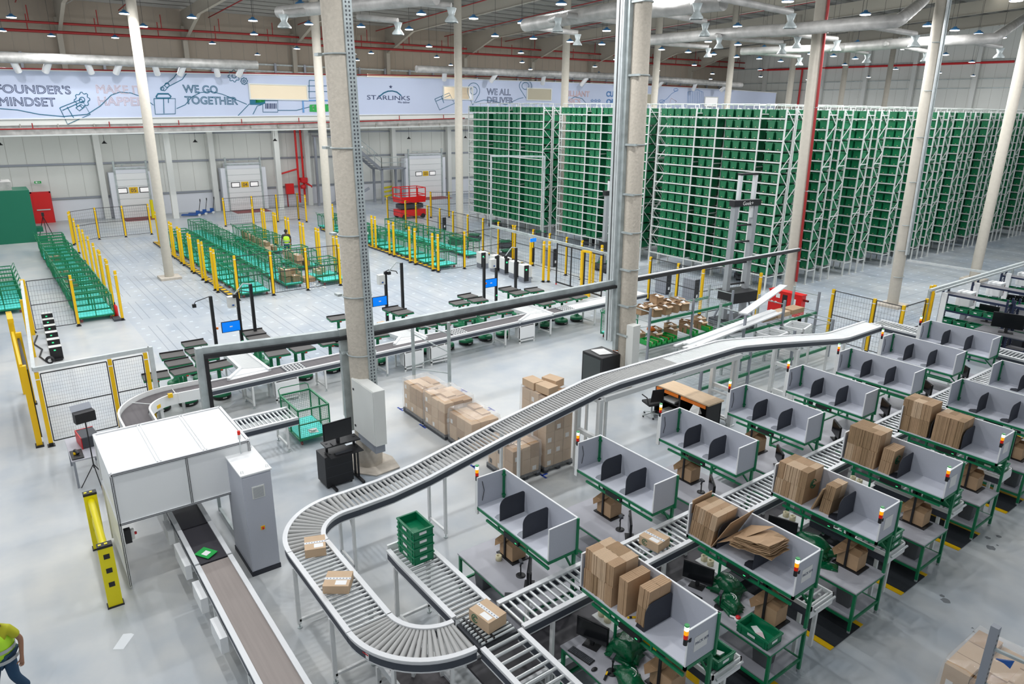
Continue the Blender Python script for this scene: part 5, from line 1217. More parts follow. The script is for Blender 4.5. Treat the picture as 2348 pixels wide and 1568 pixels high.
# two tall lifting masts
def mast(px,py,h1,h2,l,logo):
    p=at(px,py,0); t=thing('lift_robot',l,'lift robot',(p.x,p.y,0),-.15,'tall lift robots')
    m=B('mast_grey'); 
    for y in (-.55,.55): m.box(-.12,.12,y-.1,y+.1,.5,h2)
    m.build('outer_mast',t)
    m=B('alu')
    for y in (-.42,.42): m.box(-.07,.07,y-.07,y+.07,h2-.5,h1)
    m.build('inner_mast',t); B('black').box(-.1,.1,-.5,.5,h1,h1+.08).build('top_bar',t)
    B('black').box(-.14,.16,-.75,.75,h2,h2+.25).build('cross_head',t)
    if logo: text('Geek+',.22,'label_white','logo_text',t,(.17,-.3,h2+.05),'x',extrude=.002)
    for z in (1.2,2.0,2.9,3.8,h2-.8): B('black').tube([(0,-.5,z),(0,.5,z)],.04,6).build('rung',t)
    B('charcoal').box(-.6,.7,-.8,.8,.15,.45).use('black').box(-.3,.6,-.7,.7,1.3,1.75).build('chassis',t)
    m=B('black'); [m.tube([(x,y-.06,.15),(x,y+.06,.15)],.15,10) for x in(-.4,.5) for y in (-.75,.75)]; m.build('wheel',t)
    m=B('grey_steel').bar((.7,-.6,.3),(.2,-.5,1.6),.06).bar((.7,.6,.3),(.2,.5,1.6),.06).bar((-.5,-.6,.4),(-.1,-.5,1.5),.06).tube([(.5,-.5,.5),(.7,0,.9),(.5,.5,.5)],.04,6); m.build('strut',t)
mast(1676,752,6.55,5.3,'tall grey lift robot with two masts behind the decking racks, bearing a logo plate',True)
mast(1400,620,5.2,4.4,'farther lift robot mast half hidden by the steel channel column',False)
# robots under the racks, scissor lift, rails and other far things
for i,(px,py) in enumerate(((1135,520),(1045,560),(1087,552),(1240,545),(1158,568),(1165,590),(1350,560),(1383,618),(1700,640))):
    p=at(px,py,0); t=thing('rack_robot','dark low carrying robot on the floor near the racks, %s of nine from the left list'%ORD[i] if 0 else 'dark low carrying robot, %s one counted along the rack fronts'%ORD[i],'robot',(p.x,p.y,0),.3*i,'dark low robots by the racks')
    B('charcoal').box(-.45,.45,-.35,.35,.08,.3).box(-.3,.3,-.3,.3,.3,.42).build('chassis',t,.03); B('green_dark').box(-.4,.4,-.3,.3,.42,.5).build('top_plate',t); m=B('black'); [m.tube([(x,-.36,.09),(x,.36,.09)],.09,8) for x in (-.3,.3)]; m.build('wheel',t)
p=at(945,503,0); t=thing('scissor_lift','red scissor lift parked behind the back cart train','lift',(-54.3,29.6,0),0)
lab(B('red_paint').box(-.75,.75,-1.15,1.15,1.35,1.5).build('platform',t),'red platform'); m=B('red_paint')
for x in (-.75,.75):
    for y in (-1.15,-.4,.4,1.15): m.bar((x,y,1.5),(x,y,2.55),.06)
    for z in (2.0,2.55): m.bar((x,-1.15,z),(x,1.15,z),.06)
for y in (-1.15,1.15):
    for z in (2.0,2.55): m.bar((-.75,y,z),(.75,y,z),.06)
    m.box(-.75,.75,y-.02,y+.02,1.5,1.8)
m.box(.73,.77,-1.15,1.15,1.45,1.85); m.build('guard_rail',t)
m=B('charcoal')
for i in range(4): m.bar((.3,-1,.75+i*.15),(.3,1,.9+i*.15),.08).bar((-.3,1,.75+i*.15),(-.3,-1,.9+i*.15),.08)
m.box(-.5,.5,-1.05,1.05,.85,1.2).build('scissor_stack',t)
B('red_paint').box(-.7,.7,-1.2,1.2,.2,.75).build('chassis',t,.03); m=B('black'); [m.tube([(x-.1,y,.2),(x+.1,y,.2)],.2,12) for x in (-.65,.65) for y in (-.9,.9)]; m.build('wheel',t)
def ybar(l,pts,zs,h):
    t=thing('guard_barrier',l,'barrier',group='yellow guard barriers'); m=B('yellow_bright')
    for x,y in pts: m.box(x-.08,x+.08,y-.08,y+.08,0,h)
    m.build('post',t); m=B('yellow_bright')
    for (a,b) in zip(pts,pts[1:]):
        for z in zs: m.bar((a[0],a[1],z),(b[0],b[1],z),.08,.16)
    m.build('rail',t); settle(t)
a=at(878,459,0);b=at(909,452,0); ybar('yellow barrier with three rails beside the office chair',[(a.x,a.y),(b.x,b.y)],(.35,.8,1.2),1.35)
a=at(917,450,0);b=at(935,444,0); ybar('second yellow barrier just left of dock door 03',[(a.x,a.y),(b.x,b.y)],(.4,.8,1.2,1.6),1.8)
for i,(px,py) in enumerate(((274,500),(525,479),(1008,446),(352,500))):
    p=at(px,py,0); o=B('yellow_bright').cyl((0,0),.13,0,1.5,12).build('bollard'); o.location=(p.x,p.y,0); tag(o,'yellow bollard beside dock door %s'%('05, left side','04, left side','03, right side','05, right side')[i],'bollard','yellow dock bollards')
# nearest yellow barrier by the scanner housing
t=thing('guard_barrier','bright yellow plastic guard barrier left of the scanner housing','barrier',(-14.5,.78,0),-.02)
for x in (-1.12,1.12):
    m=B('yellow_bright').box(x-.07,x+.07,-.12,.12,.03,1.3); m.use('black').box(x-.09,x+.09,-.14,.14,0,.03).box(x-.075,x+.075,-.125,.125,1.28,1.33)
    for z in (.45,.75,1.05): m.box(x+.07,x+.074,-.05,.05,z,z+.1)
    m.use('yellow_bright').box(x-.02,x+.03,-.1,-.05,1.33,1.34).box(x-.02,x+.03,.0,.05,1.33,1.34); m.build('post',t)
B('yellow_bright').tube([(-1.1,0,1.15),(1.1,0,1.15)],.065,12).build('top_rail',t); B('yellow_bright').tube([(-1.1,0,.75),(1.1,0,.75)],.06,10).build('lower_rail',t)
# table, lamp tripod and case at the left
t=thing('table','small grey table left of the scanner housing','table',(-19.4,1.05,0)); B('desk_grey').box(-.75,.75,-.33,.33,.72,.75).build('table_top',t)
for x in (-.7,.7):
    for y in (-.28,.28): B('grey_steel').box(x-.025,x+.025,y-.025,y+.025,0,.72).build('leg',t)
t=thing('work_light','black panel work light on a tripod by the small table','lamp',(-18.55,1.15,0),.2)
B('black').box(-.1,.1,-.22,.22,1.75,2.0).build('light_head',t); B('grey_steel').slab([(-.1,-.22,2.0),(-.1,.22,2.0),(-.22,.22,2.12),(-.22,-.22,2.12)],(0,0,.01)).build('barn_door',t); B('black').cyl((0,0),.015,.5,1.75,8).build('pole',t)
for a in (0,2.1,4.2): B('black').tube([(0,0,.6),(.35*math.cos(a),.35*math.sin(a),0)],.012,5).build('leg',t)
t=thing('equipment_case','black case with red edge standing on the small table','case',(-19.55,1.2,.75),.1); B('charcoal').box(-.3,.3,-.2,.2,0,.3).build('body',t,.02); lab(B('red').box(-.31,.31,-.21,-.19,0,.31).box(-.31,-.29,-.2,.2,0,.31).build('edge_trim',t),'red edge trim')
t=thing('tool_tray','black tool tray with cordless tools on the small table','tray',(-18.95,.9,.75)); B('black').box(-.3,.25,-.16,.1,0,.03).build('tray',t,.01); B('black').tube([(-.2,-.05,.05),(-.05,-.05,.12),(.05,0,.06)],.04,8).build('tool',t); lab(B('yellow').box(-.02,.03,-.1,-.05,.04,.09).build('tool_cap',t),'yellow cap')
o=B('kraft').box(-.2,.2,-.15,.15,0,.2).build('carton'); o.location=(-17.9,1.35,0); tag(o,'small brown carton on the floor behind the light tripod','box')
# computer workstation beside the column
t=thing('computer_trolley','black computer trolley with shelves by the nearest thick column','trolley',(-15.25,6.2,0),.0)
m=B('black')
for y in (-.36,.36): m.bar((-.1,y,.05),(-.1,y,1.12),.05).bar((.1,y,.05),(.1,y,.9),.04).bar((-.35,y,.04),(.4,y,.04),.06)
m.build('frame',t); B('black').box(-.25,.12,-.45,.45,1.08,1.11).build('top_shelf',t); B('black').box(-.12,.35,-.42,.42,.88,.9).build('keyboard_shelf',t); m=B('black'); [m.cyl((x,y),.03,0,.05,8) for x in (-.3,.36) for y in (-.36,.36)]; m.build('castor',t)
t=thing('drawer_cabinet','black drawer cabinet under the computer trolley shelves','cabinet',(-15.35,6.1,0)); B('black').box(-.3,.25,-.42,.3,.06,.86).use('charcoal').box(.25,.255,-.4,.28,.3,.31).box(.25,.255,-.4,.28,.58,.59).build('body',t,.01); m=B('black'); [m.cyl((x,y),.03,0,.06,8) for x in (-.25,.2) for y in (-.36,.25)]; m.build('castor',t)
o=dup(mon,(-15.2,6.1,1.11),PI/2+.05,'large black monitor on top of the black computer trolley'); o.scale=(1.35,1.1,1.3)
o=dup(kb,(-15.05,6.15,.9),PI/2,'black keyboard on the trolley shelf by the thick column')
# pallets
def pallet_wrap(loc,dx,dy,h,l,seed,rz=0,open_top=False,strap=True):
    random.seed(seed); t=thing('wrapped_pallet',l,'pallet',loc,rz,'wrapped carton pallets')
    m=B('charcoal')
    for y in (-dy/2+.06,0,dy/2-.06): m.box(-dx/2,dx/2,y-.06,y+.06,.02,.14)
    for i in range(6): m.box(-dx/2+i*dx/6+.01,-dx/2+(i+1)*dx/6-.03,-dy/2,dy/2,.14,.16)
    m.build('pallet_base',t)
    nx,ny,nz=3,3,max(2,int(h/.3)); m=B('kraft_light')
    for k in range(nz):
        for i in range(nx):
            for j in range(ny):
                m.use(random.choice(['kraft_light','kraft_light','kraft'])); a=.006
                m.box(-dx/2+.03+i*(dx-.06)/nx+a,-dx/2+.03+(i+1)*(dx-.06)/nx-a,-dy/2+.03+j*(dy-.06)/ny+a,-dy/2+.03+(j+1)*(dy-.06)/ny-a,.16+k*h/nz,.16+(k+1)*h/nz-.006-(random.uniform(0,.08) if k==nz-1 else 0))
                if random.random()<.35: m.use('label_white').box(dx/2-.03-a,dx/2-.026-a,-dy/2+.1+j*(dy-.06)/ny,-dy/2+.22+j*(dy-.06)/ny,.2+k*h/nz,.32+k*h/nz) if i==nx-1 else m.use('label_white').box(-dx/2+.1+i*(dx-.06)/nx,-dx/2+.2+i*(dx-.06)/nx,-dy/2+.028,-dy/2+.034,.2+k*h/nz,.32+k*h/nz)
    m.build('cartons',t)
    # stretch film: a loose crumpled skin
    n=14; V=[];F=[]; rings=7
    for r in range(rings+1):
        z=.1+(h+.1)*r/rings; s=1.01 if r<rings else .98
        for i in range(4*n):
            e,u=divmod(i,n); u=u/n; cx=[(-1+2*u,-1),(1,-1+2*u),(1-2*u,1),(-1,1-2*u)][e]; j=random.uniform(-.008,.012)
            V.append((cx[0]*(dx/2*s+j),cx[1]*(dy/2*s+j),z+(random.uniform(-.02,.03) if r==rings else 0)))
    N=4*n
    for r in range(rings):
        for i in range(N): F.append((r*N+i,r*N+(i+1)%N,(r+1)*N+(i+1)%N,(r+1)*N+i))
    base=len(V); 
    if not open_top:
        for j in range(5):
            for i in range(5): V.append(((-.5+i/4)*dx*.95,(-.5+j/4)*dy*.95,.2+h+random.uniform(.0,.05)))
        for j in range(4):
            for i in range(4): q=base+j*5+i; F.append((q,q+1,q+6,q+5))
    lab(B('wrap').add(V,F,False).build('stretch_film',t),'clear crumpled stretch film'); return t
pallet_wrap((-17.65,9.95,0),1.2,.9,.92,'leftmost of the wrapped carton pallets behind the overhead conveyor',1)
pallet_wrap((-16.35,9.98,0),1.2,1.0,.98,'second wrapped carton pallet behind the overhead conveyor',2)
pallet_wrap((-15.05,10.0,0),1.2,.95,.85,'third wrapped carton pallet partly hidden by the overhead conveyor',3)
pallet_wrap((-13.2,10.0,0),1.15,.9,.80,'low wrapped carton pallet under the overhead conveyor, behind the nearest station',4)
pallet_wrap((-13.15,11.05,0),1.1,.95,1.95,'tall wrapped carton stack under the overhead conveyor',5,0,True)
for i,(dx,dy) in enumerate(((-.3,-.25),(.2,-.2),(-.1,.25))):
    o=B('kraft_light').box(-.24,.24,-.17,.17,0,.2).build('carton'); o.location=(-13.15+dx,11.05+dy,2.12); o.rotation_euler=(0,0,.1*i); tag(o,'loose carton on top of the tall wrapped stack, %s one'%('left','right','rear')[i],'box','cartons on the tall stack')
for i,(px,py,r) in enumerate(((918,938,0),(1064,895,1),(969,977,0),(1127,938,1),(1085,1070,0),(1243,1090,0))):
    p=at(px,py,0); o=B('blue_tape').box(-.18,.18,-.03,.03,0,.003).box(-.03,.03,-.02,.18,0,.003).build('floor_marking'); o.location=(p.x,p.y,.001); o.rotation_euler=(0,0,[0,PI][r]); tag(o,'blue taped floor corner mark by the wrapped pallets, %s from the left'%ORD[i],'marking','blue tape floor marks')
# galvanised racking frame standing in front of the belt
t=thing('racking_frame','galvanised upright frame with diagonal braces left of the wrapped pallets','frame')
for x,y in ((-20.25,11.0),(-19.15,11.75)): B('galv').box(x-.05,x+.05,y-.04,y+.04,0,2.3).build('upright',t)
for z0_,z1_ in ((.5,.5),(.6,1.2),(1.75,1.25),(2.15,1.9)): B('galv').bar((-20.25,11.0,z0_),(-19.15,11.75,z1_),.03).build('brace',t)
settle(t)
# ---------------- server cabinet, workbench, chair ----------------
t=thing('server_cabinet','black server cabinet with glass door beside the steel channel column','cabinet',(-16.35,16.0,0),.0)
B('black').box(-.5,.5,-.35,.55,.03,1.2).build('body',t,.02); B('glass_smoke').box(-.42,.42,-.37,-.355,.1,1.12).build('glass_door',t)
m=B('red_bag')
random.seed(2)
for i in range(6): x=random.uniform(-.2,.2); m.tube([(x,-.33,.2),(x+.1,-.345,.5),(x-.12,-.33,.8),(x+.05,-.34,1.05)],.008,4)
lab(m.build('patch_cables',t),'loose orange patch cables')
o=B('paper').slab([(-.35,-.2,0),(.2,-.3,0),(.35,.15,0),(-.2,.25,0)],(0,0,.02)).build('paper_sheets'); o.location=(-16.35,16.1,1.21); tag(o,'white papers lying on top of the black server cabinet','paper')
o=B('orange').slab([(-.15,-.1,0),(.15,-.05,.03),(.1,.12,.08),(-.12,.08,.02)],(0,0,.05)).build('orange_cloth'); o.location=(-16.1,16.6,1.21); tag(o,'crumpled orange cloth at the back of the server cabinet','cloth')
t=thing('workbench','orange and black workbench with pale wooden top under the overhead conveyor','workbench',(-12.7,16.2,0))
B('wood').box(-1.05,1.05,-.35,.35,.92,.96).build('bench_top',t)
m=B('black').box(-1.0,-.96,-.32,.32,0,.92).box(-.06,-.0,-.32,.32,0,.92).box(.96,1.0,-.32,.32,0,.92).box(-1,1,.28,.32,0,.92).box(-1,1,-.3,.3,.05,.09).box(-1,-.03,-.3,.3,.5,.53); m.build('carcass',t)
B('orange').box(-.94,-.08,-.345,-.325,.8,.9).use('orange').box(.02,.94,-.345,-.325,.8,.9).build('drawer',t); B('orange').box(.02,.94,-.345,-.325,.1,.5).use('black').box(.1,.13,-.35,-.345,.25,.4).build('door',t)
for i in range(2): 
    o=B('paper').box(-.25,.25,-.18,.18,0,.06+.04*i).build('paper_stack'); o.location=(-13.2,16.1,(.531,.091)[i]); tag(o,('upper','lower')[i]+' stack of white papers on the workbench shelf','paper')
t=thing('plastic_sack','crumpled white plastic sack hanging over the orange bench door','sack',(-12.1,15.8,.3)); B('paper').add([(-.1,.05,.5),(.15,.04,.5),(.2,-.06,.3),(.05,-.1,0),(-.08,-.08,.1),(-.15,-.04,.3)],[(0,1,2,3,4,5)]).add([(-.1,.05,.5),(.15,.04,.5),(.2,.1,.3),(.0,.1,.2)],[(0,1,2,3)]).build('sack',t)
def chair(loc,rz,l):
    t=thing('office_chair',l,'chair',loc,rz,'black office chairs'); B('black_soft').box(-.24,.24,-.24,.24,.42,.5).build('seat',t,.03)
    m=B('black').slab([(-.22,.24,.58),(.22,.24,.58),(.2,.3,1.0),(-.2,.3,1.0)],(0,.02,0)); m.use('charcoal'); [m.box(-.18,.18,.215+.012*k,.232+.012*k,.62+k*.06,.64+k*.06) for k in range(6)]; m.build('backrest',t)
    for s in (-1,1): B('black').tube([(s*.26,.2,.5),(s*.28,.15,.7),(s*.28,-.15,.7)],.02,6).build('armrest',t)
    m=B('steel').cyl((0,0),.03,.08,.42,8); [m.bar((0,0,.12),(.28*math.cos(a),.28*math.sin(a),.07),.035) for a in [k*2*PI/5 for k in range(5)]]; m.build('base',t)
    m=B('black'); [m.tube([(.28*math.cos(a)-.015,.28*math.sin(a),.03),(.28*math.cos(a)+.015,.28*math.sin(a),.03)],.03,8) for a in [k*2*PI/5 for k in range(5)]]; m.build('castor',t); return t
chair((-13.55,15.6,0),PI-.3+PI/2,'black mesh office chair beside the orange workbench')
p=at(849,447,0); chair((p.x,p.y,0),2.2,'distant black office chair under the steel staircase')
t=thing('desk','distant desk with a monitor beside the staircase','desk'); p=at(880,440,0); B('off_white').box(p.x-.4,p.x+.4,p.y-.8,p.y+.8,.72,.76).build('desk_top',t); m=B('grey_steel'); [m.box(p.x+a-.02,p.x+a+.02,p.y+b-.02,p.y+b+.02,0,.72) for a in(-.35,.35) for b in (-.75,.75)]; m.build('leg',t); settle(t)
t=thing('hose_pile','dark coiled hose heap under the workbench end','hose',(-12.35,15.35,0)); m=B('black'); [m.tube([(.25*math.cos(a)+.03*k,.22*math.sin(a),.08+.07*k+.05*math.sin(2*a+k)) for a in [j*PI/8 for j in range(17)]],.035,6) for k in range(4)]; m.build('coil',t); lab(B('red_mat').lathe((0,0,0),[(.0,.3),(.14,.25),(.18,.1),(.1,0)],10).build('motor',t),'dark red motor')
o=B('label_white').lathe((0,0,0),[(.0,0),(.06,0),(.06,.5),(.0,.5)],12).build('film_roll'); o.location=(-11.9,15.3,0); tag(o,'upright white film roll behind the third left row station','roll')
# ---------------- mesh decking racks in the middle right ----------------
def deck_rack(l,x0,x1,y0,y1,levels,h,n):
    t=thing('decking_rack',l,'rack',group='mesh decking racks')
    for i in range(n+1):
        y=y0+(y1-y0)*i/n
        for x in (x0,x1): B('grey_steel' if x==x1 else 'galv').box(x-.04,x+.04,y-.035,y+.035,0,h).build('upright',t)
        m=B('galv')
        for k,z in enumerate([.3,.9,1.5]): m.bar((x0,y,z),(x1,y,z+.45*(1 if k%2 else 0)),.025)
        m.bar((x0,y,h-.15),(x1,y,h-.15),.03); m.build('brace',t)
    for z in levels:
        m=B('green_frame').box(x1-.03,x1+.03,y0,y1,z-.1,z).box(x0-.03,x0+.03,y0,y1,z-.1,z); m.build('beam',t)
        m=B('galv').grid((x0,y0,z),(x1-x0,0,0),(0,y1-y0,0),int((x1-x0)/.1),int((y1-y0)/.25),.005); m.build('wire_deck',t)
    return settle(t)
deck_rack('rear mesh decking rack full of small cartons and green bins',-18.4,-17.2,19.3,24.2,(.55,1.55),2.05,2)
deck_rack('front mesh decking rack behind the overhead conveyor, holding white frames',-14.6,-13.5,17.8,25.5,(.45,1.05),1.5,3)
deck_rack('right mesh decking rack with brown boxes by the yellow fence',-15.6,-14.5,21.3,26.0,(1.5,),2.3,2)
random.seed(31)
def openbox(x,y,z,s,l,m='kraft',rz=None,grp='open cartons on the decking rack'):
    t=thing('open_carton',l,'box',(x,y,z),random.uniform(-.5,.5) if rz is None else rz,grp); w=s/2;h=s*.75
    B(m).box(-w,w,-w*.8,-w*.8+.01,0,h).box(-w,w,w*.8-.01,w*.8,0,h).box(-w,-w+.01,-w*.8,w*.8,0,h).box(w-.01,w,-w*.8,w*.8,0,h).box(-w,w,-w*.8,w*.8,0,.01).build('box_body',t)
    lab(B('kraft_light').slab([(-w,-w*.8,h),(w,-w*.8,h),(w,-w*1.3,h+.05),(-w,-w*1.3,h+.05)],(0,0,.006)).slab([(w,-w*.8,h),(w,w*.8,h),(w*1.4,w*.7,h-.03),(w*1.4,-w*.7,h-.03)],(0,0,.006)).build('flap',t),'pale open flaps')
    lab(B('paper').slab([(-w*.6,-w*.4,h*.7),(w*.3,-w*.5,h*.9),(w*.5,w*.4,h*.8),(-w*.4,w*.5,h*.95)],(0,0,.02)).build('contents',t),'white crumpled contents')
for i in range(9):
    x=-18.1+(i%2)*.5; y=19.75+i*.26; openbox(x,y,1.56,.44,'open carton on the upper rear deck, %s from its left end'%ORD[i],random.choice(['kraft','kraft_mid','kraft_light']))
openbox(-18.1,20.6,1.86,.42,'open carton stacked above the others on the upper rear deck')
for i in range(9):
    openbox(-18.05+(i%2)*.42,19.7+i*.45,.56,.42,'open carton on the lower rear deck, %s from its left end'%ORD[i],random.choice(['kraft','kraft_mid']),None,'open cartons on the lower rear deck')
for i in range(7):
    y=19.45+i*.3 if i<5 else 21.9+(i-5)*.9; t=thing('picking_bin','bright green open fronted bin on the lower rear deck, %s from the left'%ORD[i],'bin',(-17.35,y,.56),0,'bright green picking bins')
    B('green_bright').box(-.3,.3,-.12,-.11,0,.2).box(-.3,.3,.11,.12,0,.2).box(-.3,-.29,-.12,.12,0,.2).box(.29,.3,-.12,.12,0,.11).box(-.3,.3,-.12,.12,0,.01).build('body',t); lab(B(['clear_tape','kraft','paper','red_bag','kraft_mid','paper','yellow'][i]).box(-.2,.2,-.08,.08,.01,.14).build('contents',t),'mixed small goods')
o=centre(B('orange').slab([(-.12,-.1,0),(.1,-.12,.02),(.14,.08,.0),(-.08,.12,.03)],(0,0,.1)).build('orange_cloth')); o.location=(-17.9,20.2,.86); tag(o,'orange cloth lump among the green picking bins','cloth')
for i in range(6):
    x=-14.6+(i%2)*.1; o=B('white_panel').bar((x+.2*(i%3),17.7+.1*i,1.6+.05*(i//3)),(x-.5+.2*(i%3),23.7,1.75+.05*(i//3)),.11,.05).build('white_profile'); centre(o); tag(o,'long white metal profile laid across the front decking rack, %s one'%ORD[i],'profile','long white profiles')
o=centre(B('alu').bar((-14.0,20.4,2.42),(-15.6,25.2,2.45),.3,.05).build('cover_strip')); tag(o,'long aluminium cover strip lying over the right decking rack','strip')
for i in range(3):
    o=B('kraft_light' if i<2 else 'kraft').box(-.25,.25,-.4,.4,0,.18).build('carton'); o.location=(-15.0,23.2+i*.95,1.51); tag(o,'brown carton on the right decking rack, %s'%('left one','middle one','right one with papers')[i],'box','cartons on the right decking rack')
for i in range(6):
    t=thing('white_tray','white rectangular tray on the front decking rack, %s of the %s pile'%(('bottom','middle','top')[i%3],('left','right')[i//3]),'tray',(-14.0,22.3+(i//3)*1.6,1.06+(i%3)*.13),.05*i,'stacked white trays'); m=B('white_panel'); m.box(-.4,.4,-.5,-.44,0,.11).box(-.4,.4,.44,.5,0,.11).box(-.4,-.34,-.5,.5,0,.11).box(.34,.4,-.5,.5,0,.11); m.build('frame',t)
# red hose cabinet
t=thing('fire_hose_cabinet','red fire hose cabinet standing before the red pipe column','cabinet',(-17.45,28.6,0))
lab(B('red_paint').box(-.82,.82,-.17,.17,.3,1.3).build('body',t,.01),'red body'); B('red_paint').box(-.84,.84,-.2,.2,1.3,1.34).build('top_cover',t); m=B('black').box(-.12,.12,-.18,-.17,.38,1.2); m.use('label_white').box(.35,.55,-.18,-.17,.85,1.1).box(-.45,-.25,-.18,-.17,1.0,1.2); 
m.build('front_glass',t)
for x in (-.62,-.42): B('label_white').lathe((x,-.18,.75),[(0,0),(.05,0),(.05,.07),(0,.07)],10).build('gauge',t); B('red_pipe').tube([(.6,0,1.1),(1.05,0,1.1)],.05,8).build('pipe_stub',t); m=B('red_paint'); [m.box(x-.03,x+.03,-.1,.1,0,.3) for x in (-.75,.75)]; m.build('leg',t)
# ---------------- black goods-to-person workstations on the right ----------------
def shelfcell(px,py,k,z=0):
    p=at(px,py,z); t=thing('picking_shelf','black shelving picking unit at right, %s from the left'%ORD[k],'shelving',(p.x,p.y,0),0,'black picking shelving units')
    for x in (0,2.3):
        for y in (-.5,0): 
            m=B('rail_navy').box(x-.035,x+.035,y-.03,y+.03,0,2.35); m.use('paper'); [m.box(x+.035,x+.038,y-.008,y+.008,.3+j*.1,.34+j*.1) for j in range(22)]; m.build('upright',t)
    for z_ in (2.15,1.5,.95,.5): lab(B('shelf_grey').box(0,2.3,-.52,.02,z_-.03,z_).use('rail_navy').box(0,2.3,-.55,-.52,z_-.06,z_+.01).build('shelf',t),'dark grey shelf')
    m=B('rail_navy'); [m.bar((x,-.5,a),(x,0,a+.4),.025) for x in (0,2.3) for a in (.6,1.1,1.7)]; m.build('brace',t)
    for j in range(8):
        o=dup(tt,(p.x+.3+(j%4)*.5,p.y-.3,(.95,1.5)[j//4]),PI/2*0,'green tote on the %s shelf of the %s black picking unit, %s from its left'%(('lower','upper')[j//4],ORD[k],ORD[j%4])); o.scale=(.75,1,1)
    return t
for k,(x,y) in enumerate(((-11.9,31.2),(-11.9,34.0),(-11.9,37.0),(-11.9,40.2),(-9.4,31.3),(-9.4,34.1),(-9.4,37.1))):
    t=shelfcell(0,1000,k); 
    dx,dy=x-t.location.x,y-t.location.y
    t.location=(x,y,0)
    # totes just placed for this unit follow it
    for o in [o for o in COL.objects if o.get('label','').find('of the %s black picking unit'%ORD[k])>=0]: o.location.x+=dx; o.location.y+=dy
for k,(x,y) in enumerate(((-11.6,32.3),(-11.6,35.3),(-11.6,38.6))):
    t=thing('station_cabinet','white sided operator cabinet behind the black shelving, %s from the left'%ORD[k],'cabinet',(x,y,0),0,'white operator cabinets')
    B('white_panel').box(-.3,.25,-.25,.25,1.45,2.05).build('body',t,.03); B('white_panel').box(-.1,.1,-2.2,-2.15,0,2.3).build('side_panel',t); B('grey_steel').box(-.1,.1,0,.2,0,1.45).build('post',t); lab(B('red_mat').box(.25,.255,.12,.18,1.6,1.95).build('sticker',t),'dark red sticker')
for k,(x,y) in enumerate(((-9.2,29.9),(-8.3,32.6))):
    o=dup(mon,(x,y,1.3),.3,'black monitor facing away among the black picking shelves, %s one'%('left','right')[k]); o.scale=(1.8,1.4,1.6)
    t=thing('work_table','dark table carrying a monitor among the picking shelves, %s one'%('left','right')[k],'table',(x,y,0)); B('shelf_grey').box(-.9,.9,-.45,.45,1.26,1.3).build('table_top',t); m=B('rail_navy'); [m.box(a-.03,a+.03,b-.03,b+.03,0,1.26) for a in (-.85,.85) for b in (-.4,.4)]; m.build('leg',t)
t=thing('guide_rail','long white double rail above the black picking shelves at the right edge','rail'); B('steel').bar((-11.95,29.6,2.4),(-12.1,60,2.4),.1,.1).bar((-11.75,29.6,2.37),(-11.9,60,2.37),.06,.08).build('rail',t)
m=B('galv'); [m.box(-12.05,-11.95,y-.05,y+.05,0,2.4) for y in (29.7,38,46)]; m.build('post',t); settle(t)
random.seed(8)
for k,(x,y) in enumerate(((-10.6,32.6),(-10.6,35.5),(-8.2,35.0),(-7.4,31.2),(-10.2,38.6),(-7.0,33.6))):
    t=thing('work_table','dark work table among the black picking shelves, %s of the row'%ORD[k],'table',(x,y,0),0,'dark work tables'); B('shelf_grey').box(-.9,.7,-.5,.4,.84,.88).build('table_top',t); B('rail_navy').box(-.8,.6,-.3,.3,.25,.6).build('lower_box',t); m=B('rail_navy'); [m.box(a-.03,a+.03,b-.03,b+.03,0,.84) for a in (-.85,.65) for b in (-.45,.35)]; m.build('leg',t)
    t=thing('operator_screen','black operator screen on a dark picking table, %s of the row'%ORD[k],'monitor',(x-.2,y,.88),.3*k,'black operator screens'); B('screen').box(-.35,.35,-.03,0,.2,.68).use('black').box(-.37,.37,0,.04,.18,.7).box(-.04,.04,0,.05,0,.3).box(-.18,.18,-.1,.12,0,.02).build('screen',t)
    t=thing('waste_box','black equipment box under a dark picking table, %s of the row'%ORD[k],'box',(x+1.1,y-.3,0),.2*k,'black equipment boxes'); B('black').box(-.3,.3,-.25,.25,0,.7).use('charcoal').box(-.28,.28,-.255,-.25,.1,.6).build('body',t)
t=thing('guide_rail','thin white conduit bridging from the plinth column to the right rail','rail'); B('steel').bar((-15.55,35.3,2.33),(-12.0,35.6,2.33),.07,.1).build('rail',t); settle(t)
t=thing('control_cabinet','pale grey floor cabinet carrying three green totes behind the farthest stations','cabinet',(-6.55,29.0,0)); lab(B('grey_panel').box(-.75,.75,-.45,.45,0,1.55).build('body',t,.01),'grey body'); B('white_panel').box(-.77,.77,-.47,.47,1.55,1.58).build('top_cover',t); B('steel').cyl((.3,-.3),.012,1.58,1.85,6).build('lamp_pole',t); lab(B('lamp_red').cyl((.3,-.3),.03,1.85,1.97,8).build('signal_lamp',t),'red signal lamp')
for i in range(3): o=dup(tt,(-6.6,29.1,1.585+i*.17),0,'green tote stacked on the pale grey cabinet, %s'%('bottom','middle','top')[i])
for k,(px,py) in enumerate(((2113,770),(2121,768))):
    p=at(px,py,0); t=thing('guard_post','yellow guard post at the corner of the picking shelves, %s one'%('left','right')[k],'post',(p.x,p.y,0),0,'yellow guard posts'); post(B('yellow'),0,0).build('post',t)
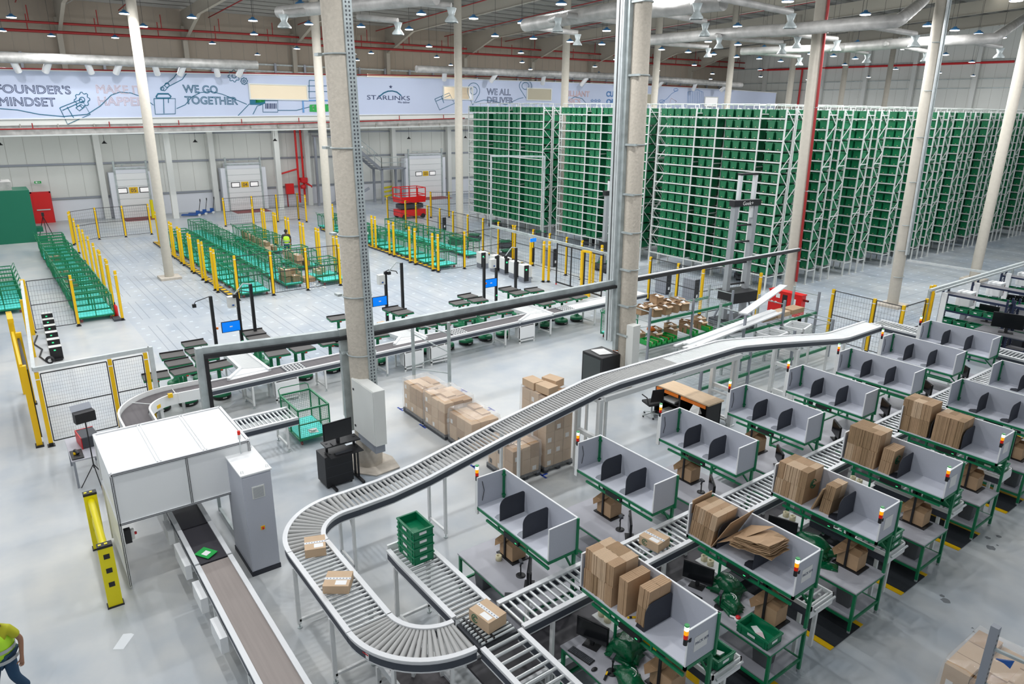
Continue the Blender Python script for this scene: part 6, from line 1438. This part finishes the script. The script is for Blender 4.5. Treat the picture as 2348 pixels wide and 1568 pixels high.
# ---------------- things by the dock wall ----------------
t=thing('fire_door','red fire exit door with push bar at the left end of the dock wall','door')
a=at(85,512,0);b=at(124,505,0); y0,y1=a.y*66.6/-a.x,b.y*66.6/-b.x
lab(B('red_paint').box(-66.75,-66.6,y0,y1,0,2.3).build('door_leaf',t),'red door leaf'); B('red').box(-66.9,-66.62,y0-.1,y0,0,2.4).box(-66.9,-66.62,y1,y1+.1,0,2.4).box(-66.9,-66.62,y0-.1,y1+.1,2.3,2.4).build('door_frame',t); B('steel').box(-66.6,-66.5,y0+.15,y1-.1,1.0,1.08).build('push_bar',t); settle(t)
o=B('white_panel').box(-.03,.03,-.25,.25,0,.22).use('green_bright').box(.03,.035,-.23,.23,.02,.2).use('label_white').box(.035,.038,-.15,-.02,.06,.16).box(.035,.038,.03,.14,.09,.13).build('exit_sign'); o.location=(-66.9,(y0+y1)/2,3.0); tag(o,'small green and white exit sign above the red fire door','sign')
t=thing('wall_panel','dark green painted partition block at the left edge','partition'); B('green_wall').box(-60.2,-57.6,-4,2.9,0,3.45).build('block',t); B('green_wall').box(-57.9,-56.9,2.9,3.4,0,.3).box(-58.8,-58,2.9,3.3,.6,.9).build('step',t); lab(B('duct').box(-60,-58,-2,2,3.45,4.0).cyl((-59,1.2),.3,3.9,4.5,10).build('roof_unit',t),'silver roof units'); settle(t)
for i,(px,py) in enumerate(((455,495),(470,492),(487,489))):
    p=at(px,py,0); t=thing('pallet_truck','blue hand pallet truck by the dock wall, %s from the left'%ORD[i],'pallet truck',(p.x,p.y,0),-.4,'blue pallet trucks')
    m=B('blue').box(-.1,.1,-.15,.15,.1,.45); m.box(.1,1.2,-.27,-.1,.08,.16) if 0 else m.box(-.27,-.1,-1.3,-.1,.08,.16).box(.1,.27,-1.3,-.1,.08,.16); m.build('forks',t); B('black').tube([(0,.1,.4),(0,.25,1.15),(-.1,.27,1.25),(-.1,.27,1.4),(.1,.27,1.4),(.1,.27,1.25),(0,.25,1.15)],.025,6).build('handle',t); m=B('off_white'); [m.tube([(x,.1,.1),(x+.06,.1,.1)],.1,10) for x in (-.12,.06)]; m.build('wheel',t)
t=thing('staircase','grey steel staircase with landing beside dock door 03','stairs'); p=at(868,440,0); X,Y=-64.5,p.y*64.5/-p.x
m=B('grey_steel').box(X-1,X+1,Y-.2,Y+2.6,3.25,3.4).box(X-1,X+1,Y-6,Y-3.8,6.3,6.45); m.build('landing',t)
m=B('grey_steel')
for x in (X-.9,X+.9): m.bar((x,Y-.1,3.3),(x,Y-3.8,6.4),.08,.28); m.bar((x,Y-4.6,0),(x,Y-1.4,1.6),.08,.25); 
for i in range(14): m.box(X-.9,X+.9,Y-.3-i*.26,Y-.02-i*.26,3.35+i*.22,3.39+i*.22)
m.build('flight',t); m=B('grey_steel'); [m.bar((x,y,0),(x,y,3.3 if y>Y-1 else 6.4),.2) for x in (X-.9,X+.9) for y in (Y,Y+2.4,Y-4,Y-5.8)]; m.build('stair_post',t)
m=B('galv')
for z in (3.9,4.4): m.bar((X+.95,Y,z),(X+.95,Y+2.6,z),.06); m.bar((X+.95,Y,z),(X+.95,Y-3.8,z+3.05),.06)
for k in range(6): m.bar((X+.95,Y-k*.72,3.4+k*.6),(X+.95,Y-k*.72,4.4+k*.6),.04)
for k in range(4): m.bar((X+.95,Y+k*.85,3.4),(X+.95,Y+k*.85,4.4),.04)
m.build('handrail',t); settle(t)
t=thing('fire_riser','red fire riser pipes and valves on the dock wall','pipes'); p=at(695,455,0); Y=p.y*66.5/-p.x; m=B('red_paint'); [m.tube([(-66.5,Y+k,0.3),(-66.5,Y+k,7.4)],.1,8) for k in (-.3,.2,.55)]; m.tube([(-66.5,Y-.3,2.3),(-66.2,Y+.1,2.2),(-66.3,Y+.8,1.8),(-66.5,Y+.8,.8)],.12,8).tube([(-66.5,Y-.3,3.4),(-66.5,Y-2.4,2.9),(-66.5,Y-2.4,2.2)],.08,8); m.build('pipe',t); lab(B('red').lathe((-66.2,Y,1.6),[(0,0),(.25,0),(.25,.3),(0,.4)],10).box(-66.5,-66,Y-.2,Y+.4,2.2,2.6).build('valve',t),'red valves'); settle(t)
t=thing('fire_hose_cabinet','distant red fire hose cabinet on a post left of the riser pipes','cabinet'); p=at(667,473,0); B('red_paint').box(p.x-.15,p.x+.15,p.y-.35,p.y+.4,1.15,2.1).build('body',t); B('red_pipe').box(p.x-.05,p.x+.05,p.y-.3,p.y-.2,0,1.15).build('post',t); settle(t)
t=thing('tripod','thin black tripod standing before the red fire door','tripod'); p=at(108,545,0); 
for a in (0,2.1,4.2): B('black').tube([(p.x,p.y,1.5),(p.x+.5*math.cos(a),p.y+.5*math.sin(a),0)],.025,5).build('leg',t)
B('black').box(p.x-.08,p.x+.08,p.y-.08,p.y+.08,1.5,1.75).build('head',t); settle(t)
t=thing('fire_extinguisher','dark red fire extinguisher at the foot of the nearest left guard post','extinguisher'); p=at(268,728,0); lab(B('red_paint').lathe((p.x,p.y,0),[(0,0),(.09,.0),(.09,.5),(.03,.6),(.02,.66)],12).build('cylinder',t),'red cylinder'); B('black').box(p.x-.04,p.x+.04,p.y-.02,p.y+.02,.62,.7).build('valve',t); settle(t)
for i in range(9):
    y=2+i*6.5; t=thing('pendant_lamp','small dark pendant lamp under the mezzanine edge, %s from the left'%ORD[i],'lamp',(-63,y,6.1),0,'small pendant lamps'); B('black').lathe((0,0,0),[(.2,0),(.08,.12),(.03,.2),(0,.2)],10).build('shade',t); B('black').cyl((0,0),.012,.2,1.6,5).build('cord',t); lab(B('lamp_glow').cyl((0,0),.08,.01,.03,8).build('bulb',t),'bulb with added glow'); pl_=bpy.data.lights.new('dock_wall_fill','POINT'); pl_.energy=95; pl_.shadow_soft_size=.1; q_=bpy.data.objects.new('dock_wall_fill',pl_); COL.objects.link(q_); q_.location=(-63,y,6.0)  # bulb glow and point light added to brighten the dock wall
# pale steel racking upright in the bottom right corner with a wrapped pallet
t=thing('racking_frame','grey perforated racking upright with braces in the bottom right corner','frame')
a=at(2270,1600,1.0); X,Y=-2.4,10.1
m=B('grey_steel').box(X-.05,X+.05,Y-.05,Y+.05,0,2.4); m.use('black'); [m.box(X+.05,X+.052,Y-.012,Y+.012,.1+k*.08,.13+k*.08) for k in range(28)]; m.build('upright',t)
B('grey_steel').box(X+.9,X+1.0,Y-.05,Y+.05,0,2.4).build('upright',t); [B('galv').bar((X,Y,a_),(X+1,Y,b_),.04).build('brace',t) for a_,b_ in ((2.05,2.15),(1.45,1.5),(1.4,.8))]; lab(B('blue').slab([(X+.1,Y-.05,1.95),(X+.3,Y-.05,2.05),(X+.28,Y-.05,1.92),(X+.2,Y-.05,1.95)],(0,.03,0)).build('clip',t),'blue clip'); settle(t)
pallet_wrap((-2.5,11.3,0),1.15,1.3,.85,'wrapped carton pallet at the bottom right corner behind the racking upright',9)
# floor patches
o=B('floor_tag').prism([(-.09,-.2),(.09,-.2),(.1,.17),(.03,.2),(-.1,.18)],0,.002).build('floor_patch'); p=at(284,1470,0); o.location=(p.x,p.y,.001); o.rotation_euler=(0,0,.95); tag(o,'pale rectangular repair patch on the floor left of the tan belt','patch')
random.seed(3)
m=B('charcoal')
for px,py,r in ((2273,1256,.10),(2290,1230,.06),(2265,1233,.06),(2287,1250,.03),(2168,1377,.09),(2160,1366,.05)):
    p=at(px,py,0); m.prism([(p.x+r*random.uniform(.7,1.1)*math.cos(a),p.y+r*random.uniform(.7,1.1)*math.sin(a)) for a in [k*PI/6 for k in range(12)]],.0005,.0015)
for k in range(8):
    p=at(2230+k*3,1440+k*8.5,0); m.prism([(p.x+.03*math.cos(a),p.y+.03*math.sin(a)) for a in (0,2,4)],.0005,.0015)
mt=mat('stain',(.22,.24,.26),.5,alpha=.55); m.ms=['stain']; m.mi=[0]*len(m.mi)
tag(m.build('floor_stains'),'dark wet spots and shoe marks on the floor of the right aisle','stain',None,'stuff')
# ---------------- people ----------------
def skinobj(name,m,V,E,R,parent,sub=2):
    me=bpy.data.meshes.new(name); me.from_pydata(V,E,[]); me.materials.append(MT[m]); o=bpy.data.objects.new(name,me); COL.objects.link(o)
    sk=o.modifiers.new('skin','SKIN'); d=me.skin_vertices[0].data
    for i,r in enumerate(R): d[i].radius=(r,r) if not isinstance(r,tuple) else r
    d[0].use_root=True; sk.use_smooth_shade=True; ss=o.modifiers.new('sub','SUBSURF'); ss.levels=sub; ss.render_levels=sub; o.parent=parent; return o
def person(lbl,loc,rz,pose,skin='skin',shirt='shirt'):
    """pose: dict of joint positions, facing -y"""
    t=thing('person',lbl,'person',loc,rz); P=pose; J=['pelvis','waist','chest','neck','head','top']
    V=[P[j] for j in J]; R=[.13,.125,.15,.055,.085,.07]; E=[(i,i+1) for i in range(5)]
    for s in 'lr':
        k=len(V); V+=[P[s+'sh'],P[s+'el'],P[s+'wr'],P[s+'ha']]; R+=[.055,.042,.028,.035]; E+=[(2,k),(k,k+1),(k+1,k+2),(k+2,k+3)]
        h=Vector(P[s+'ha']); w=Vector(P[s+'wr']); d=(h-w).normalized(); side=Vector((1,0,0)) if abs(d.x)<.8 else Vector((0,1,0)); 
        for q,(o_,l_) in enumerate(((-.03,.075),(-.011,.085),(.009,.08),(.028,.065))):
            kk=len(V); b=h+side*o_; V+=[tuple(b+d*.04),tuple(b+d*l_+Vector((0,-.02,0)))]; R+=[.0095,.008]; E+=[(k+3,kk),(kk,kk+1)]
        kk=len(V); V+=[tuple(h+side*-.045+Vector((0,-.02,-.01))),tuple(h+side*-.05+Vector((0,-.045,0))+d*.03)]; R+=[.011,.009]; E+=[(k+3,kk),(kk,kk+1)]
        k=len(V); V+=[P[s+'hi'],P[s+'kn'],P[s+'an'],P[s+'to']]; R+=[.085,.058,.04,.035]; E+=[(0,k),(k,k+1),(k+1,k+2),(k+2,k+3)]
    skinobj('body',skin,V,E,R,t)
    h=Vector(P['head']); 
    m=B('hair').lathe((h.x,h.y+.015,h.z+.0),[(.098,.0),(.102,.05),(.085,.1),(.05,.135),(0,.15)],14); m.build('hair',t)
    m=B(skin).tube([(h.x,h.y-.08,h.z+.02),(h.x,h.y-.115,h.z-.02)],[.012,.018],6).box(h.x-.03,h.x+.03,h.y-.098,h.y-.085,h.z-.062,h.z-.052)
    for s in (-1,1): m.tube([(h.x+s*.085,h.y,h.z+.02),(h.x+s*.1,h.y+.01,h.z-.02)],.02,6)
    m.use('black'); [m.box(h.x+s*.032-.012,h.x+s*.032+.012,h.y-.092,h.y-.08,h.z+.022,h.z+.034) for s in (-1,1)]; m.build('face',t)
    V=[P['pelvis'],P['waist'],P['chest'],tuple(Vector(P['chest']).lerp(Vector(P['neck']),.55))]; R=[.155,.148,.175,.09];E=[(0,1),(1,2),(2,3)]
    for s in 'lr':
        k=len(V); V+=[P[s+'sh'],tuple(Vector(P[s+'sh']).lerp(Vector(P[s+'el']),.75))]; R+=[.078,.075];E+=[(2,k),(k,k+1)]
    skinobj('shirt',shirt,V,E,R,t)
    V=[tuple(Vector(P['pelvis'])-Vector((0,0,.12))),P['waist'],P['chest'],tuple(Vector(P['chest']).lerp(Vector(P['neck']),.6)),tuple(Vector(P['chest']).lerp(Vector(P['lsh']),.8)),tuple(Vector(P['chest']).lerp(Vector(P['rsh']),.8))]; skinobj('safety_vest','vest',V,[(0,1),(1,2),(2,3),(2,4),(2,5)],[.225,.19,.205,.13,.11,.11],t)
    for f,br_ in ((-.2,.235),(.9,.205)):
        c=Vector(P['pelvis']).lerp(Vector(P['waist']),f); d=(Vector(P['chest'])-Vector(P['pelvis'])).normalized(); m=B('vest_stripe').tube([c-d*.03,c+d*.03],br_,18,False); lab(m.build('reflective_band',t),'silver reflective band')
    V=[P['pelvis']];R=[.15];E=[]
    for s in 'lr':
        k=len(V); V+=[P[s+'hi'],P[s+'kn'],P[s+'an']]; R+=[.105,.078,.07];E+=[(0,k),(k,k+1),(k+1,k+2)]
    skinobj('trousers','trousers',V,E,R,t)
    for s in 'lr': 
        a,b=Vector(P[s+'an']),Vector(P[s+'to']); B('black').bar((a.x,a.y+.05,.045),(b.x,b.y-.04,.04),.095,.085).build('shoe',t,.02)
    return t
walk=dict(pelvis=(0,0,.95),waist=(0,0,1.1),chest=(0,-.01,1.32),neck=(0,-.02,1.5),head=(0,-.04,1.64),top=(0,-.04,1.72),
 lsh=(-.19,0,1.42),lel=(-.26,.05,1.14),lwr=(-.25,-.05,.9),lha=(-.25,-.08,.83),rsh=(.19,0,1.42),rel=(.27,.1,1.15),rwr=(.29,.02,.9),rha=(.29,-.0,.82),
 lhi=(-.1,0,.9),lkn=(-.1,-.16,.5),lan=(-.1,-.22,.1),lto=(-.1,-.36,.04),rhi=(.1,0,.9),rkn=(.1,.02,.5),ran=(.1,.22,.12),rto=(.1,.12,.04))
p=at(-12,1440,1.42)
person('person in a yellow high visibility vest walking out of the bottom left edge',(p.x,p.y,0),.93,walk)
bend=dict(pelvis=(0,.1,.95),waist=(0,.05,1.1),chest=(0,-.08,1.28),neck=(0,-.2,1.42),head=(0,-.28,1.52),top=(0,-.3,1.6),
 lsh=(-.19,-.1,1.36),lel=(-.22,-.25,1.12),lwr=(-.15,-.42,1.0),lha=(-.13,-.5,.98),rsh=(.19,-.1,1.36),rel=(.22,-.25,1.12),rwr=(.15,-.42,1.0),rha=(.13,-.5,.98),
 lhi=(-.1,.1,.9),lkn=(-.1,.05,.5),lan=(-.1,.15,.1),lto=(-.1,.02,.04),rhi=(.1,.1,.9),rkn=(.1,.08,.5),ran=(.1,.18,.1),rto=(.1,.05,.04))
person('person in a yellow vest seen from behind, working among the loaded cage carts',(-43.2,14.9,0),-1.9,walk,'skin_dark','black_soft')
p=(-60.9,bp(1064,226).y,bp(1064,226).z-1.35); 
sit=dict(walk); o=person('person in dark clothes seen through the lit banner window',(p[0]+.4,p[1],p[2]),PI/2,sit,'skin','black_soft')
for c in o.children:
    if c.name.startswith(('safety_vest','reflective')): bpy.data.objects.remove(c)
o.location.x=-61.2; o['label']='seated looking person with dark hair seen through the lit banner window'; o['label']='person in dark clothes seen through the lit banner window'
# ---------------- high bay lamps ----------------
LAMPS=[(118,83),(285,32),(440,41),(580,48),(689,11),(708,56),(828,62),(834,23),(966,33),(938,68),(1086,43),(1135,83),(1197,53),(1287,10),(1223,89),(1391,71),(1380,102),(1307,96),(1507,38),(1552,88),(1517,114),(1578,120),(1624,96),(1636,125),(1691,61),(1692,103),(1689,131),(1752,110),(1741,135),(1806,4),(1768,73),(1840,82),(1905,91),(1984,34),(1809,118),(1966,99),(1911,129),(1859,124),(2059,48),(2073,113),(1961,135),(2127,60),(2189,70),(2244,78),(2297,87),(2168,126),(2015,108),(1790,141)]
def lamp_proto():
    t=thing('high_bay_lamp','x','lamp',group='round high bay lamps')
    lab(B('lamp_body').lathe((0,0,0),[(.21,0),(.22,.05),(.17,.09),(.09,.13),(.07,.18),(0,.18)],16).build('housing',t),'blue rimmed housing')
    lab(B('lamp_glow').lathe((0,0,0),[(0,-.01),(.21,-.01),(.22,.01)],16).build('light_disc',t),'glowing white disc')
    B('cable').cyl((0,0),.01,.2,4.5,4).build('cord',t)
    return t
lp=lamp_proto(); ld=bpy.data.lights.new('lamp_light','POINT'); ld.shadow_soft_size=.24; ld.energy=LAMP_W*.7; ld.color=(.97,.98,1.0)
la=bpy.data.lights.new('lamp_beam','AREA'); la.shape='DISK'; la.size=.4; la.energy=LAMP_W; la.color=(.97,.98,1.0)
lo=bpy.data.lights.new('office_light','AREA'); lo.size=2; lo.energy=60; lo_=bpy.data.objects.new('office_light',lo); COL.objects.link(lo_); lo_.location=(BX-2,HO[0].y+1.5,HO[1].z+.9)
pos=[at(a,b,13.0) for a,b in LAMPS]; pos=[(p.x,p.y) for p in pos]
for i,(x,y) in enumerate(pos):
    o=lp if i==0 else copy_tree(lp); o.location=(x,y,13.0); px,py=LAMPS[i]
    srt=sorted(range(len(LAMPS)),key=lambda k:LAMPS[k][0]); o['label']='round glowing high bay lamp under the roof, %s counted from the left'%ORD[srt.index(i)]
extra=[(x,y) for x in (-12,-6) for y in (-4,2,8,14,20,26,32,38,44) if not (x>-8 and y in (8,14,20))]+[(-18,y) for y in (-4,2,8,14,20)]+[(-24.5,y) for y in (-4,2,8,14)]+[(-31,y) for y in (-4,1,6)]+[(-38,y) for y in (-3,2)]+[(-46,y) for y in (-3,3,9,15,21,27)]+[(-55,y) for y in (-3,3,9,15,21,27,33,42,51,60,69,78,88)]+[(-64,y) for y in (3,12,21,30,40,50,60,70,80)]+[(-46,y) for y in (35,45,55,65,75,86)]+[(-36,y) for y in (63,72,81,89)]+[(-27,y) for y in (66,76,86)]+[(-17,y) for y in (56,68,80)]  # further lamps added to brighten the floor, racks and upper walls
for j,(x,y) in enumerate(pos+extra):
    l=bpy.data.objects.new('lamp_light',ld); COL.objects.link(l); l.location=(x,y,12.72)
    l=bpy.data.objects.new('lamp_beam',la); COL.objects.link(l); l.location=(x,y,12.96)
for j,(x,y) in enumerate(extra):
    o=copy_tree(lp); o.location=(x,y,13.0); o['label']='high bay lamp extending the roof grid, added to brighten the hall'
# ---------------- ducts ----------------
def duct(pts,r,lbl,flat=False):
    t=thing('air_duct',lbl,'duct',group='silver air ducts'); P=[Vector(p) for p in pts]
    q=[];rad=[]
    for a,b in zip(P,P[1:]):
        n=max(2,int((b-a).length/1.1))
        for i in range(n): q.append(a.lerp(b,i/n)); rad.append(r*(1+.05*(i%2)))
    q.append(P[-1]);rad.append(r)
    B('duct').tube(q,rad,14).build('tube',t); return t
def branch(t,p,y1,z,r=.16):
    p=Vector(p); B('duct').tube([p,(p.x,p.y+(y1-p.y),z)],r,10).build('branch',t)
    e=(p.x,y1,z); B('galv').lathe((e[0],e[1],e[2]-.95),[(.42,0),(.42,.06),(.2,.3),(.3,.75)],4).build('diffuser',t)
def up_at(px,py,z): p=at(px,py,z); return (p.x,p.y,z)
ZD_=12.4
def dpx(lbl,pts,r,br=()):
    P=[up_at(a,b,ZD_+(c if c else 0)) for a,b,c in pts]; t=duct(P,r,lbl)
    for k,(a,b,a2,b2) in enumerate(br):
        s=up_at(a,b,ZD_); e=up_at(a2,b2,ZD_-.2); m=B('duct').tube([s,e],.11,10); m.build('branch',t)
        B('galv').lathe((e[0],e[1],e[2]-.5),[(.26,0),(.26,.05),(.11,.22),(.2,.45)],4).build('diffuser',t)
    return settle(t)
dpx('silver duct across the upper centre with two side branches',[(1205,58,0),(1440,18,0)],.26,((1262,45,1280,38),(1300,34,1440,52),(1215,62,1325,76)))
dpx('large silver duct upper right of the steel channel column',[(1495,20,0),(1660,2,0)],.3,((1500,28,1618,50),(1650,-5,1815,28),(1590,6,1600,4)))
dpx('middle silver duct crossing behind the second thick column',[(1488,92,0),(1700,74,0),(1900,62,0)],.24,((1495,98,1625,108),(1640,80,1650,84),(1660,86,1795,98)))
dpx('bright silver duct rising right of the red pipe column',[(1770,72,0),(1900,60,0),(2060,48,0),(2120,0,2.2)],.25,((1800,70,1830,82),(1960,55,2100,78),(1780,75,1920,90)))
dpx('lower right silver duct ending in an upward bend',[(1900,112,0),(2080,98,0),(2280,88,0),(2350,40,2.2)],.24,((2030,100,2125,118),(2200,92,2295,108)))
dpx('far dull silver duct above the racks',[(1700,118,0),(1850,112,0),(2010,106,0)],.2,((1720,120,1835,130),(1930,112,1990,122)))
dpx('upper left silver duct left of the thick column',[(640,28,0),(800,12,0),(1000,-5,0)],.22,((720,22,650,30),(900,0,1035,14),(820,38,912,48)))
for (l,pts,r) in (('long insulated silver duct above the left half of the banner',[(-20,131),(300,140),(590,149)],.32),('long insulated silver duct above the right half of the banner',[(955,158),(1440,176),(1700,195)],.30)):
    P=[]
    for a,b in pts:
        q=bp(a,b,-58.5); P.append((q.x,q.y,q.z))
    t=duct(P,r,l)
    for k in range(8):
        m=B('foil')
        a=Vector(P[0]).lerp(Vector(P[-1]),(k+.5)/8); m.tube([a,a+Vector((-.6,.3*(-1)**k,-.8))],.22,8); m.build('branch',t)
    settle(t)
# red sprinkler mains
def rpipe(l,px,x,r=.09,hang=True,drop=1.2):
    P=[bp(a,b,x) for a,b in px]; t=thing('sprinkler_pipe',l,'pipe',group='red sprinkler pipes'); B('red_pipe').tube(P,r,8).build('main_pipe',t)
    if hang:
        m=B('red_pipe'); L_=(P[-1]-P[0]).length; n=int(L_/4.5)
        for k in range(n): a=P[0].lerp(P[-1],(k+.5)/n); m.tube([a,a+Vector((0,0,drop))],.04,5)
        m.build('dropper',t)
    return settle(t)
rpipe('upper red sprinkler main along the upper dock wall',[(-20,45),(600,80),(1070,112)],-70)
rpipe('lower red sprinkler main along the upper dock wall',[(-20,66),(600,97),(1430,142),(1530,147),(1800,162)],-70,.11)
rpipe('red sprinkler main above the right part of the racks, upper',[(1110,106),(1430,128),(1800,150)],-70)
rpipe('thin red pipe running just above the banner',[(-20,156),(590,168),(1150,176),(1600,200)],-60.6,.05,False)
rpipe('red pipe along the underside of the mezzanine',[(-20,297),(400,290),(700,282),(1065,271)],-59.7,.05,True,.35)
t=thing('sprinkler_pipe','red sprinkler main across the far end wall ending near the right edge','pipe',group='red sprinkler pipes')
def ep(px,py,y=YE-.4):
    d=R2*((px-W/2)/FPX)-U2*((py-HH/2)/FPX)+fw; return EYE+d*(y/d.y)
a=ep(1740,161);b=ep(2326,141); B('red').tube([a,b],.13,8).build('main_pipe',t); c=ep(1840,160); B('red').tube([c,(c.x,c.y,7.5)],.13,8).build('riser',t); settle(t)
for i,(y,z) in enumerate(((5,15.6),(12,15.5),(19,15.8),(27,15.9),(35,16),(43,16),(51,16),(59,16),(68,16))):
    t=thing('sprinkler_pipe','dark red roof sprinkler branch running across the hall, %s from the left'%ORD[i],'pipe',group='roof sprinkler branches'); B('red_pipe').tube([(-70,y,roofz(-70)-.9),(-8,y+.5,roofz(-8)-.9)],.045,6).build('branch_pipe',t); settle(t)
# wall girts and louvre steel above the banner
t=thing('steel_girts','galvanised horizontal girts and short posts behind the banner top','girts'); m=B('galv')
for z in (11.2,12.0,12.6): m.box(-71.9,-71.7,-8,94,z,z+.14)
m.build('girt',t)
for k in range(34): B('grey_steel').box(-71.8,-71.6,-4+k*2.9,-3.8+k*2.9,9,12.8).build('short_post',t)
m=B('grey_steel'); settle(t)
